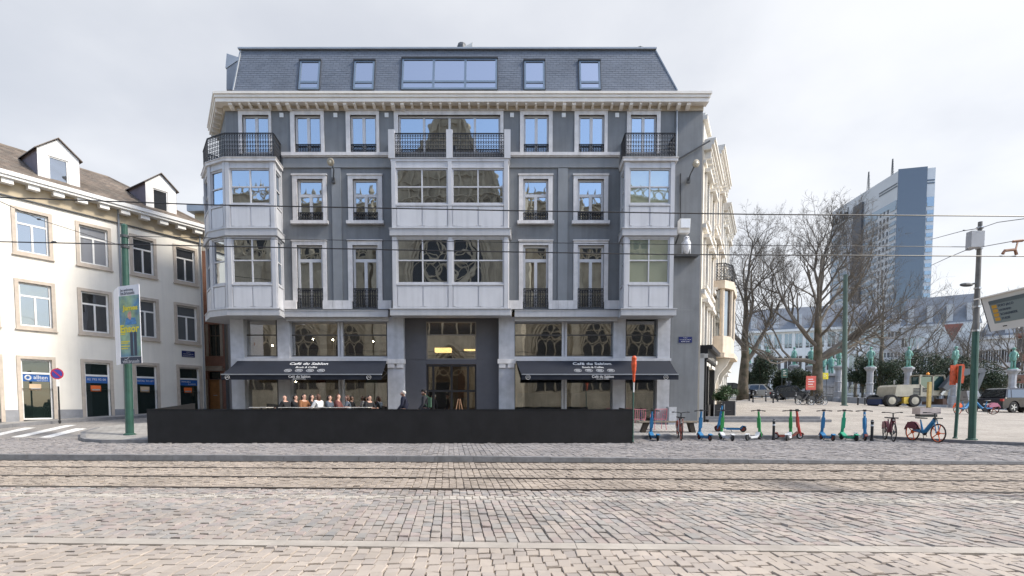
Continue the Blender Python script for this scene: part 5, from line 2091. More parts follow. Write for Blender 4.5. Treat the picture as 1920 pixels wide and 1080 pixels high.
# ------------------------------------------------------------------ trees and shrubs
BARK = mat('bark', (.14, .112, .082), .9, var=.3, scale=4, bump=.5, bscale=14, col2=(.07, .062, .038))
TWIG = mat('twig_bark', (.15, .13, .108), .9, var=.2)
def tree(label, px, Y, ztop, r0, seed, fork=.28, limbs=7, lean=(0, 0), low=None, z0=None, lv=4):
    rd = random.Random(seed)
    b = xy(px, 735, Y)
    zb = (pz(b.x, b.y) if z0 is None else z0)
    t = thing('bare_tree', label, 'tree', (b.x, b.y, zb), group='bare trees round the square')
    H = ztop - zb
    trunk, crown = MB(), MB()
    def rv(s):
        return Vector((rd.gauss(0, s), rd.gauss(0, s), rd.gauss(0, s)))
    def branch(p, d, L, r, lvl):
        n = 5 if lvl < 2 else 4 if lvl < 4 else 3
        pts, rr = [p], [r]
        q, dd = p.copy(), d.copy()
        for k in range(n):
            dd = (dd + rv(.13 + .03 * lvl) + Vector((0, 0, .10 if lvl else .02))).normalized()
            q = q + dd * (L / n)
            pts.append(q.copy())
            rr.append(max(.004, r * (1 - .62 * (k + 1) / n)))
        (trunk if lvl < 1 else crown).tube(pts, rr, 8 if lvl < 1 else 6 if lvl < 2 else 4 if lvl < 3 else 3, True)
        if lvl >= lv:
            return
        nc = (limbs, 6, 6, 5, 5, 4)[lvl + 1]
        for k in range(nc):
            f = rd.uniform(.28, 1.0) if k else 1.0
            i = min(n - 1, int(f * n))
            u = f * n - i
            pp = pts[i].lerp(pts[i + 1], u)
            ax = rv(1).normalized()
            base = (pts[i + 1] - pts[i]).normalized()
            side = (ax - base * ax.dot(base)).normalized()
            an = rd.uniform(.45, .95) if k else rd.uniform(.1, .4)
            nd = (base * math.cos(an) + side * math.sin(an)).normalized()
            rb_ = rr[i] * rd.uniform(.5, .72)
            branch(pp, nd, L * rd.uniform(.52, .8) * (1.05 - .35 * f), max(rb_, .013 if lvl < 3 else .0095), lvl + 1)
    # trunk
    p = Vector((b.x, b.y, zb - .1))
    pts, rr = [], []
    n = 7
    for k in range(n + 1):
        f = k / n
        pts.append(p + Vector((lean[0] * f * H * .6 + rd.gauss(0, .05), lean[1] * f * H * .6 + rd.gauss(0, .05), H * .62 * f)))
        rr.append(r0 * (1.25 if k == 0 else 1.0) * (1 - .68 * f))
    trunk.tube(pts, rr, 10)
    for k in range(limbs):
        f = fork + (1 - fork) * (k / max(1, limbs - 1)) ** .8
        i = min(n - 1, int(f * n))
        pp = pts[i].lerp(pts[i + 1], f * n - i)
        az = k * 2.4 + rd.uniform(-.4, .4)
        el = rd.uniform(.25, .7) + .5 * f
        d = Vector((math.cos(az) * math.cos(el), math.sin(az) * math.cos(el), math.sin(el)))
        branch(pp, d, H * rd.uniform(.34, .46) * (1.1 - .35 * f), rr[i] * rd.uniform(.42, .6), 1)
    branch(pts[-1], Vector((lean[0], lean[1], 1)).normalized(), H * .33, rr[-1], 1)
    for (az, el, f, Ls) in (low or ()):
        i = min(n - 1, int(f * n))
        pp = pts[i].lerp(pts[i + 1], f * n - i)
        branch(pp, Vector((math.cos(az) * math.cos(el), math.sin(az) * math.cos(el), math.sin(el))), H * Ls, rr[i] * .5, 1)
    trunk.build('trunk', BARK, t, smooth=True)
    crown.build('crown', TWIG, t)
    return t
tree('bare tree rising behind the pale town houses', 1394, 50, 17.5, .5, 3, fork=.35, limbs=7, lv=5)
tree('great bare plane tree with thick low limbs behind the red board', 1531, 46, 17.2, .50, 8, fork=.40, limbs=10, lv=5, low=((3.1, .10, .36, .42), (.25, .38, .38, .42), (-.5, .5, .42, .3), (3.4, .45, .5, .36)))
tree('slender bare tree in front of the hotel tower', 1650, 62, 17.5, .34, 21, fork=.35, limbs=7, lv=4)
tree('small bare tree right of the tower foot', 1702, 74, 12.5, .25, 31, fork=.3, limbs=6)
tree('bare tree behind the pole with the box', 1812, 68, 13, .34, 43, fork=.3, limbs=7)
tree('leaning bare tree beneath the display board', 1868, 60, 11.5, .32, 57, fork=.25, limbs=7, lean=(.35, 0))
tree('tall bare tree at the right edge of the view', 1935, 66, 15, .35, 61, fork=.35, limbs=7)

tree('thin bare tree right of the slim green mast', 1604, 72, 13.5, .22, 77, fork=.3, limbs=7)
tree('bare tree before the slate roofed mansion', 1752, 82, 14.0, .28, 83, fork=.3, limbs=7)
LEAFD = stone_mat('evergreen_leaf', [(.018, .034, .016), (.030, .050, .022), (.045, .065, .030), (.024, .040, .022), (.060, .070, .035)], rough=.6, bump=0, stain=.25)
def shrub(label, px, py, Y, rx, rz_, n=7500, leaf=.17, cat='shrub', name='evergreen_shrub', grp=None, m=LEAFD, zbase=None, ry=None):
    c = P(px, py, Y)
    zb = pz(c.x, min(c.y, 60)) if zbase is None else zbase
    t = thing(name, label, cat, (c.x, c.y, zb), group=grp)
    g = np.random.default_rng(int(px * 7 + py))
    lumps = g.normal(0, 1, (14, 3))
    lumps /= np.linalg.norm(lumps, axis=1)[:, None]
    lumps *= g.uniform(.25, .75, (14, 1))
    li = g.integers(0, 14, n)
    d = g.normal(0, 1, (n, 3))
    d /= np.linalg.norm(d, axis=1)[:, None]
    rad = g.uniform(.25, .55, 14)[li][:, None] * (g.uniform(0, 1, (n, 1)) ** .33)
    pos = (lumps[li] + d * rad) * np.array([rx, ry or rx, rz_])
    pos[:, 2] = np.maximum(pos[:, 2], zb - c.z + .05)
    u = g.normal(0, 1, (n, 3))
    u /= np.linalg.norm(u, axis=1)[:, None]
    v = np.cross(u, g.normal(0, 1, (n, 3)))
    v /= np.linalg.norm(v, axis=1)[:, None]
    s = leaf * g.uniform(.6, 1.3, (n, 1))
    off_ = np.array([c.x, c.y, c.z]) - np.array(t.location)
    base = pos + off_
    V = np.stack([base - u * s * .5, base + v * s * .28, base + u * s * .5, base - v * s * .28], 1).reshape(-1, 3)
    me = bpy.data.meshes.new('crown')
    me.from_pydata(V.tolist(), [], [(4 * i, 4 * i + 1, 4 * i + 2, 4 * i + 3) for i in range(n)])
    me.materials.append(m)
    o = bpy.data.objects.new('crown', me)
    COL.objects.link(o)
    o.parent = t
    mb = MB()
    mb.tube([(c.x, c.y, zb - .1), (c.x + .05, c.y, (zb + c.z) / 2), (c.x, c.y, c.z + rz_ * .3)], [.12 * min(1, rx / 2) + .02, .09 * min(1, rx / 2) + .02, .02], 6)
    for k in range(5):
        a = k * 1.26
        mb.tube([(c.x, c.y, (zb + c.z) / 2), (c.x + rx * .5 * math.cos(a), c.y + rx * .5 * math.sin(a), c.z + rz_ * .2)], [.05, .015], 4)
    mb.build('trunk', BARK, t)
    return t
G1 = 'evergreens inside the park railing'
for lab, px, py, Y, rx, rz_ in (('dark evergreen behind the excavator engine hood', 1650, 703, 60, 3.0, 2.6), ('broad dark evergreen left of the second statue column', 1618, 700, 61, 2.0, 2.3), ('dark evergreen above the excavator cab', 1690, 698, 62, 3.2, 2.9),
                             ('broad evergreen behind the excavator boom', 1735, 700, 60, 3.2, 2.8), ('evergreen behind the orange wrapped sign', 1775, 702, 61, 3.0, 2.7), ('low evergreen right of the pole with the box', 1845, 712, 56, 2.6, 2.0),
                             ('clipped evergreen left of the red board', 1500, 712, 58, 1.5, 1.3), ('clipped evergreen above the grey hatchback', 1466, 712, 60, 1.2, 1.3), ('ivy clad evergreen above the beige car', 1430, 697, 60, 1.6, 2.6), ('dark evergreen beside the first statue column', 1412, 712, 62, 1.4, 1.5)):
    shrub(lab, px, py, Y, rx, rz_, grp=G1)

# ------------------------------------------------------------------ statue columns and railing of the little park
COLST = mat('grey_column_stone', (.34, .345, .36), .8, var=.2, scale=3, streak=.2, bump=.15)
VERD = mat('verdigris_bronze', (.15, .31, .26), .6, var=.25, scale=6)
stat = thing('statue_column', 'x', 'statue', (0, 0, 0), group='columns with bronze guild figures along the park railing')
mb = MB()
mb.lathe([(.46, 0), (.46, .35), (.40, .45), (.40, .95), (.34, 1.05)], n=8)
mb.build('plinth', COLST, stat)
mb = MB()
mb.lathe([(.29, 1.05), (.29, 1.8), (.33, 1.85), (.33, 1.95), (.27, 2.0), (.27, 2.9)], n=8)
mb.build('shaft', COLST, stat)
mb = MB()
mb.lathe([(.27, 2.9), (.30, 3.05), (.44, 3.25), (.50, 3.3), (.50, 3.42), (.42, 3.46)], n=8)
mb.build('capital', COLST, stat)
mb = MB()
mb.lathe([(.34, 3.46), (.36, 3.5), (.30, 3.56)], n=8)
for sx_ in (-.09, .09):
    mb.tube([(sx_ * 1.4, 0, 3.56), (sx_ * 1.2, .02, 3.95), (sx_, 0, 4.3)], [.075, .085, .11], 7)
mb.lathe([(.17, 4.15), (.21, 4.3), (.17, 4.55), (.21, 4.8), (.20, 4.92), (.08, 5.0), (.07, 5.06)], n=9)
mb.ball((0, 0, 5.16), (.095, .105, .125), 8, 6)
mb.lathe([(.17, 5.2), (.16, 5.23), (.1, 5.25), (.09, 5.3)], n=9)
mb.tube([(.19, 0, 4.88), (.30, -.05, 4.62), (.18, -.2, 4.45)], [.07, .06, .045], 6)
mb.tube([(-.19, 0, 4.88), (-.31, -.02, 4.6), (-.27, -.12, 4.36)], [.07, .06, .045], 6)
mb.lathe([(.24, 4.2), (.20, 4.5), (.15, 4.9)], (0, .1, 0), 8)
mb.build('bronze_figure', VERD, stat, smooth=True)
spots = [(1403, 64, 'farthest left statue column, beside the ivy clad tree'), (1437, 63, 'statue column right of the ivy clad evergreen'), (1487, 62, 'statue column above the grey hatchback windscreen'), (1519, 61, 'statue column just left of the great tree trunk'), (1571, 58, 'statue column left of the slim green mast'), (1630, 54, 'statue column behind the excavator rear wheel'), (1701, 52, 'statue column rising behind the excavator cab'), (1789, 50, 'statue column behind the orange wrapped sign'), (1897, 49, 'statue column above the dark car roof')]
cpos = []
for i, (px, Y, lab) in enumerate(spots):
    q = xy(px, 740, Y)
    z = pz(q.x, q.y)
    cpos.append(Vector((q.x, q.y, z)))
    sc = 1.12 if i < 5 else 1.08
    if i == 0:
        stat['label'] = lab
        move(stat, (q.x, q.y, z), 0, sc)
    else:
        dup(stat, (q.x, q.y, z), (i * 1.7) % 1.2 - .6, lab, sc)
FENCE = mat('fence_iron', (.03, .035, .035), .6)
flabs = ['behind the beige car', 'left of the great tree', 'behind the grey hatchback', 'behind the red board', 'behind the slim green mast', 'behind the excavator engine', 'behind the excavator boom', 'left of the dark car']
for i in range(len(cpos) - 1):
    a, b = cpos[i], cpos[i + 1]
    d = (b - a)
    L = Vector((d.x, d.y, 0)).length
    e = Vector((d.x, d.y, 0)).normalized()
    mid = (a + b) / 2
    t = thing('iron_fence', 'dark iron park railing on a low stone wall, ' + flabs[i], 'fence', mid, group='railing of the little park')
    at_ = lambda s, z: Vector((a.x, a.y, a.z + (b.z - a.z) * s / L)) + e * s + Vector((0, 0, z))
    mb = MB()
    mb.bar(at_(.5, .25), at_(L - .5, .25), .3, .7)
    mb.build('low_wall', COLST, t)
    mb = MB()
    for z in (.75, 1.55):
        mb.bar(at_(.5, z), at_(L - .5, z), .04, .05)
    mb.build('rails', FENCE, t)
    mb = MB()
    n = int((L - 1) / .16)
    for k in range(n + 1):
        s = .5 + (L - 1) * k / n
        mb.bar(at_(s, .6), at_(s, 1.75), .022, .022)
    mb.build('bars', FENCE, t, kind='stuff')
    if L > 6:
        mb = MB()
        q = at_(L / 2, 0)
        mb.box(q.x - .3, q.x + .3, q.y - .3, q.y + .3, q.z - .1, q.z + 1.5)
        mb.box(q.x - .36, q.x + .36, q.y - .36, q.y + .36, q.z + 1.5, q.z + 1.65)
        mb.build('stone_post', COLST, t)
q = xy(1549, 740, 66)
z = pz(q.x, 60)
mon = thing('twin_statue_monument', 'larger stone pedestal with two green bronze figures behind the great tree', 'monument', (q.x, q.y, z))
mb = MB()
mb.box(q.x - 1.1, q.x + 1.1, q.y - 1, q.y + 1, z - .2, z + 3.2)
mb.box(q.x - 1.35, q.x + 1.35, q.y - 1.25, q.y + 1.25, z + 3.2, z + 3.5)
mb.box(q.x - 1.5, q.x + 1.5, q.y - 1.4, q.y + 1.4, z - .2, z + .6)
mb.build('pedestal', COLST, mon)
for sg in (-1, 1):
    mb = MB()
    c = Vector((q.x + sg * .5, q.y, z + 3.5))
    for sx_ in (-.14, .14):
        mb.tube([c + Vector((sx_ * 1.3, 0, 0)), c + Vector((sx_, 0, .9))], [.12, .17], 7)
    mb.lathe([(.28, .8), (.34, 1.0), (.27, 1.3), (.33, 1.7), (.3, 1.85), (.12, 1.95), (.11, 2.05)], c, 9)
    mb.ball(c + Vector((0, 0, 2.2)), (.16, .17, .2), 8, 6)
    mb.tube([c + Vector((sg * .3, 0, 1.8)), c + Vector((sg * .6, -.1, 1.5)), c + Vector((sg * .75, -.3, 1.75))], [.11, .09, .07], 6)
    mb.tube([c + Vector((-sg * .3, 0, 1.8)), c + Vector((-sg * .42, 0, 1.35)), c + Vector((-sg * .3, -.2, 1.1))], [.11, .09, .07], 6)
    mb.build('bronze_figure', VERD, mon, smooth=True)
# ------------------------------------------------------------------ terrace barrier
BARR = mat('black_stained_boarding', (.008, .008, .009), .75, var=.4, scale=2, streak=.2, bump=.08)
bx0, bx1, by = P(276, 800, 18.65).x, P(1186, 800, 18.65).x, 18.65
zt = P(960, 768, by).z
br_ = thing('terrace_barrier', 'long black boarded terrace barrier in front of the cafe', 'barrier', (0, by, .12))
n = 9
for k in range(n):
    mb = MB()
    a, b = bx0 + (bx1 - bx0) * k / n, bx0 + (bx1 - bx0) * (k + 1) / n - .0008
    mb.box(a, b, by, by + .06, .10, zt + random.uniform(-.004, .004))
    mb.build('panel', BARR, br_)
mb = MB()
mb.box(bx0, bx1, by - .012, by + .075, zt + .005, zt + .022)
mb.build('cap_rail', BARR, br_)
mb = MB()
e = Vector((bx0 - .35, 22.0, 0))
mb.ext([(bx0, by + .062, .1), (e.x, e.y, .3), (e.x, e.y, zt + .22), (bx0, by + .062, zt)], (.06, 0, 0))
fixn(mb.build('side_panel', BARR, br_))
mb = MB()
mb.ext([(bx1 - .06, by + .062, .1), (bx1 - .06, 20.8, .2), (bx1 - .06, 20.8, zt + .05), (bx1 - .06, by + .062, zt)], (.06, 0, 0))
fixn(mb.build('side_panel', BARR, br_))

# ------------------------------------------------------------------ scooters
TEAL = mat('bright_blue_paint', (.025, .17, .36), .4, var=.08)
GRN = mat('bright_green_paint', (.035, .27, .075), .4, var=.08)
EMER = mat('emerald_paint', (.02, .34, .19), .4, var=.08)
REDP = mat('red_paint', (.42, .04, .03), .4, var=.1)
WHT = mat('white_deck_paint', (.62, .63, .64), .4, var=.08)
RUST = mat('red_brown_plastic', (.22, .05, .035), .5, var=.15)
PINK = mat('pink_panel', (.55, .20, .26), .5, var=.1)
SCG = 'hire scooters parked along the kerb'
def wheel(par, c, r, w_, hub, ax='y', tyre=RUBBER, spokes=0, label=None, sp=None):
    mb = MB()
    mb.ring(c, r - w_ / 2, w_ / 2, ax, 18, 8)
    o = mb.build('wheel', tyre, par, smooth=True, label=label)
    mb = MB()
    prof = [(r * .18, -w_ * .6), (r * .22, 0), (r * .18, w_ * .6)]
    mb.lathe(prof, c, 10, ax)
    if spokes:
        for k in range(spokes):
            a = 2 * math.pi * k / spokes
            v = Vector((math.cos(a), 0, math.sin(a))) if ax == 'y' else Vector((0, math.cos(a), math.sin(a)))
            mb.bar(Vector(c) + v * r * .15, Vector(c) + v * (r - w_), .03 if spokes < 8 else .006, .012 if spokes < 8 else .006, (0, 1, 0) if ax == 'y' else (1, 0, 0))
        mb.ring(c, r - w_, w_ * .25, ax, 18, 5)
    else:
        mb.lathe([(r * .72, -w_ * .35), (r * .74, 0), (r * .72, w_ * .35)], c, 14, ax)
    mb.build('rim', hub, o)
    return o
def scooter(label, X, Y, rz, stem, deck, hub, z=None, sc=1.0):
    t = thing('electric_scooter', label, 'scooter', (0, 0, 0), group=SCG)
    mb = MB()
    mb.ext([(-.42, -.075, .13), (.24, -.075, .13), (.40, -.05, .26), (.40, -.05, .30), (.22, -.075, .175), (-.42, -.075, .165)], (0, .15, 0))
    mb.box(-.36, .16, -.085, .085, .09, .132)
    d = fixn(mb.build('deck', deck, t))
    mb = MB()
    mb.box(-.34, .14, -.06, .06, .172, .177)
    mb.build('grip_mat', RUBBER, d)
    mb = MB()
    mb.ext([(-.60, -.06, .24), (-.44, -.06, .275), (-.40, -.06, .17), (-.44, -.06, .165), (-.47, -.06, .25), (-.60, -.06, .225)], (0, .12, 0))
    fixn(mb.build('rear_mudguard', deck, t))
    mb = MB()
    mb.tube([(.47, 0, .22), (.43, 0, .42), (.33, 0, 1.08)], [.06, .055, .038], 8)
    mb.bar((.40, 0, .45), (.36, 0, .85), .12, .07, (1, 0, 0))
    mb.build('stem', stem, t)
    for s in (-.055, .055):
        mb = MB()
        mb.bar((.47, s, .30), (.50, s, .12), .018, .045)
        mb.build('fork_blade', stem, t)
    mb = MB()
    mb.ext([(.38, -.05, .22), (.46, -.05, .268), (.58, -.05, .25), (.64, -.05, .18), (.62, -.05, .17), (.56, -.05, .235), (.46, -.05, .25), (.40, -.05, .2)], (0, .10, 0))
    fixn(mb.build('front_mudguard', hub if hub is not STEEL else deck, t))
    mb = MB()
    mb.tube([(.30, -.27, 1.10), (.33, -.1, 1.12), (.33, .1, 1.12), (.30, .27, 1.10)], .014, 6)
    hb = mb.build('handlebar', BLACK, t)
    for s in (-1, 1):
        mb = MB()
        mb.tube([(.305, s * .16, 1.113), (.295, s * .28, 1.10)], .02, 6)
        mb.build('grip', RUBBER, hb)
        mb = MB()
        mb.tube([(.34, s * .13, 1.11), (.37, s * .22, 1.09)], .006, 4)
        mb.build('brake_lever', BLACK, hb)
    mb = MB()
    mb.box(.30, .38, -.045, .045, 1.09, 1.16)
    mb.build('display', BLACK, t)
    mb = MB()
    mb.box(.385, .41, -.03, .03, .93, .99)
    mb.build('headlight', WHT, t)
    mb = MB()
    mb.tube([(.0, .07, .12), (-.06, .16, .012)], .012, 5)
    mb.build('kickstand', BLACK, t)
    wheel(t, (.48, 0, .14), .14, .065, hub)
    wheel(t, (-.48, 0, .13), .13, .065, hub)
    zz = (gz(X, Y) if Y < 20.75 else pz(X, Y)) if z is None else z
    return move(t, (X, Y, zz), R(rz), sc)
scooter('blue hire scooter nearest the black barrier', 5.38, 20.15, 91, TEAL, TEAL, RUBBER)
scooter('blue hire scooter with red brown wheels in front of the grey wall corner', 7.27, 20.1, 94, TEAL, TEAL, RUST)
scooter('green stemmed white hire scooter in front of the planter', 8.1, 20.1, 93, GRN, WHT, DARK)
scooter('blue hire scooter standing sideways behind the green and white one', 8.98, 21.9, 158, TEAL, TEAL, RUST)
scooter('green stemmed white hire scooter turned to the right, left of the bollard', 9.15, 20.15, 39, GRN, WHT, DARK)
scooter('green stemmed white hire scooter right of the banded bollard', 10.45, 20.1, 55, GRN, WHT, DARK)
scooter('red hire scooter seen from the side', 10.62, 20.5, 4, REDP, RUST, STEEL)
scooter('blue hire scooter left of the all green one', 11.9, 20.1, 83, TEAL, TEAL, RUST)
scooter('all emerald green hire scooter', 12.65, 20.0, 87, EMER, EMER, RUBBER)
scooter('blue hire scooter facing the street beside the second bollard', 13.25, 20.25, -105, TEAL, WHT, RUST)

# ------------------------------------------------------------------ hire bikes
def bike(label, X, Y, rz, frame, panel, rimc, fork=None, z=None, grp='hire bikes', lean=0, sc=1.0):
    t = thing('hire_bike', label, 'bicycle', (0, 0, 0), group=grp)
    fork = fork or frame
    mb = MB()
    mb.tube([(.43, 0, .86), (.36, 0, .74), (.05, 0, .40), (-.10, 0, .36), (-.52, 0, .40)], [.06, .07, .075, .07, .035], 8)
    f = mb.build('frame', frame, t, smooth=True)
    mb = MB()
    mb.tube([(-.10, 0, .36), (-.22, 0, .80)], [.04, .022], 8)
    mb.build('seat_tube', frame, f)
    mb = MB()
    for s in (-.06, .06):
        mb.tube([(.42, s, .82), (.50, s, .60), (.57, s, .34)], .018, 6)
    mb.tube([(.43, -.06, .80), (.43, .06, .80)], .03, 6)
    mb.build('fork', fork, t)
    mb = MB()
    mb.tube([(.43, 0, .84), (.40, 0, 1.02)], .025, 6)
    mb.tube([(.28, -.30, 1.06), (.40, -.16, 1.06), (.42, 0, 1.03), (.40, .16, 1.06), (.28, .30, 1.06)], .014, 6)
    hb = mb.build('handlebar', BLACK, t)
    for s in (-1, 1):
        mb = MB()
        mb.tube([(.34, s * .23, 1.062), (.26, s * .32, 1.06)], .02, 6)
        mb.build('grip', RUBBER, hb)
    mb = MB()
    mb.ext([(-.38, -.08, .84), (-.36, -.10, .88), (-.20, -.05, .88), (-.06, -.02, .86), (-.08, -.02, .83)], (0, .16, 0))
    fixn(mb.build('saddle', BLACK, t))
    mb = MB()
    pts = []
    for k in range(9):
        a = R(20 + 150 * k / 8)
        pts.append((-.57 + .385 * math.cos(a), -.035, .34 + .385 * math.sin(a)))
    inner_ = [(-.57 + .355 * math.cos(R(20 + 150 * k / 8)), -.035, .34 + .355 * math.sin(R(20 + 150 * k / 8))) for k in range(8, -1, -1)]
    mb.ext(pts + inner_, (0, .07, 0))
    fixn(mb.build('rear_mudguard', panel, t))
    for s in (-1, 1):
        mb = MB()
        mb.ext([(-.85, s * .05, .50), (-.36, s * .05, .42), (-.30, s * .05, .55), (-.50, s * .05, .70), (-.76, s * .05, .70)], (0, s * .012, 0))
        fixn(mb.build('skirt_guard', panel, t))
    mb = MB()
    mb.box(.46, .62, -.12, .12, .84, .88)
    mb.bar((.46, 0, .86), (.44, 0, .82), .1, .03)
    mb.build('front_rack', BLACK, t)
    mb = MB()
    mb.box(.48, .52, -.03, .03, .76, .82)
    mb.build('headlight', WHT, t)
    mb = MB()
    mb.lathe([(.1, -.02), (.11, 0), (.1, .02)], (-.08, .06, .33), 12, 'y')
    mb.bar((-.08, .08, .33), (-.02, .10, .18), .015, .02)
    mb.bar((-.08, -.06, .33), (-.14, -.08, .48), .015, .02)
    mb.build('crankset', BLACK, t)
    mb = MB()
    mb.tube([(-.15, .05, .32), (-.22, .16, .015)], .012, 5)
    mb.build('kickstand', BLACK, t)
    wheel(t, (.58, 0, .34), .34, .045, rimc, spokes=5)
    wheel(t, (-.57, 0, .34), .34, .045, rimc, spokes=5)
    zz = (gz(X, Y) if Y < 20.75 else pz(X, Y)) if z is None else z
    return move(t, (X, Y, zz), R(rz), sc)
ORG = mat('orange_rim', (.62, .10, .02), .45, var=.1)
MAR = mat('maroon_panel', (.14, .035, .05), .5, var=.1)
bike('red hire bike seen head-on in front of the wooden bench', 6.4, 20.35, -101, WHT, RUST, RUST, fork=RUST)
bike('maroon hire bike standing at an angle right of the second bollard', 14.1, 19.9, -112, MAR, MAR, DARK, fork=MAR)
bike('blue hire bike with red wheels in front of the thin sign post', 15.0, 19.35, -88, TEAL, MAR, ORG)

# ------------------------------------------------------------------ bollards
bol = thing('bollard', 'x', 'bollard', (0, 0, 0), group='black bollards')
mb = MB()
mb.lathe([(.065, -.05), (.06, .05), (.048, .1), (.048, .66)], n=10)
mb.build('post', BLACK, bol)
mb = MB()
mb.lathe([(.05, .661), (.055, .70), (.05, .76), (.02, .79)], n=10)
mb.build('cap', BLACK, bol)
for z in (.55, .685):
    mb = MB()
    mb.lathe([(.052, z), (.053, z + .02), (.053, z + .04), (.052, z + .055)], n=10)
    mb.build('white_band', WHT, bol)
bl_ = [(9.95, 20.25, 'banded bollard between the white scooters'), (13.35, 19.75, 'banded bollard left of the maroon bike')]
for px, Y, lab in ((1405, 46, 'left bollard in front of the beige car'), (1412, 43, 'front bollard left of the beige car nose'), (1436, 46, 'bollard before the beige car front wheel'), (1450, 43, 'bollard at the beige car bumper'), (1458, 47, 'bollard between beige car and hatchback'), (1492, 44, 'bollard left of the parked bicycles'), (1541, 44, 'bollard right of the parked bicycles'), (1609, 45, 'bollard right of the slim green mast'), (1622, 47, 'bollard left of the excavator')):
    q = xy(px, 745, Y)
    bl_.append((q.x, q.y, lab))
for i, (X, Y, lab) in enumerate(bl_):
    z = gz(X, Y) if Y < 20.75 else pz(X, Y)
    if i == 0:
        bol['label'] = lab
        move(bol, (X, Y, z))
    else:
        dup(bol, (X, Y, z), 0, lab, 1.0 if i < 2 else 1.15)

# ------------------------------------------------------------------ bench, chairs, cabinet, planters
WOODG = mat('weathered_timber', (.25, .21, .16), .8, var=.25, scale=5)
a, b = P(1196, 797, 21.8), P(1310, 797, 21.8)
zs = pz(7, 21.8)
bn = thing('timber_bench', 'low weathered timber bench behind the red bike', 'bench', ((a.x + b.x) / 2, 21.8, zs))
for k in range(3):
    mb = MB()
    mb.box(a.x, b.x, 21.62 + k * .135, 21.745 + k * .135, zs + .40, zs + .46)
    mb.build('plank', WOODG, bn)
for x in (a.x + .35, b.x - .35):
    mb = MB()
    sg = 1 if x < (a.x + b.x) / 2 else -1
    mb.hexa([(x - .12 - sg * .15, 21.66, zs - .05), (x + .06 - sg * .15, 21.66, zs - .05), (x + .06 - sg * .15, 21.98, zs - .05), (x - .12 - sg * .15, 21.98, zs - .05), (x - .1, 21.66, zs + .395), (x + .1, 21.66, zs + .395), (x + .1, 21.98, zs + .395), (x - .1, 21.98, zs + .395)])
    mb.build('leg', mat('dark_timber', (.05, .04, .03), .8), bn)
PINKM = mat('pink_painted_steel', (.62, .22, .26), .5, var=.06)
def gchair(label, X, Y, rz):
    t = thing('garden_chair', label, 'chair', (0, 0, 0), group='pink garden chairs')
    for k in range(6):
        mb = MB()
        mb.box(-.24 + k * .084, -.24 + k * .084 + .05, -.22, .22, .44, .46)
        mb.build('seat_slat', PINKM, t)
    for k in range(7):
        mb = MB()
        x = -.24 + k * .08
        mb.tube([(x, .22, .46), (x, .30, .86)], .011, 5)
        mb.build('back_bar', PINKM, t)
    mb = MB()
    mb.tube([(-.26, .22, .46), (-.26, .30, .88), (.26, .30, .88), (.26, .22, .46)], .014, 6)
    mb.build('back_frame', PINKM, t)
    for s in (-1, 1):
        mb = MB()
        mb.tube([(s * .26, .26, .66), (s * .28, -.2, .66), (s * .25, -.2, .44)], .012, 6)
        mb.build('armrest', PINKM, t)
        for yy_ in (-.21, .21):
            mb = MB()
            mb.tube([(s * .23, yy_ * .9, .44), (s * .26, yy_ * 1.15, 0)], .014, 6)
            mb.build('leg', PINKM, t)
    return move(t, (X, Y, pz(X, Y)), R(rz))
gchair('pink slatted garden chair beside the barrier end', 5.35, 22.5, 170)
gchair('pink slatted garden chair left of the wall pillar', 6.2, 22.6, 188)
mb = MB()
q = P(1260, 795, 24.6)
cbn = thing('utility_cabinet', 'pale grey utility cabinet against the grey wall', 'cabinet', (q.x, 24.7, pz(q.x, 24.7)))
w_ = .19
mb.box(q.x - w_, q.x + w_, 24.55, 24.9, pz(q.x, 24.7) - .1, P(1260, 763, 24.6).z)
mb.build('housing', mat('cabinet_grey', (.42, .43, .45), .6, var=.12, scale=6), cbn)
mb = MB()
mb.box(q.x - w_ + .03, q.x + w_ - .03, 24.53, 24.549, pz(q.x, 24.7) + .1, P(1260, 765, 24.6).z)
mb.build('door', mat('cabinet_door_grey', (.46, .47, .49), .6, var=.12, scale=9), cbn)
LEAFB = stone_mat('box_leaf', [(.03, .065, .022), (.05, .10, .035), (.075, .13, .05), (.04, .08, .03)], rough=.5, bump=0, stain=.2)
for i, (px, Y, lab) in enumerate(((1361, 27.4, 'black planter with a clipped round bush by the shop door'), (1345, 26.6, 'low black planter box beside the shop door'))):
    q = xy(px, 760, Y)
    z = pz(q.x, q.y)
    t = thing('planter_box', lab, 'planter', (q.x, q.y, z))
    mb = MB()
    hw_ = .34 if i == 0 else .25
    mb.box(q.x - hw_, q.x + hw_, Y - hw_, Y + hw_, z - .1, z + (.72 if i == 0 else .6))
    mb.build('box', BLACK, t)
    for sx_ in (-1, 1):
        mb = MB()
        mb.box(q.x + sx_ * hw_ - .02, q.x + sx_ * hw_ + .02, Y - hw_ - .02, Y - hw_ + .02, z - .05, z + .62)
        mb.build('corner_strip', STEEL, t)
    if i == 0:
        shrub('round clipped bush in the black planter', px, 757 - (z + 1.02 - EYE) / Y * 1000, Y, .62, .55, n=3600, leaf=.075, cat='bush', name='clipped_bush', m=LEAFB, zbase=z + .7)

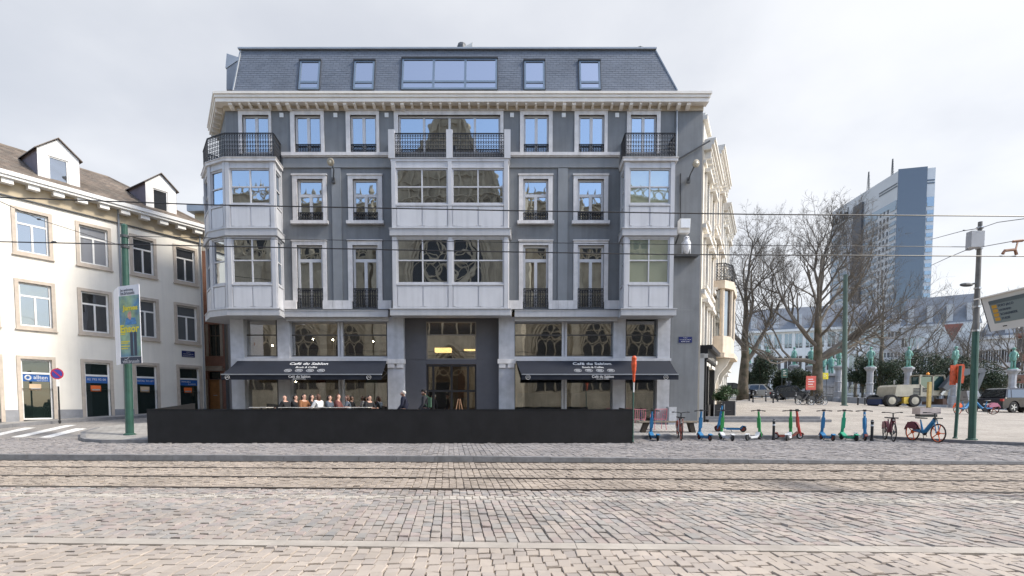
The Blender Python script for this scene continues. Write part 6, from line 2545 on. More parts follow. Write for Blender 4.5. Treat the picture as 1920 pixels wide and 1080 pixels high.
# ------------------------------------------------------------------ posts, poles, signs
OWRAP = mat('orange_wrap', (.55, .075, .02), .5, var=.35, scale=8)
REDW = mat('red_wrap', (.42, .035, .02), .5, var=.3, scale=9)
def pole(name, label, px0, y0, px1, y1, Y, r0, r1, m, cat='pole', z0=None, n=12):
    a, b = P(px0, y0, Y), P(px1, y1, Y)
    if z0 is None:
        z0 = pz(a.x, a.y)
    t = thing(name, label, cat, (a.x, a.y, z0))
    mb = MB()
    mb.tube([(a.x, a.y, z0 - .1), (b.x, b.y, b.z)], [r0, r1], n)
    mb.build('shaft', m, t)
    mb = MB()
    mb.lathe([(r0 * 1.5, -.05), (r0 * 1.5, .03), (r0 * 1.1, .06)], (a.x, a.y, z0), 12)
    mb.build('base', m, t)
    return t, a, b
tp, a, b = pole('tram_pole', 'thick green tram pole carrying the exhibition banner', 243.5, 817, 233, 425, 21.0, .145, .11, GREEN)
mb = MB()
mb.ball((b.x, b.y, b.z), .12, 8, 5)
mb.build('cap', GREEN, tp)
for zz in (P(0, 443, 21).z, P(0, 463, 21).z):
    mb = MB()
    mb.lathe([(.14, -.05), (.14, .05)], (b.x, b.y, zz), 10)
    mb.build('wire_clamp', DARK, tp)
# banner: two printed boards hung in a V on the pole
BW_ = mat('banner_white', (.70, .70, .74), .6, var=.04)
BT = mat('banner_teal', (.07, .20, .34), .6, var=.35, scale=2.5, col2=(.26, .38, .22))
YEL = mat('banner_yellow', (.75, .62, .03), .6, var=.05)
BNV = mat('banner_navy', (.02, .03, .06), .6, var=.1)
SKINP = mat('banner_face', (.60, .33, .25), .6, var=.2, scale=9)
pts = [P(262, 550, 20.3), P(222, 530, 20.75), P(213, 528, 21.5)]
ztp, zbt = P(240, 536, 20.6).z, P(240, 682, 20.6).z
bt = thing('street_banner', 'tall yellow and teal exhibition banner on the green tram pole', 'banner', (a.x, 20.6, zbt))
def board(p0, p1, name, m):
    mb = MB()
    d = Vector((p1.x - p0.x, p1.y - p0.y, 0))
    nn = Vector((d.y, -d.x, 0)).normalized() * .02
    mb.ext([(p0.x, p0.y, zbt), (p1.x, p1.y, zbt), (p1.x, p1.y, ztp), (p0.x, p0.y, ztp)], nn)
    return fixn(mb.build(name, m, bt))
L0, L1 = pts[1], pts[0]
board(L0, L1, 'printed_board', BW_)
board(pts[2], L0 + Vector((-.02, .02, 0)), 'rear_board', BW_)
PB = Plane((L0.x, L0.y), (L1.x - L0.x, L1.y - L0.y))
W = (Vector((L1.x, L1.y, 0)) - Vector((L0.x, L0.y, 0))).length
H_ = ztp - zbt
def patch(a0, a1, v0, v1, m, d, name='print'):
    mb = MB()
    PB.box(mb, W * a0, W * a1, zbt + H_ * v0, zbt + H_ * v1, d - .003, d)
    return mb.build(name, m, bt)
patch(.02, .98, .09, .87, BT, .026)
patch(.0, 1, .0, .085, BNV, .027)
Mb = lambda s, v, d=.032: frame3(PB.pt(W * s, zbt + H_ * v, d), PB.e, (0, 0, 1))
text('be welcome', Mb(.42, .945), W * .6, BNV, bt, ext=.002)
text('be.brussels', Mb(.45, .905), W * .66, BNV, bt, ext=.002)
text('James', Mb(.55, .705), W * .72, YEL, bt, ext=.002, maxh=H_ * .085, bold=.03)
text('Ensor', Mb(.5, .45), W * .9, YEL, bt, ext=.002, maxh=H_ * .10, bold=.03)
mb = MB()          # plain standing figure
q = PB.pt(W * .56, zbt + H_ * .615, .03)
mb.ball(q, (.12, .012, .16), 10, 6)
mb.build('printed_face', SKINP, bt)
mb = MB()
mb.ext([PB.pt(W * .28, zbt + H_ * .5, .029), PB.pt(W * .84, zbt + H_ * .5, .029), PB.pt(W * .78, zbt + H_ * .585, .029), PB.pt(W * .34, zbt + H_ * .585, .029)], PB.n * .003)
fixn(mb.build('printed_coat', mat('print_blue', (.06, .22, .46), .6, var=.4, scale=12), bt))
for s in (.5, .68):
    patch(s, s + .13, .10, .40, BNV, .030, 'printed_leg')
for v, w0 in ((.395, .5), (.375, .45), (.28, .9), (.26, .75), (.22, .9), (.19, .7)):
    patch(.06, .06 + w0 * .45, v, v + .012, YEL, .031, 'text_line')
text('visit.brussels', Mb(.5, .03), W * .8, LETTER, bt, ext=.002)
mb = MB()
mb.bar(PB.pt(W * .2, zbt + H_ * .062, .032), PB.pt(W * .28, zbt + H_ * .05, .032), .006, .02)
mb.bar(PB.pt(W * .28, zbt + H_ * .05, .032), PB.pt(W * .42, zbt + H_ * .08, .032), .006, .02)
mb.build('emblem', LETTER, bt)
for v in (ztp - .02, zbt + .02):
    mb = MB()
    mb.tube([(a.x, 21.0, v), (L0.x + .1, L0.y, v)], .02, 6)
    mb.build('bracket', DARK, bt)
# no-parking sign
sg, a, b = pole('no_parking_sign', 'round red and blue no-parking sign on a dark post by the cream building', 112, 790, 108, 690, 24.6, .035, .03, BLACK, 'sign')
nv = Vector((.35, -1, 0)).normalized()
ev = Vector((1, .35, 0)).normalized()
c = P(108, 701, 24.6) + nv * .05
Ms = frame3(c, ev, (0, 0, 1))
for r, m, off_ in ((.25, mat('sign_red', (.50, .03, .05), .5), 0), (.20, mat('sign_blue', (.05, .06, .30), .5), .006)):
    mb = MB()
    mb.lathe([(r, off_), (r, off_ + .01)], n=20, M=Ms)
    mb.build('disc', m, sg)
mb = MB()
mb.bar(c + nv * .02 + ev * -.14 + Vector((0, 0, .14)), c + nv * .02 + ev * .14 + Vector((0, 0, -.14)), .05, .004, nv)
mb.build('slash', mat('sign_red2', (.50, .03, .05), .5), sg)
mb = MB()
c2 = P(109.5, 718, 24.6)
mb.mbox(frame3(c2 + nv * .05, ev, (0, 0, 1)), -.06, .06, -.16, .16, 0, .008)
mb.build('plate', WHITE, sg)
# wrapped signs
sw_, a, b = pole('wrapped_sign', 'narrow orange wrapped road sign on a green post at the barrier end', 1186.5, 822, 1188, 672, 19.2, .03, .03, GREEN, 'sign', z0=.14)
mb = MB()
c = P(1188.5, 691, 19.2)
mb.lathe([(.02, -.50), (.045, -.42), (.05, -.2), (.08, -.05), (.095, .15), (.085, .30), (.095, .38), (.05, .45)], (c.x, c.y - .02, c.z), 9)
mb.build('wrap', OWRAP, sw_)
mb = MB()
mb.box(c.x - .02, c.x + .02, c.y - .06, c.y - .03, c.z - .85, c.z - .5)
mb.build('tape', WHITE, sw_)
sw2, a, b = pole('wrapped_sign', 'broad orange wrapped sign on a thin dark green post beside the tram pole', 1791, 820, 1801, 686, 19.6, .055, .05, GREEN, 'sign')
c = P(1798, 703, 19.6)
for i, (x0, x1, y0, y1) in enumerate(((-.24, -.03, -.36, .36), (-.035, .25, -.30, .40))):
    mb = MB()
    rings = []
    for k in range(7):
        z = y0 + (y1 - y0) * k / 6
        wv = .02 * math.sin(k * 2.1 + i)
        rings.append([(c.x + x0 + wv, c.y + .07, c.z + z), (c.x + x0 + wv, c.y + .12 + wv, c.z + z), (c.x + x1 + wv, c.y + .13 - wv, c.z + z), (c.x + x1 - wv, c.y + .07, c.z + z)])
    mb.loft(rings)
    fixn(mb.build('wrap', OWRAP, sw2))
mb = MB()
mb.box(c.x + .0, c.x + .05, c.y + .08, c.y + .1, c.z - .75, c.z - .38)
mb.build('tape', WHITE, sw2)
# tram pole on the right, with control box
PGREY = mat('aged_pole_paint', (.16, .155, .145), .55, var=.3, scale=3, streak=.3)
tr, a, b = pole('tram_pole', 'green and grey tram pole with a control box at the right', 1822, 825, 1829.5, 620, 18.8, .115, .10, GREEN)
mb = MB()
b2 = P(1838, 416, 18.8)
mb.tube([b - Vector((0, 0, .02)), b2], [.092, .065], 12)
mb.build('upper_shaft', PGREY, tr)
for py in (427, 440, 447, 465, 540, 575, 620):
    q = b.lerp(b2, (620 - py) / 204)
    mb = MB()
    mb.lathe([(.11, -.03), (.11, .03)], q, 10)
    mb.build('clamp', STEEL, tr)
q0_, q1_ = P(1814, 465, 18.6), P(1843, 435, 18.6)
mb = MB()
mb.box(q0_.x, q1_.x - .06, 18.45, 18.68, q0_.z, q1_.z)
mb.build('control_box', mat('box_grey', (.36, .37, .39), .5, var=.1), tr)
mb = MB()
mb.box(q1_.x - .16, q1_.x + .0, 18.90, 19.1, q0_.z + .05, q1_.z)
mb.build('control_box', mat('box_grey2', (.30, .31, .33), .5, var=.1), tr)
mb = MB()
c = P(1812, 534, 18.8)
d = b.lerp(b2, (620 - 530) / 204)
mb.tube([d, c + Vector((.2, 0, .03))], .03, 6)
mb.build('lamp_arm', PGREY, tr)
mb = MB()
mb.ball(c, (.24, .09, .07), 10, 6)
mb.build('lamp_head', DARK, tr)
# slim green mast on the square
sm_, a, b = pole('green_mast', 'slim pale green mast on the square before the great tree', 1583, 755, 1585.5, 515, 42, .19, .16, mat('pale_green_paint', (.08, .12, .10), .5, var=.15), 'mast')
# passenger display
ds = thing('stop_display', 'white passenger information display board at the right edge', 'display', tuple(P(1890, 585, 8.9)))
A0, A1 = P(1858, 622, 9.5), P(1975, 603, 8.35)
ev = (A1 - A0)
ev.z = 0
L = ev.length
ev.normalize()
nv = Vector((ev.y, -ev.x, 0))
tl_ = (Vector((0, 0, 1)) + nv * .16 - ev * .20).normalized()
zhat = tl_ - ev * tl_.dot(ev)
Md = frame3(Vector((A0.x, A0.y, A0.z)), ev, tl_)
Hd = .62
mb = MB()
nn = ev.cross(tl_).normalized()
c4 = [A0, A0 + ev * L, A0 + ev * L + tl_ * Hd, A0 + tl_ * Hd]
mb.ext([q for q in c4], -nn * .22)
hs_ = fixn(mb.build('housing', mat('display_housing', (.58, .58, .57), .5, var=.05), ds))
mb = MB()
mb.ext([c4[3] - ev * .10 + nn * .05, c4[2] + nn * .05, c4[2] - nn * .28, c4[3] - ev * .10 - nn * .28], tl_ * .02)
fixn(mb.build('roof_plate', WHITE, ds))
mb = MB()
mb.ext([A0 - ev * .035 + nn * -.01, A0 - ev * .004 + nn * -.01, c4[3] - ev * .004 + nn * -.01, c4[3] - ev * .035 + nn * -.01], -nn * .2)
fixn(mb.build('side_panel', DARK, ds))
o_ = lambda s, v, d: A0 + ev * s + tl_ * v + nn * d
SCRN = mat('screen_grey', (.20, .24, .245), .25, var=.04)
mb = MB()
mb.ext([o_(.13, .13, .002), o_(L - .1, .13, .002), o_(L - .1, .54, .002), o_(.13, .54, .002)], nn * .006)
fixn(mb.build('screen', SCRN, ds))
mb = MB()
mb.ext([o_(.13, .475, .009), o_(L - .1, .475, .009), o_(L - .1, .54, .009), o_(.13, .54, .009)], nn * .002)
fixn(mb.build('screen_header', mat('screen_dark', (.10, .125, .135), .3), ds))
AMB = mat('amber_mark', (.48, .27, .04), .5, var=.05)
for k, tx_ in enumerate(('92  FORT-JACO', '93  LEGRAND', '92  SCHAERBEEK', '93  STADE')):
    v = .425 - k * .075
    mb = MB()
    mb.ext([o_(.17, v - .03, .009), o_(.27, v - .03, .009), o_(.27, v + .03, .009), o_(.17, v + .03, .009)], nn * .002)
    fixn(mb.build('line_mark', AMB, ds))
    text(tx_.split('  ')[1], frame3(o_(.30 + .0165 * len(tx_.split('  ')[1]), v, .010), ev, tl_), .033 * len(tx_.split('  ')[1]), BNV, ds, ext=.002)
mb = MB()
mb.ext([o_(.27, .055, .002), o_(.35, .055, .002), o_(.35, .072, .002), o_(.27, .072, .002)], nn * .003)
fixn(mb.build('maker_plate', BLACK, ds))
mb = MB()
q = o_(L - .15, Hd / 2, -.11)
mb.tube([(q.x, q.y, 0), (q.x, q.y, q.z + .3)], .06, 10)
mb.build('post', GREEN, ds)
# board and small signs on the square
for nm, lab, px0, px1, y0, y1, Y, m in (('notice_board', 'red notice board in front of the great tree', 1511, 1530, 705, 731, 43, mat('faded_red_board', (.62, .12, .09), .6, var=.15, scale=4)), ('notice_board', 'yellow notice behind the great tree trunk', 1541, 1553, 699, 711, 52, YEL), ('notice_board', 'dark green information board by the monument', 1465, 1477, 691, 708, 54, GREEN)):
    p0, p1 = P(px0, y1, Y), P(px1, y0, Y)
    z = pz(p0.x, Y)
    t = thing(nm, lab, 'sign', ((p0.x + p1.x) / 2, Y, z))
    mb = MB()
    mb.box(p0.x, p1.x, Y - .03, Y + .03, p0.z, p1.z)
    mb.build('board', m, t)
    for x in (p0.x + .1, p1.x - .1):
        mb = MB()
        mb.tube([(x, Y + .06, z - .1), (x, Y + .06, p1.z - .1)], .03, 6)
        mb.build('leg', DARK, t)
    for k in range(4):
        mb = MB()
        zz = p0.z + (p1.z - p0.z) * (.2 + .18 * k)
        mb.box(p0.x + .15, p1.x - .15 - .1 * (k % 2), Y - .04, Y - .031, zz, zz + (p1.z - p0.z) * .05)
        mb.build('text_line', WHITE if k else BEIGE, t)

# ------------------------------------------------------------------ wall lamps, owl, flood light
def wlamp(label, base, head, arm, up_):
    t = thing('wall_lamp', label, 'lamp', base, group='old wall lanterns on the facade')
    mb = MB()
    mb.box(base.x - .07, base.x + .07, base.y - .04, base.y + .05, base.z - .12, base.z + .12)
    mb.build('wall_plate', DARK, t)
    mb = MB()
    mb.tube([base, arm, head], [.035, .03, .03], 7)
    mb.build('arm', DARK, t)
    mb = MB()
    d = up_.normalized()
    e = d.orthogonal().normalized()
    M = frame3(head, e, d.cross(e))
    mb.lathe([(.05, -.16), (.08, -.11), (.15, .02), (.17, .05), (.16, .09), (.10, .11)], n=12, M=M)
    mb.build('reflector_dish', mat('brassy_dish', (.33, .29, .22), .5, var=.2, scale=9), t)
    mb = MB()
    mb.ball(head + d * .06, .09, 8, 6)
    mb.build('glass_bowl', mat('dull_glass_bowl', (.5, .47, .38), .3), t)
    return t
wlamp('brass wall lantern on the left facade pilaster', P(625, 338, 24.9), P(621, 304, 24.1), P(626, 318, 24.3), Vector((-.2, -1, -.35)))
wlamp('tilted wall lantern on the plain right flank', P(1291, 338, 24.9), P(1304, 307, 24.2), P(1294, 328, 24.5), Vector((.3, -1, -.2)))
fl = thing('flood_light', 'white box flood light on the plain grey flank', 'lamp', P(1284, 425, 24.95))
p0, p1 = P(1274, 436, 24.5), P(1294, 411, 24.5)
mb = MB()
mb.hexa([(p0.x, 24.5, p0.z), (p1.x, 24.5, p0.z), (p1.x, 24.8, p0.z), (p0.x, 24.8, p0.z), (p0.x, 24.4, p1.z), (p1.x, 24.4, p1.z), (p1.x, 24.8, p1.z), (p0.x, 24.8, p1.z)])
mb.build('housing', WHITE, fl)
mb = MB()
mb.box(p0.x + .03, p1.x - .03, 24.38, 24.46, p0.z + .18, p1.z - .03)
mb.build('lens', mat('frosted_lens', (.7, .72, .74), .3), fl)
mb = MB()
mb.bar((p0.x + .05, 24.75, p0.z), (p0.x - .02, 24.98, p0.z - .35), .05, .04)
mb.build('bracket', DARK, fl)
ow = thing('owl_sculpture', 'white perched owl sculpture on a ledge of the grey flank', 'sculpture', P(1288, 474, 24.7))
c = P(1287, 463, 24.7)
mb = MB()
mb.lathe([(.03, -.34), (.10, -.28), (.16, -.1), (.19, .1), (.17, .24), (.12, .30), (.13, .36), (.12, .43), (.05, .48)], c, 10)
mb.build('body', mat('white_plaster', (.66, .67, .69), .6, var=.25, scale=12), ow, smooth=True)
for s in (-1, 1):
    mb = MB()
    mb.hexa([c + Vector((s * .14, -.06, .22)), c + Vector((s * .20, -.02, .2)), c + Vector((s * .2, .1, .2)), c + Vector((s * .14, .1, .2)), c + Vector((s * .17, -.02, -.30)), c + Vector((s * .20, 0, -.3)), c + Vector((s * .2, .06, -.3)), c + Vector((s * .17, .06, -.3))])
    fixn(mb.build('wing', mat('grey_plaster', (.5, .51, .53), .6, var=.25, scale=12), ow))
    mb = MB()
    mb.ball(c + Vector((s * .05, -.115, .385)), .025, 6, 5)
    mb.build('eye', BLACK, ow)
mb = MB()
mb.box(c.x - .5, c.x + .55, 24.6, 24.99, c.z - .42, c.z - .36)
mb.build('ledge', DARK, ow)

# ------------------------------------------------------------------ overhead wires
def wire(label, pts, r=.011, m=BLACK, extra=()):
    p = [P(*q) for q in pts]
    t = thing('overhead_wire', label, 'wire', p[0])
    mb = MB()
    mb.tube(p, r, 5)
    mb.build('strand', m, t)
    for q in extra:
        mb = MB()
        c = P(*q)
        mb.ball(c, (.07, .03, .03), 6, 4)
        mb.build('insulator', DARK, t)
    return t
wire('upper tram contact wire running the whole width of the street', [(-60, 368, 9.9), (385, 384, 9.9), (960, 395, 9.9), (1420, 402, 9.9), (1980, 406, 9.9)], .011)
wire('lower tram contact wire running the whole width of the street', [(-60, 452, 12.7), (370, 461, 12.7), (790, 469.5, 12.7), (1240, 477, 12.7), (1980, 481, 12.7)], .0135, extra=((101, 454, 12.7),))
wire('thin span wire from the green tram pole to the control box pole', [(238, 443, 21), (550, 449, 20), (1000, 455, 19.5), (1400, 460, 19), (1815, 463, 18.7)], .012)
wire('slanting pull-off wire above the cream building', [(-60, 350, 12), (75, 412, 16), (235, 463, 21)], .009, extra=((73, 411, 16),))
wire('slack wire from the right pole top towards the upper right', [(1838, 428, 18.8), (1870, 417, 17), (1980, 402, 14)], .011)
wire('wire from the right pole top down to the left with a sleeve', [(1836, 428, 18.8), (1805, 433, 22), (1745, 449, 30)], .014, extra=((1808, 432, 21.6),))
wire('short wire from the control box to the lower left', [(1814, 468, 18.7), (1780, 482, 24), (1745, 498, 30)], .014)
wire('wire from the control box pole to the contact wire hanger', [(1840, 463, 18.8), (1895, 453, 15), (1980, 445, 12.7)], .011)
hg = thing('wire_hanger', 'rusty contact wire hanger above the display board', 'fitting', P(1896, 468, 12.7))
HANG = mat('rusty_bronze', (.30, .16, .10), .6, var=.25, scale=20)
c = P(1895, 468, 12.7)
mb = MB()
mb.tube([P(1880, 476, 12.7), P(1884, 470, 12.7), P(1903, 468, 12.7), P(1906, 478, 12.7)], .035, 6)
mb.build('yoke', HANG, hg)
mb = MB()
mb.tube([P(1904, 470, 12.7), P(1908, 454, 12.8)], .02, 6)
mb.tube([P(1899, 453, 12.8), P(1918, 451, 12.8)], .03, 6)
mb.build('suspension', HANG, hg)
# ------------------------------------------------------------------ cars
CARG = glass('car_glass', .05, (.85, .92, 1), body=(.015, .018, .02), wav=0)
LAMPW = mat('headlamp_glass', (.55, .57, .6), .2, var=0)
LAMPR = mat('tail_lamp_red', (.35, .02, .015), .3, var=0)
def carpaint(name, col):
    m = mat(name, col, .28, metal=.0, var=.03, spec=.3)
    m.node_tree.nodes['Principled BSDF'].inputs['Coat Weight'].default_value = .15
    return m
def car(label, X, Y, rz, paint, L=4.3, W_=1.78, H=1.5, suv=0.0, wagon=False, name='parked_car'):
    t = thing(name, label, 'car', (0, 0, 0), group='cars standing round the square')
    h = L / 2
    k = H / 1.5
    wr = .32 + .05 * suv
    wxs = (h * .62, -h * .60)
    belt, clr = .88 * k, .2 + .04 * suv
    # lower body side outline, with wheel arches
    out_ = [(-h, .45), (-h + .05, clr + .08), (-h + .12, clr)]
    for wx in reversed(wxs):
        for q in range(7):
            a = math.pi - math.pi * q / 6
            out_.append((wx + (wr + .07) * math.cos(a), max(clr, wr + (wr + .07) * math.sin(a))))
    out_ += [(h - .1, clr), (h - .02, clr + .12), (h, .55), (h - .04, .66 * k), (h - .35, .76 * k), (h * .40, belt), (-h + .35, belt + .03), (-h + .06, belt - .03), (-h, .72 * k)]
    hw = W_ / 2
    rings = []
    for y, s_, dz in ((-hw, .975, 0), (-hw + .05, .995, 0), (-hw + .16, 1, .012), (hw - .16, 1, .012), (hw - .05, .995, 0), (hw, .975, 0)):
        rings.append([(x * s_, y, z + (dz if z > .6 else 0)) for x, z in out_])
    mb = MB()
    mb.loft(rings)
    body = fixn(mb.build('body', paint, t))
    # cabin
    r0, r1 = (-h * .86 if (wagon or suv) else -h * .74), h * .40
    roof = [(r0 + .28, H - .06), (r0 + .62, H), (h * .02, H), (h * .12, H - .05)]
    base = [(r0, belt + .02), (r1, belt - .01)]
    outl = [base[0]] + roof + [base[1]]
    rings = []
    for y, f in ((-hw + .06, 0), (-hw + .24, 1), (hw - .24, 1), (hw - .06, 0)):
        rings.append([(x, y, z) if f or z < belt + .1 else (x, y, z) for x, z in outl])
    lo = [(x, z) for x, z in outl]
    mb = MB()
    tw = .20
    vs = []
    for sg in (-1, 1):
        for x, z in outl:
            f = (z - belt) / (H - belt)
            vs.append((x, sg * (hw - .06 - tw * f), z))
    n = len(outl)
    fs = [tuple(range(n))[::-1], tuple(range(n, 2 * n))] + [(i, (i + 1) % n, n + (i + 1) % n, n + i) for i in range(n)]
    mb.add(vs, fs)
    cab = fixn(mb.build('cabin', paint, t))
    # glazing, set 6 mm proud of the cabin
    def sidepane(x0b, x1b, x0t, x1t):
        zb_, zt_ = belt + .05, H - .10
        for sg in (-1, 1):
            mb = MB()
            pts = []
            for x, z in ((x0b, zb_), (x1b, zb_), (x1t, zt_), (x0t, zt_)):
                f = (z - belt) / (H - belt)
                pts.append((x, sg * (hw - .06 - tw * f + .004), z))
            mb.ext(pts, (0, sg * .006, 0))
            fixn(mb.build('side_window', CARG, t))
    sidepane(-.08, r1 - .22, -.08, h * .10)
    sidepane(r0 + .50, -.16, r0 + .62, -.16)
    if wagon or suv:
        sidepane(r0 + .16, r0 + .42, r0 + .36, r0 + .54)
    for xb, zb_, xt, zt_, nm, sgn in ((r1 - .03, belt + .03, h * .12 + .03, H - .08, 'windscreen', 1), (r0 + .0, belt + .08, r0 + .25, H - .10, 'rear_window', -1)):
        mb = MB()
        fb, ft_ = (zb_ - belt) / (H - belt), (zt_ - belt) / (H - belt)
        wb, wt = hw - .12 - tw * fb, hw - .14 - tw * ft_
        o = sgn * .012
        mb.ext([(xb + o, -wb, zb_), (xb + o, wb, zb_), (xt + o, wt, zt_), (xt + o, -wt, zt_)], (sgn * .006, 0, .004))
        fixn(mb.build(nm, CARG, t))
    for wx in wxs:
        for sg in (-1, 1):
            c = (wx, sg * (hw - .10), wr)
            mb = MB()
            mb.lathe([(wr * .62, -.10), (wr * .9, -.11), (wr, -.07), (wr, .07), (wr * .9, .11), (wr * .62, .10)], c, 20, 'y')
            w_ = mb.build('wheel', RUBBER, t, smooth=False)
            mb = MB()
            mb.lathe([(wr * .62, -.095), (wr * .60, -.06), (wr * .60, .06), (wr * .62, .095)], c, 16, 'y')
            for q in range(5):
                a = 2 * math.pi * q / 5
                v = Vector((math.cos(a), 0, math.sin(a)))
                cc = Vector(c) + Vector((0, sg * .10, 0))
                mb.bar(cc, cc + v * wr * .60, .06, .02, (0, 1, 0))
            mb.build('rim', STEEL, w_)
    for sg in (-1, 1):
        mb = MB()
        mb.ext([(h - .02, sg * hw * .50, .60 * k), (h - .06, sg * hw * .93, .62 * k), (h - .14, sg * hw * .95, .72 * k), (h - .05, sg * hw * .52, .68 * k)], (.03, 0, .004))
        fixn(mb.build('headlight', LAMPW, t))
        mb = MB()
        mb.box(-h - .012, -h + .10, sg * hw * .92 - .13, sg * hw * .92 + .06, .70 * k, .84 * k)
        mb.build('tail_light', LAMPR, t)
        mb = MB()
        mb.ball((r1 - .15, sg * (hw + .06), belt + .06), (.08, .09, .06), 8, 5)
        mb.build('wing_mirror', paint, t)
        mb = MB()
        for x in (-.35, -h * .42):
            mb.box(x, x + .14, sg * (hw + .003), sg * (hw + .02), belt - .14, belt - .11)
        mb.build('door_handle', paint, t)
    mb = MB()
    mb.box(h - .03, h + .012, -hw * .45, hw * .45, .42, .56)
    mb.build('grille', BLACK, t)
    mb = MB()
    mb.box(h + .013, h + .022, -.26, .26, .40, .50)
    mb.build('number_plate', WHITE, t)
    mb = MB()
    mb.box(-h - .02, -h + .0, -.26, .26, .52, .62)
    mb.build('number_plate', WHITE, t)
    z = pz(X, Y)
    return move(t, (X, Y, z), R(rz))
q = xy(1376, 742, 55)
car('dark car half hidden by the pale town house', q.x, q.y, -28, carpaint('black_car_paint', (.012, .013, .016)))
q = xy(1429, 742, 55)
car('beige grey saloon parked in front of the park railing', q.x, q.y, -38, carpaint('champagne_paint', (.44, .42, .38)))
q = xy(1489, 742, 53)
car('dark grey hatchback parked beside the bicycles', q.x, q.y, -36, carpaint('graphite_paint', (.04, .045, .052)), L=4.1, wagon=True)
q = xy(1906, 770, 37.0)
car('large dark sport utility car at the right edge', q.x, q.y, 8, carpaint('dark_violet_grey_paint', (.014, .014, .02)), L=4.7, W_=1.9, H=1.66, suv=1)

# ------------------------------------------------------------------ parked bicycles on the square
for i, (px, Y, rz, lab) in enumerate(((1507, 41, 20, 'black city bicycle leftmost in the parked cluster'), (1521, 41.5, -10, 'black city bicycle in the middle of the parked cluster'), (1533, 41, 12, 'black city bicycle rightmost in the parked cluster'))):
    q = xy(px, 752, Y)
    bike(lab, q.x, q.y, rz, BLACK, BLACK, STEEL, z=pz(q.x, q.y), grp='city bicycles parked on the square')
q = xy(1809, 770, 32)
bike('orange and blue hire bike between the two right posts', q.x, q.y, 15, TEAL, ORG, ORG, z=pz(q.x, q.y))
q = xy(1842, 772, 32.5)
bike('blue hire bike behind the right tram pole', q.x, q.y, 170, TEAL, PINK, RUST, z=pz(q.x, q.y))

# ------------------------------------------------------------------ excavator
EXW = mat('cream_machine_paint', (.42, .385, .30), .5, var=.14, scale=2, streak=.15)
EXG = mat('dark_grey_machine_paint', (.09, .095, .105), .5, var=.15)
EXY = mat('machine_yellow', (.62, .43, .06), .5, var=.12)
YE = 44.0
q = P(1690, 755, YE)
ex = thing('wheeled_excavator', 'cream wheeled excavator with grey boom on the square', 'excavator', (q.x, YE, pz(q.x, YE)))
zg = pz(q.x, YE)
dzE = zg - P(1690, 756, YE).z
XP = lambda px, py, Y=YE: P(px, py, Y) + Vector((0, 0, dzE))
def expoly(name, pts, y0, y1, m, par=ex, smooth=False):
    mb = MB()
    p = []
    for px, py in pts:
        c = XP(px, py)
        p.append(Vector((c.x, y0, c.z)))
    mb.ext(p, (0, y1 - y0, 0))
    return fixn(mb.build(name, m, par))
expoly('undercarriage', [(1642, 746), (1642, 738), (1735, 738), (1735, 746)], YE - .9, YE + .9, EXG)
expoly('tool_box', [(1676, 750), (1676, 738), (1688, 738), (1688, 750)], YE - 1.15, YE - .7, EXY)
expoly('outrigger', [(1638, 752), (1638, 742), (1645, 742), (1645, 752)], YE - .8, YE + .8, mat('machine_blue', (.02, .035, .10), .6))
expoly('slewing_ring', [(1672, 738.5), (1672, 733), (1708, 733), (1708, 738.5)], YE - .75, YE + .75, BLACK)
for px in (1653, 1695):
    for yy_ in (-1, 1):
        c = XP(px, 746.5)
        c = Vector((c.x, YE + yy_ * 1.0, zg + .50))
        mb = MB()
        mb.lathe([(.30, -.25), (.47, -.25), (.50, -.2), (.50, .2), (.47, .25), (.30, .25)], c, 20, 'y')
        w_ = mb.build('wheel', RUBBER, ex)
        mb = MB()
        mb.lathe([(.10, -.27), (.24, -.255), (.30, -.252), (.30, .252), (.24, .255), (.10, .27)], c, 14, 'y')
        mb.build('rim', EXW, w_)
eb = expoly('engine_housing', [(1660, 737), (1663, 719), (1668, 715.5), (1708, 715), (1713, 719), (1722, 726), (1722, 737)], YE - 1.1, YE + 1.1, EXW)
for k in range(5):
    expoly('vent_slot', [(1694, 722 + k * 2.6), (1707, 721.6 + k * 2.6), (1707, 723 + k * 2.6), (1694, 723.4 + k * 2.6)], YE - 1.115, YE - 1.09, BLACK, eb)
for k in range(3):
    expoly('vent_slot', [(1711, 721 + k * 2.6), (1719, 722.4 + k * 2.6), (1719, 723.8 + k * 2.6), (1711, 722.4 + k * 2.6)], YE - 1.115, YE - 1.09, BLACK, eb)
mb = MB()
c = XP(1677, 714)
mb.tube([c, c + Vector((0, 0, .35))], .06, 8)
mb.build('exhaust', STEEL, ex)
cabf = [((1706, 735), (1707, 701)), ((1730, 735), (1731, 698)), ((1759, 728), (1751, 699))]
mb = MB()
for yy_ in (YE - 1.05, YE - .05):
    for (a, b) in cabf:
        p, r = XP(*a), XP(*b)
        mb.bar((p.x, yy_, p.z), (r.x, yy_, r.z), .10, .10, (0, 1, 0))
    p = [XP(*s_) for s_ in ((1706, 700.5), (1712, 698), (1751, 698.5))]
    for a, b in zip(p, p[1:]):
        mb.bar((a.x, yy_, a.z), (b.x, yy_, b.z), .1, .1, (0, 1, 0))
p, r = XP(1707, 698.5), XP(1751, 697)
mb.box(p.x, r.x, YE - 1.1, YE, p.z, r.z)
p, r = XP(1724, 735), XP(1758, 726)
mb.box(p.x, r.x, YE - 1.08, YE - .02, p.z, r.z)
mb.build('cab_frame', EXW, ex)
expoly('cab_glass', [(1708, 727), (1708, 701), (1750, 700), (1757, 727)], YE - 1.02, YE - .08, glass('cab_glass', .05, (.8, .95, .95), body=(.02, .05, .05), wav=0))
mb = MB()
c = XP(1731, 697)
mb.lathe([(.12, 0), (.12, .1), (.06, .22)], c - Vector((0, .5, 0)), 10)
mb.build('beacon', mat('amber_beacon', (.75, .28, .03), .3), ex)
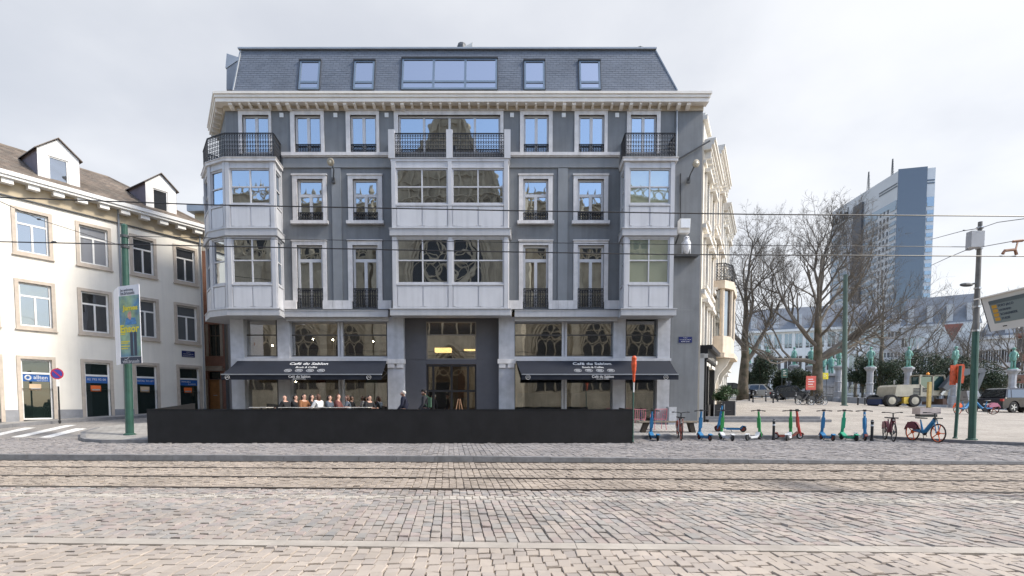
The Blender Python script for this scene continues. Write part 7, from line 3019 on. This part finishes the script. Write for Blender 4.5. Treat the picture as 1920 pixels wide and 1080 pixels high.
expoly('boom', [(1736, 721), (1764, 690), (1770, 687.5), (1811, 686), (1812, 694), (1789, 696), (1771, 701), (1755, 719), (1744, 727)], YE - 1.75, YE - 1.25, EXG)
expoly('boom_cylinder', [(1741, 733), (1764, 705), (1767, 707), (1745, 735)], YE - 1.24, YE - 1.12, STEEL)
expoly('stick', [(1806, 687), (1815, 689), (1812, 700), (1799, 732), (1793, 731), (1802, 702)], YE - 1.7, YE - 1.3, EXG)
expoly('bucket', [(1776, 727), (1797, 727), (1801, 736), (1796, 748), (1784, 750), (1779, 744)], YE - 1.9, YE - 1.0, mat('worn_bucket_steel', (.30, .31, .33), .5, metal=.3, var=.2))
expoly('dozer_blade', [(1748, 752), (1748, 741), (1754, 741), (1757, 752)], YE - 1.1, YE + 1.1, mat('rusted_steel', (.13, .08, .06), .7, var=.3))
# site things round the excavator
q = P(1741, 765, 41)
z = pz(q.x, 41)
yp = thing('marker_post', 'dusty yellow marker post in front of the excavator cab', 'post', (q.x, 41, z))
mb = MB()
mb.box(q.x - .11, q.x + .11, 40.9, 41.1, z - .1, P(0, 716, 41).z)
mb.build('post', mat('dusty_yellow', (.46, .34, .13), .7, var=.15), yp)
mb = MB()
mb.box(q.x - .22, q.x + .22, 40.83, 41.17, z - .1, z + .08)
mb.build('foot', DARK, yp)
q = P(1739, 779, 29.5)
z = pz(q.x, 29.5)
sb = thing('stone_block_seat', 'pinkish stone block seat on the square behind the blue bike', 'bench', (q.x, 29.5, z))
a, b = P(1720, 778, 29.5), P(1759, 765, 29.5)
PKS = mat('pink_grey_stone', (.36, .31, .30), .75, var=.15, scale=4)
mb = MB()
mb.box(a.x, b.x, 29.3, 29.9, z + .14, P(0, 765, 29.5).z)
mb.build('seat_block', PKS, sb)
mb = MB()
mb.box(a.x + .1, b.x - .1, 29.4, 29.8, z - .1, z + .138)
mb.build('base', BLACK, sb)

# ------------------------------------------------------------------ cafe terrace: tables, chairs and people
SKIN = mat('skin', (.52, .31, .23), .55, var=.06, scale=12)
HAIRD = mat('dark_hair', (.022, .015, .012), .6, var=.2, scale=20)
HAIRB = mat('brown_hair', (.075, .035, .02), .6, var=.2, scale=20)
HAIRG = mat('grey_hair', (.5, .48, .45), .7, var=.1, scale=20)
def cloth(name, col):
    return mat(name, col, .85, var=.14, scale=7, bump=.15, bscale=25)
NAVYC, CHARC, BLKC = cloth('navy_wool', (.010, .012, .028)), cloth('charcoal_wool', (.028, .029, .035)), cloth('black_cotton', (.014, .014, .016))
BRNC, WHTC, RUSTC, BLUC = cloth('brown_jacket', (.20, .085, .035)), cloth('white_jacket', (.60, .60, .60)), cloth('maroon_knit', (.13, .045, .04)), cloth('slate_shirt', (.08, .10, .13))
JEAN = cloth('dark_denim', (.03, .04, .065))
def skin(name, mt, par, verts, edges, rad, sub=2, root=0):
    me = bpy.data.meshes.new(name)
    me.from_pydata([tuple(v) for v in verts], edges, [])
    o = bpy.data.objects.new(name, me)
    COL.objects.link(o)
    md = o.modifiers.new('s', 'SKIN')
    md.use_smooth_shade = True
    sv = me.skin_vertices[0].data if me.skin_vertices else None
    if sv is None:
        bm = bmesh.new()
        bm.from_mesh(me)
        bm.verts.layers.skin.verify()
        bm.to_mesh(me)
        bm.free()
        sv = me.skin_vertices[0].data
    for i, r in enumerate(rad):
        sv[i].radius = r if isinstance(r, tuple) else (r, r)
        sv[i].use_root = (i == root)
    sd = o.modifiers.new('d', 'SUBSURF')
    sd.levels = sub
    dg = bpy.context.evaluated_depsgraph_get()
    dg.update()
    nm = bpy.data.meshes.new_from_object(o.evaluated_get(dg))
    bpy.data.objects.remove(o)
    nm.name = name
    nm.materials.clear()
    nm.materials.append(mt)
    nm.polygons.foreach_set('use_smooth', [True] * len(nm.polygons))
    n = bpy.data.objects.new(name, nm)
    COL.objects.link(n)
    n.parent = par
    return n
def person(label, X, Y, z, rz, top, legs, hair, pose='sit', hairlen=0, cap=None, bag=None, h=1.0, armf=.35, beard=False):
    """facing local -y"""
    t = thing('person', label, 'person', (0, 0, 0), group=None)
    if pose == 'sit':
        hip = .50
        J = dict(pel=(0, 0, hip), sp=(0, .02, hip + .22), ch=(0, .0, hip + .42), nk=(0, -.02, hip + .56), hd=(0, -.04, hip + .68), tp=(0, -.035, hip + .79))
        for s, n in ((-1, 'l'), (1, 'r')):
            J[n + 'sh'] = (s * .17, 0, hip + .50)
            J[n + 'el'] = (s * .24, -.12, hip + .24)
            J[n + 'wr'] = (s * .13, -.34, hip + .27)
            J[n + 'hp'] = (s * .09, -.02, hip - .02)
            J[n + 'kn'] = (s * .12, -.44, hip + .0)
            J[n + 'an'] = (s * .12, -.40, .08)
            J[n + 'to'] = (s * .13, -.56, .035)
    else:
        hip = .92
        J = dict(pel=(0, 0, hip), sp=(0, .01, hip + .22), ch=(0, -.01, hip + .42), nk=(0, -.03, hip + .545), hd=(0, -.05, hip + .655), tp=(0, -.045, hip + .765))
        for s, n, f in ((-1, 'l', 1), (1, 'r', -1)):
            J[n + 'sh'] = (s * .18, 0, hip + .50)
            J[n + 'el'] = (s * .23, .06 * f + .03, hip + .24)
            J[n + 'wr'] = (s * .21, -.10 + .12 * f, hip + .02)
            J[n + 'hp'] = (s * .09, 0, hip - .03)
            J[n + 'kn'] = (s * .10, -.16 * f - .03, .50)
            J[n + 'an'] = (s * .10, -.18 * f + .08, .08)
            J[n + 'to'] = (s * .11, -.18 * f - .08, .035)
    def chain(names):
        idx, vs, es = {}, [], []
        for seq in names:
            for a, b in zip(seq, seq[1:]):
                for q in (a, b):
                    if q not in idx:
                        idx[q] = len(vs)
                        vs.append(J[q])
                es.append((idx[a], idx[b]))
        return idx, vs, es
    Rb = dict(pel=.125, sp=.115, ch=.14, nk=.055, hd=(.078, .09), tp=(.06, .07), sh=.065, el=.042, wr=.03, hp=.085, kn=.058, an=.04, to=.035)
    rr = lambda q, k=1.0: tuple(np.multiply(Rb[q if q in Rb else q[1:]], k) * np.ones(2))
    idx, vs, es = chain([('pel', 'sp', 'ch', 'nk', 'hd', 'tp')] + [('ch', s + 'sh', s + 'el', s + 'wr') for s in 'lr'] + [('pel', s + 'hp', s + 'kn', s + 'an', s + 'to') for s in 'lr'])
    names = list(idx)
    rad = [rr(q) for q in names]
    # hands: palm and five fingers
    for s, sg in (('l', -1), ('r', 1)):
        w_ = Vector(J[s + 'wr'])
        d = (w_ - Vector(J[s + 'el'])).normalized()
        palm = w_ + d * .07
        pi_ = len(vs)
        vs.append(palm)
        rad.append((.034, .02))
        es.append((idx[s + 'wr'], pi_))
        side = d.cross(Vector((0, 0, 1)))
        side = side.normalized() if side.length > .1 else Vector((1, 0, 0))
        for k, (o, l) in enumerate(((-.027, .06), (-.009, .075), (.009, .07), (.027, .055))):
            a = palm + side * o + d * .02
            b = a + d * l * .55 + Vector((0, 0, -.006))
            c = b + d * l * .4 + Vector((0, 0, -.018))
            n0 = len(vs)
            vs += [a, b, c]
            rad += [(.009, .009), (.008, .008), (.006, .006)]
            es += [(pi_, n0), (n0, n0 + 1), (n0 + 1, n0 + 2)]
        a = w_ + d * .035 - side * .035 * sg
        b = a + d * .04 - side * .02 * sg
        n0 = len(vs)
        vs += [a, b]
        rad += [(.011, .011), (.008, .008)]
        es += [(pi_, n0), (n0, n0 + 1)]
    skin('body', SKIN, t, vs, es, rad, 1)
    # clothes
    idx, vs, es = chain([('pel', 'sp', 'ch')] + [('ch', s + 'sh', s + 'el', s + 'wr') for s in 'lr'])
    kk = dict(pel=1.3, sp=1.32, ch=1.2, sh=1.28, el=1.45, wr=1.5)
    skin('jacket', top, t, vs, es, [rr(q, kk[q if q in kk else q[1:]]) for q in idx], 2)
    idx, vs, es = chain([('pel', s + 'hp', s + 'kn', s + 'an') for s in 'lr'])
    kk = dict(pel=1.12, hp=1.12, kn=1.22, an=1.4)
    skin('trousers', legs, t, vs, es, [rr(q, kk[q if q in kk else q[1:]]) for q in idx], 2)
    for s in 'lr':
        mb = MB()
        a, b = Vector(J[s + 'an']), Vector(J[s + 'to'])
        mb.ext([(a.x - .05, a.y + .06, 0), (a.x + .05, a.y + .06, 0), (b.x + .045, b.y - .07, 0), (b.x - .045, b.y - .07, 0)], (0, 0, .075))
        fixn(mb.build('shoe', BLKC, t))
    # head details
    hx, hy, hz = J['hd']
    mb = MB()
    mb.hexa([(hx - .016, hy - .085, hz + .0), (hx + .016, hy - .085, hz + .0), (hx + .012, hy - .05, hz), (hx - .012, hy - .05, hz), (hx - .007, hy - .082, hz + .045), (hx + .007, hy - .082, hz + .045), (hx + .007, hy - .05, hz + .05), (hx - .007, hy - .05, hz + .05)])
    mb.build('nose', SKIN, t)
    for sg in (-1, 1):
        mb = MB()
        mb.ball((hx + sg * .03, hy - .078, hz + .045), (.011, .008, .007), 6, 5)
        mb.build('eye', BLACK, t)
        mb = MB()
        mb.ball((hx + sg * .082, hy + .01, hz + .025), (.012, .022, .032), 6, 5)
        mb.build('ear', SKIN, t)
    mb = MB()
    mb.ball((hx, hy - .078, hz - .035), (.024, .008, .006), 8, 4)
    mb.build('mouth', RUSTC, t)
    if hair is not None:
        mb = MB()
        rings = []
        for j in range(7):
            f = j / 6
            zz = hz + .135 - (.125 + hairlen) * f
            w_ = .095 * math.sin(min(1, f * 1.7 + .18) * math.pi / 2) * (1 if f < .6 else 1 - .25 * (f - .6))
            dep = w_ * 1.05
            yc = hy + .022 + .02 * f
            rings.append([(hx + w_ * math.cos(a_), yc + dep * math.sin(a_) * (1 if math.sin(a_) > -.2 else max(.25, 1 - 1.2 * f)), zz) for a_ in [2 * math.pi * q / 12 for q in range(12)]])
        mb.loft(rings[::-1])
        fixn(mb.build('hair', hair, t, smooth=True))
    if cap:
        mb = MB()
        mb.lathe([(.10, .085), (.104, .11), (.09, .15), (.05, .17)], (hx, hy + .01, hz), 12)
        mb.ext([(hx - .07, hy - .07, hz + .085), (hx + .07, hy - .07, hz + .085), (hx + .05, hy - .16, hz + .075), (hx - .05, hy - .16, hz + .075)], (0, 0, .012))
        fixn(mb.build('cap', cap, t))
    if bag:
        mb = MB()
        mb.box(-.13, .13, .13, .24, hip + .12, hip + .50)
        bo = mb.build('backpack', bag, t)
        for sg in (-1, 1):
            mb = MB()
            mb.tube([(sg * .11, .16, hip + .48), (sg * .12, .0, hip + .60), (sg * .12, -.14, hip + .44), (sg * .15, .1, hip + .16)], .016, 5)
            mb.build('strap', bag, bo)
    return move(t, (X, Y, z), R(rz), h)
def at(px, Y):
    q = xy(px, 760, Y)
    return q.x, q.y, pz(q.x, q.y)
x, y, z = at(757.5, 21.0)
person('elderly man in a navy coat walking past the cafe door', x, y, z, -90, NAVYC, CHARC, HAIRG, 'walk', h=1.02)
x, y, z = at(797, 21.2)
person('man in a dark cap and charcoal jacket with a green backpack', x, y, z, -90, CHARC, JEAN, HAIRD, 'walk', cap=BLKC, bag=cloth('green_pack', (.035, .08, .05)), h=1.03)
TBL = mat('pale_table_top', (.55, .53, .49), .4, var=.06)
CHM = mat('black_chair', (.02, .02, .02), .5)
def table(label, X, Y, z):
    t = thing('cafe_table', label, 'table', (X, Y, z), group='cafe tables on the terrace')
    mb = MB()
    mb.box(X - .35, X + .35, Y - .35, Y + .35, z + .80, z + .83)
    mb.build('table_top', TBL, t)
    mb = MB()
    mb.tube([(X, Y, z + .03), (X, Y, z + .799)], .035, 8)
    mb.build('column', CHM, t)
    mb = MB()
    mb.lathe([(.25, 0), (.25, .02), (.05, .05)], (X, Y, z), 12)
    mb.build('foot', CHM, t)
def cchair(label, X, Y, z, rz):
    t = thing('cafe_chair', label, 'chair', (0, 0, 0), group='black cafe chairs on the terrace')
    mb = MB()
    mb.box(-.21, .21, -.22, .22, .385, .415)
    mb.build('seat', CHM, t)
    mb = MB()
    mb.box(-.2, .2, .21, .235, .55, .84)
    mb.build('backrest', CHM, t)
    for sx_ in (-1, 1):
        for sy_ in (-1, 1):
            mb = MB()
            mb.tube([(sx_ * .19, sy_ * .2, .0), (sx_ * .18, sy_ * .2 + (.02 if sy_ > 0 else 0), .384 if sy_ < 0 else .56)], .014, 5)
            mb.build('leg', CHM, t)
    return move(t, (X, Y, z), R(rz))
dk = .16       # terrace deck
mb = MB()
mb.box(bx0 + .3, P(728, 800, 22).x, 20.9, 23.6, .1, pz(0, 22.3) + dk)
struct(mb.build('terrace_deck', mat('deck_timber', (.16, .12, .09), .8, var=.25, scale=4)))
zdk = pz(0, 22.3) + dk
seats = [(535, 22.0, -90, BLKC, None, 0, 'bald man in black seated at the left of the terrace'), (553, 22.4, 90, BLKC, HAIRD, .06, 'dark haired guest in black facing the bald man'), (569, 22.0, 75, BRNC, HAIRD, .16, 'long haired woman in a brown jacket'), (583, 22.5, 100, BLKC, HAIRD, .18, 'guest with long black hair behind the brown jacket'), (597, 22.0, -100, WHTC, HAIRB, .12, 'woman in a white jacket at the middle of the terrace'), (617, 22.5, 80, BLUC, HAIRD, .08, 'guest in a slate shirt right of the white jacket'), (633, 22.0, 95, RUSTC, HAIRB, .20, 'woman with long brown hair in maroon'), (652, 22.6, -80, BLUC, HAIRB, .12, 'guest in slate blue beside the mullion'), (692, 22.6, 60, BLKC, HAIRD, .08, 'guest in black at the right end of the terrace')]
for px, Y, rz, top, hair, hl, lab in seats:
    q = xy(px, 750, Y)
    person(lab, q.x, q.y, zdk, rz + random.uniform(-22, 22), top, JEAN, hair, 'sit', hl, h=random.uniform(.97, 1.06))
    cchair('black cafe chair under the ' + lab.split(' seated')[0].split(' at the')[0], q.x, q.y, zdk, rz)
for px, Y, lab in ((544, 22.0, 'pale cafe table in front of the bald man'), (576, 21.75, 'pale cafe table by the brown jacket'), (607, 21.9, 'pale cafe table right of the white jacket'), (642, 21.9, 'pale cafe table by the woman in maroon'), (678, 22.2, 'pale cafe table near the right end of the terrace'), (490, 22.2, 'empty pale cafe table at the left end of the terrace')):
    q = xy(px, 760, Y)
    table(lab, q.x, Y, zdk)
x, y, z = at(861, 23.6)
ab = thing('easel_board', 'small wooden A-frame easel in front of the entrance door', 'easel', (x, y, z))
mb = MB()
for sg in (-1, 1):
    mb.bar((x + sg * .3, y, z), (x + sg * .04, y, z + 1.25), .04, .03)
mb.bar((x, y + .35, z), (x, y + .02, z + 1.2), .04, .03)
mb.bar((x - .2, y - .03, z + .45), (x + .2, y - .03, z + .45), .03, .04)
mb.build('frame', mat('pale_wood', (.42, .24, .14), .6, var=.15, scale=6), ab)
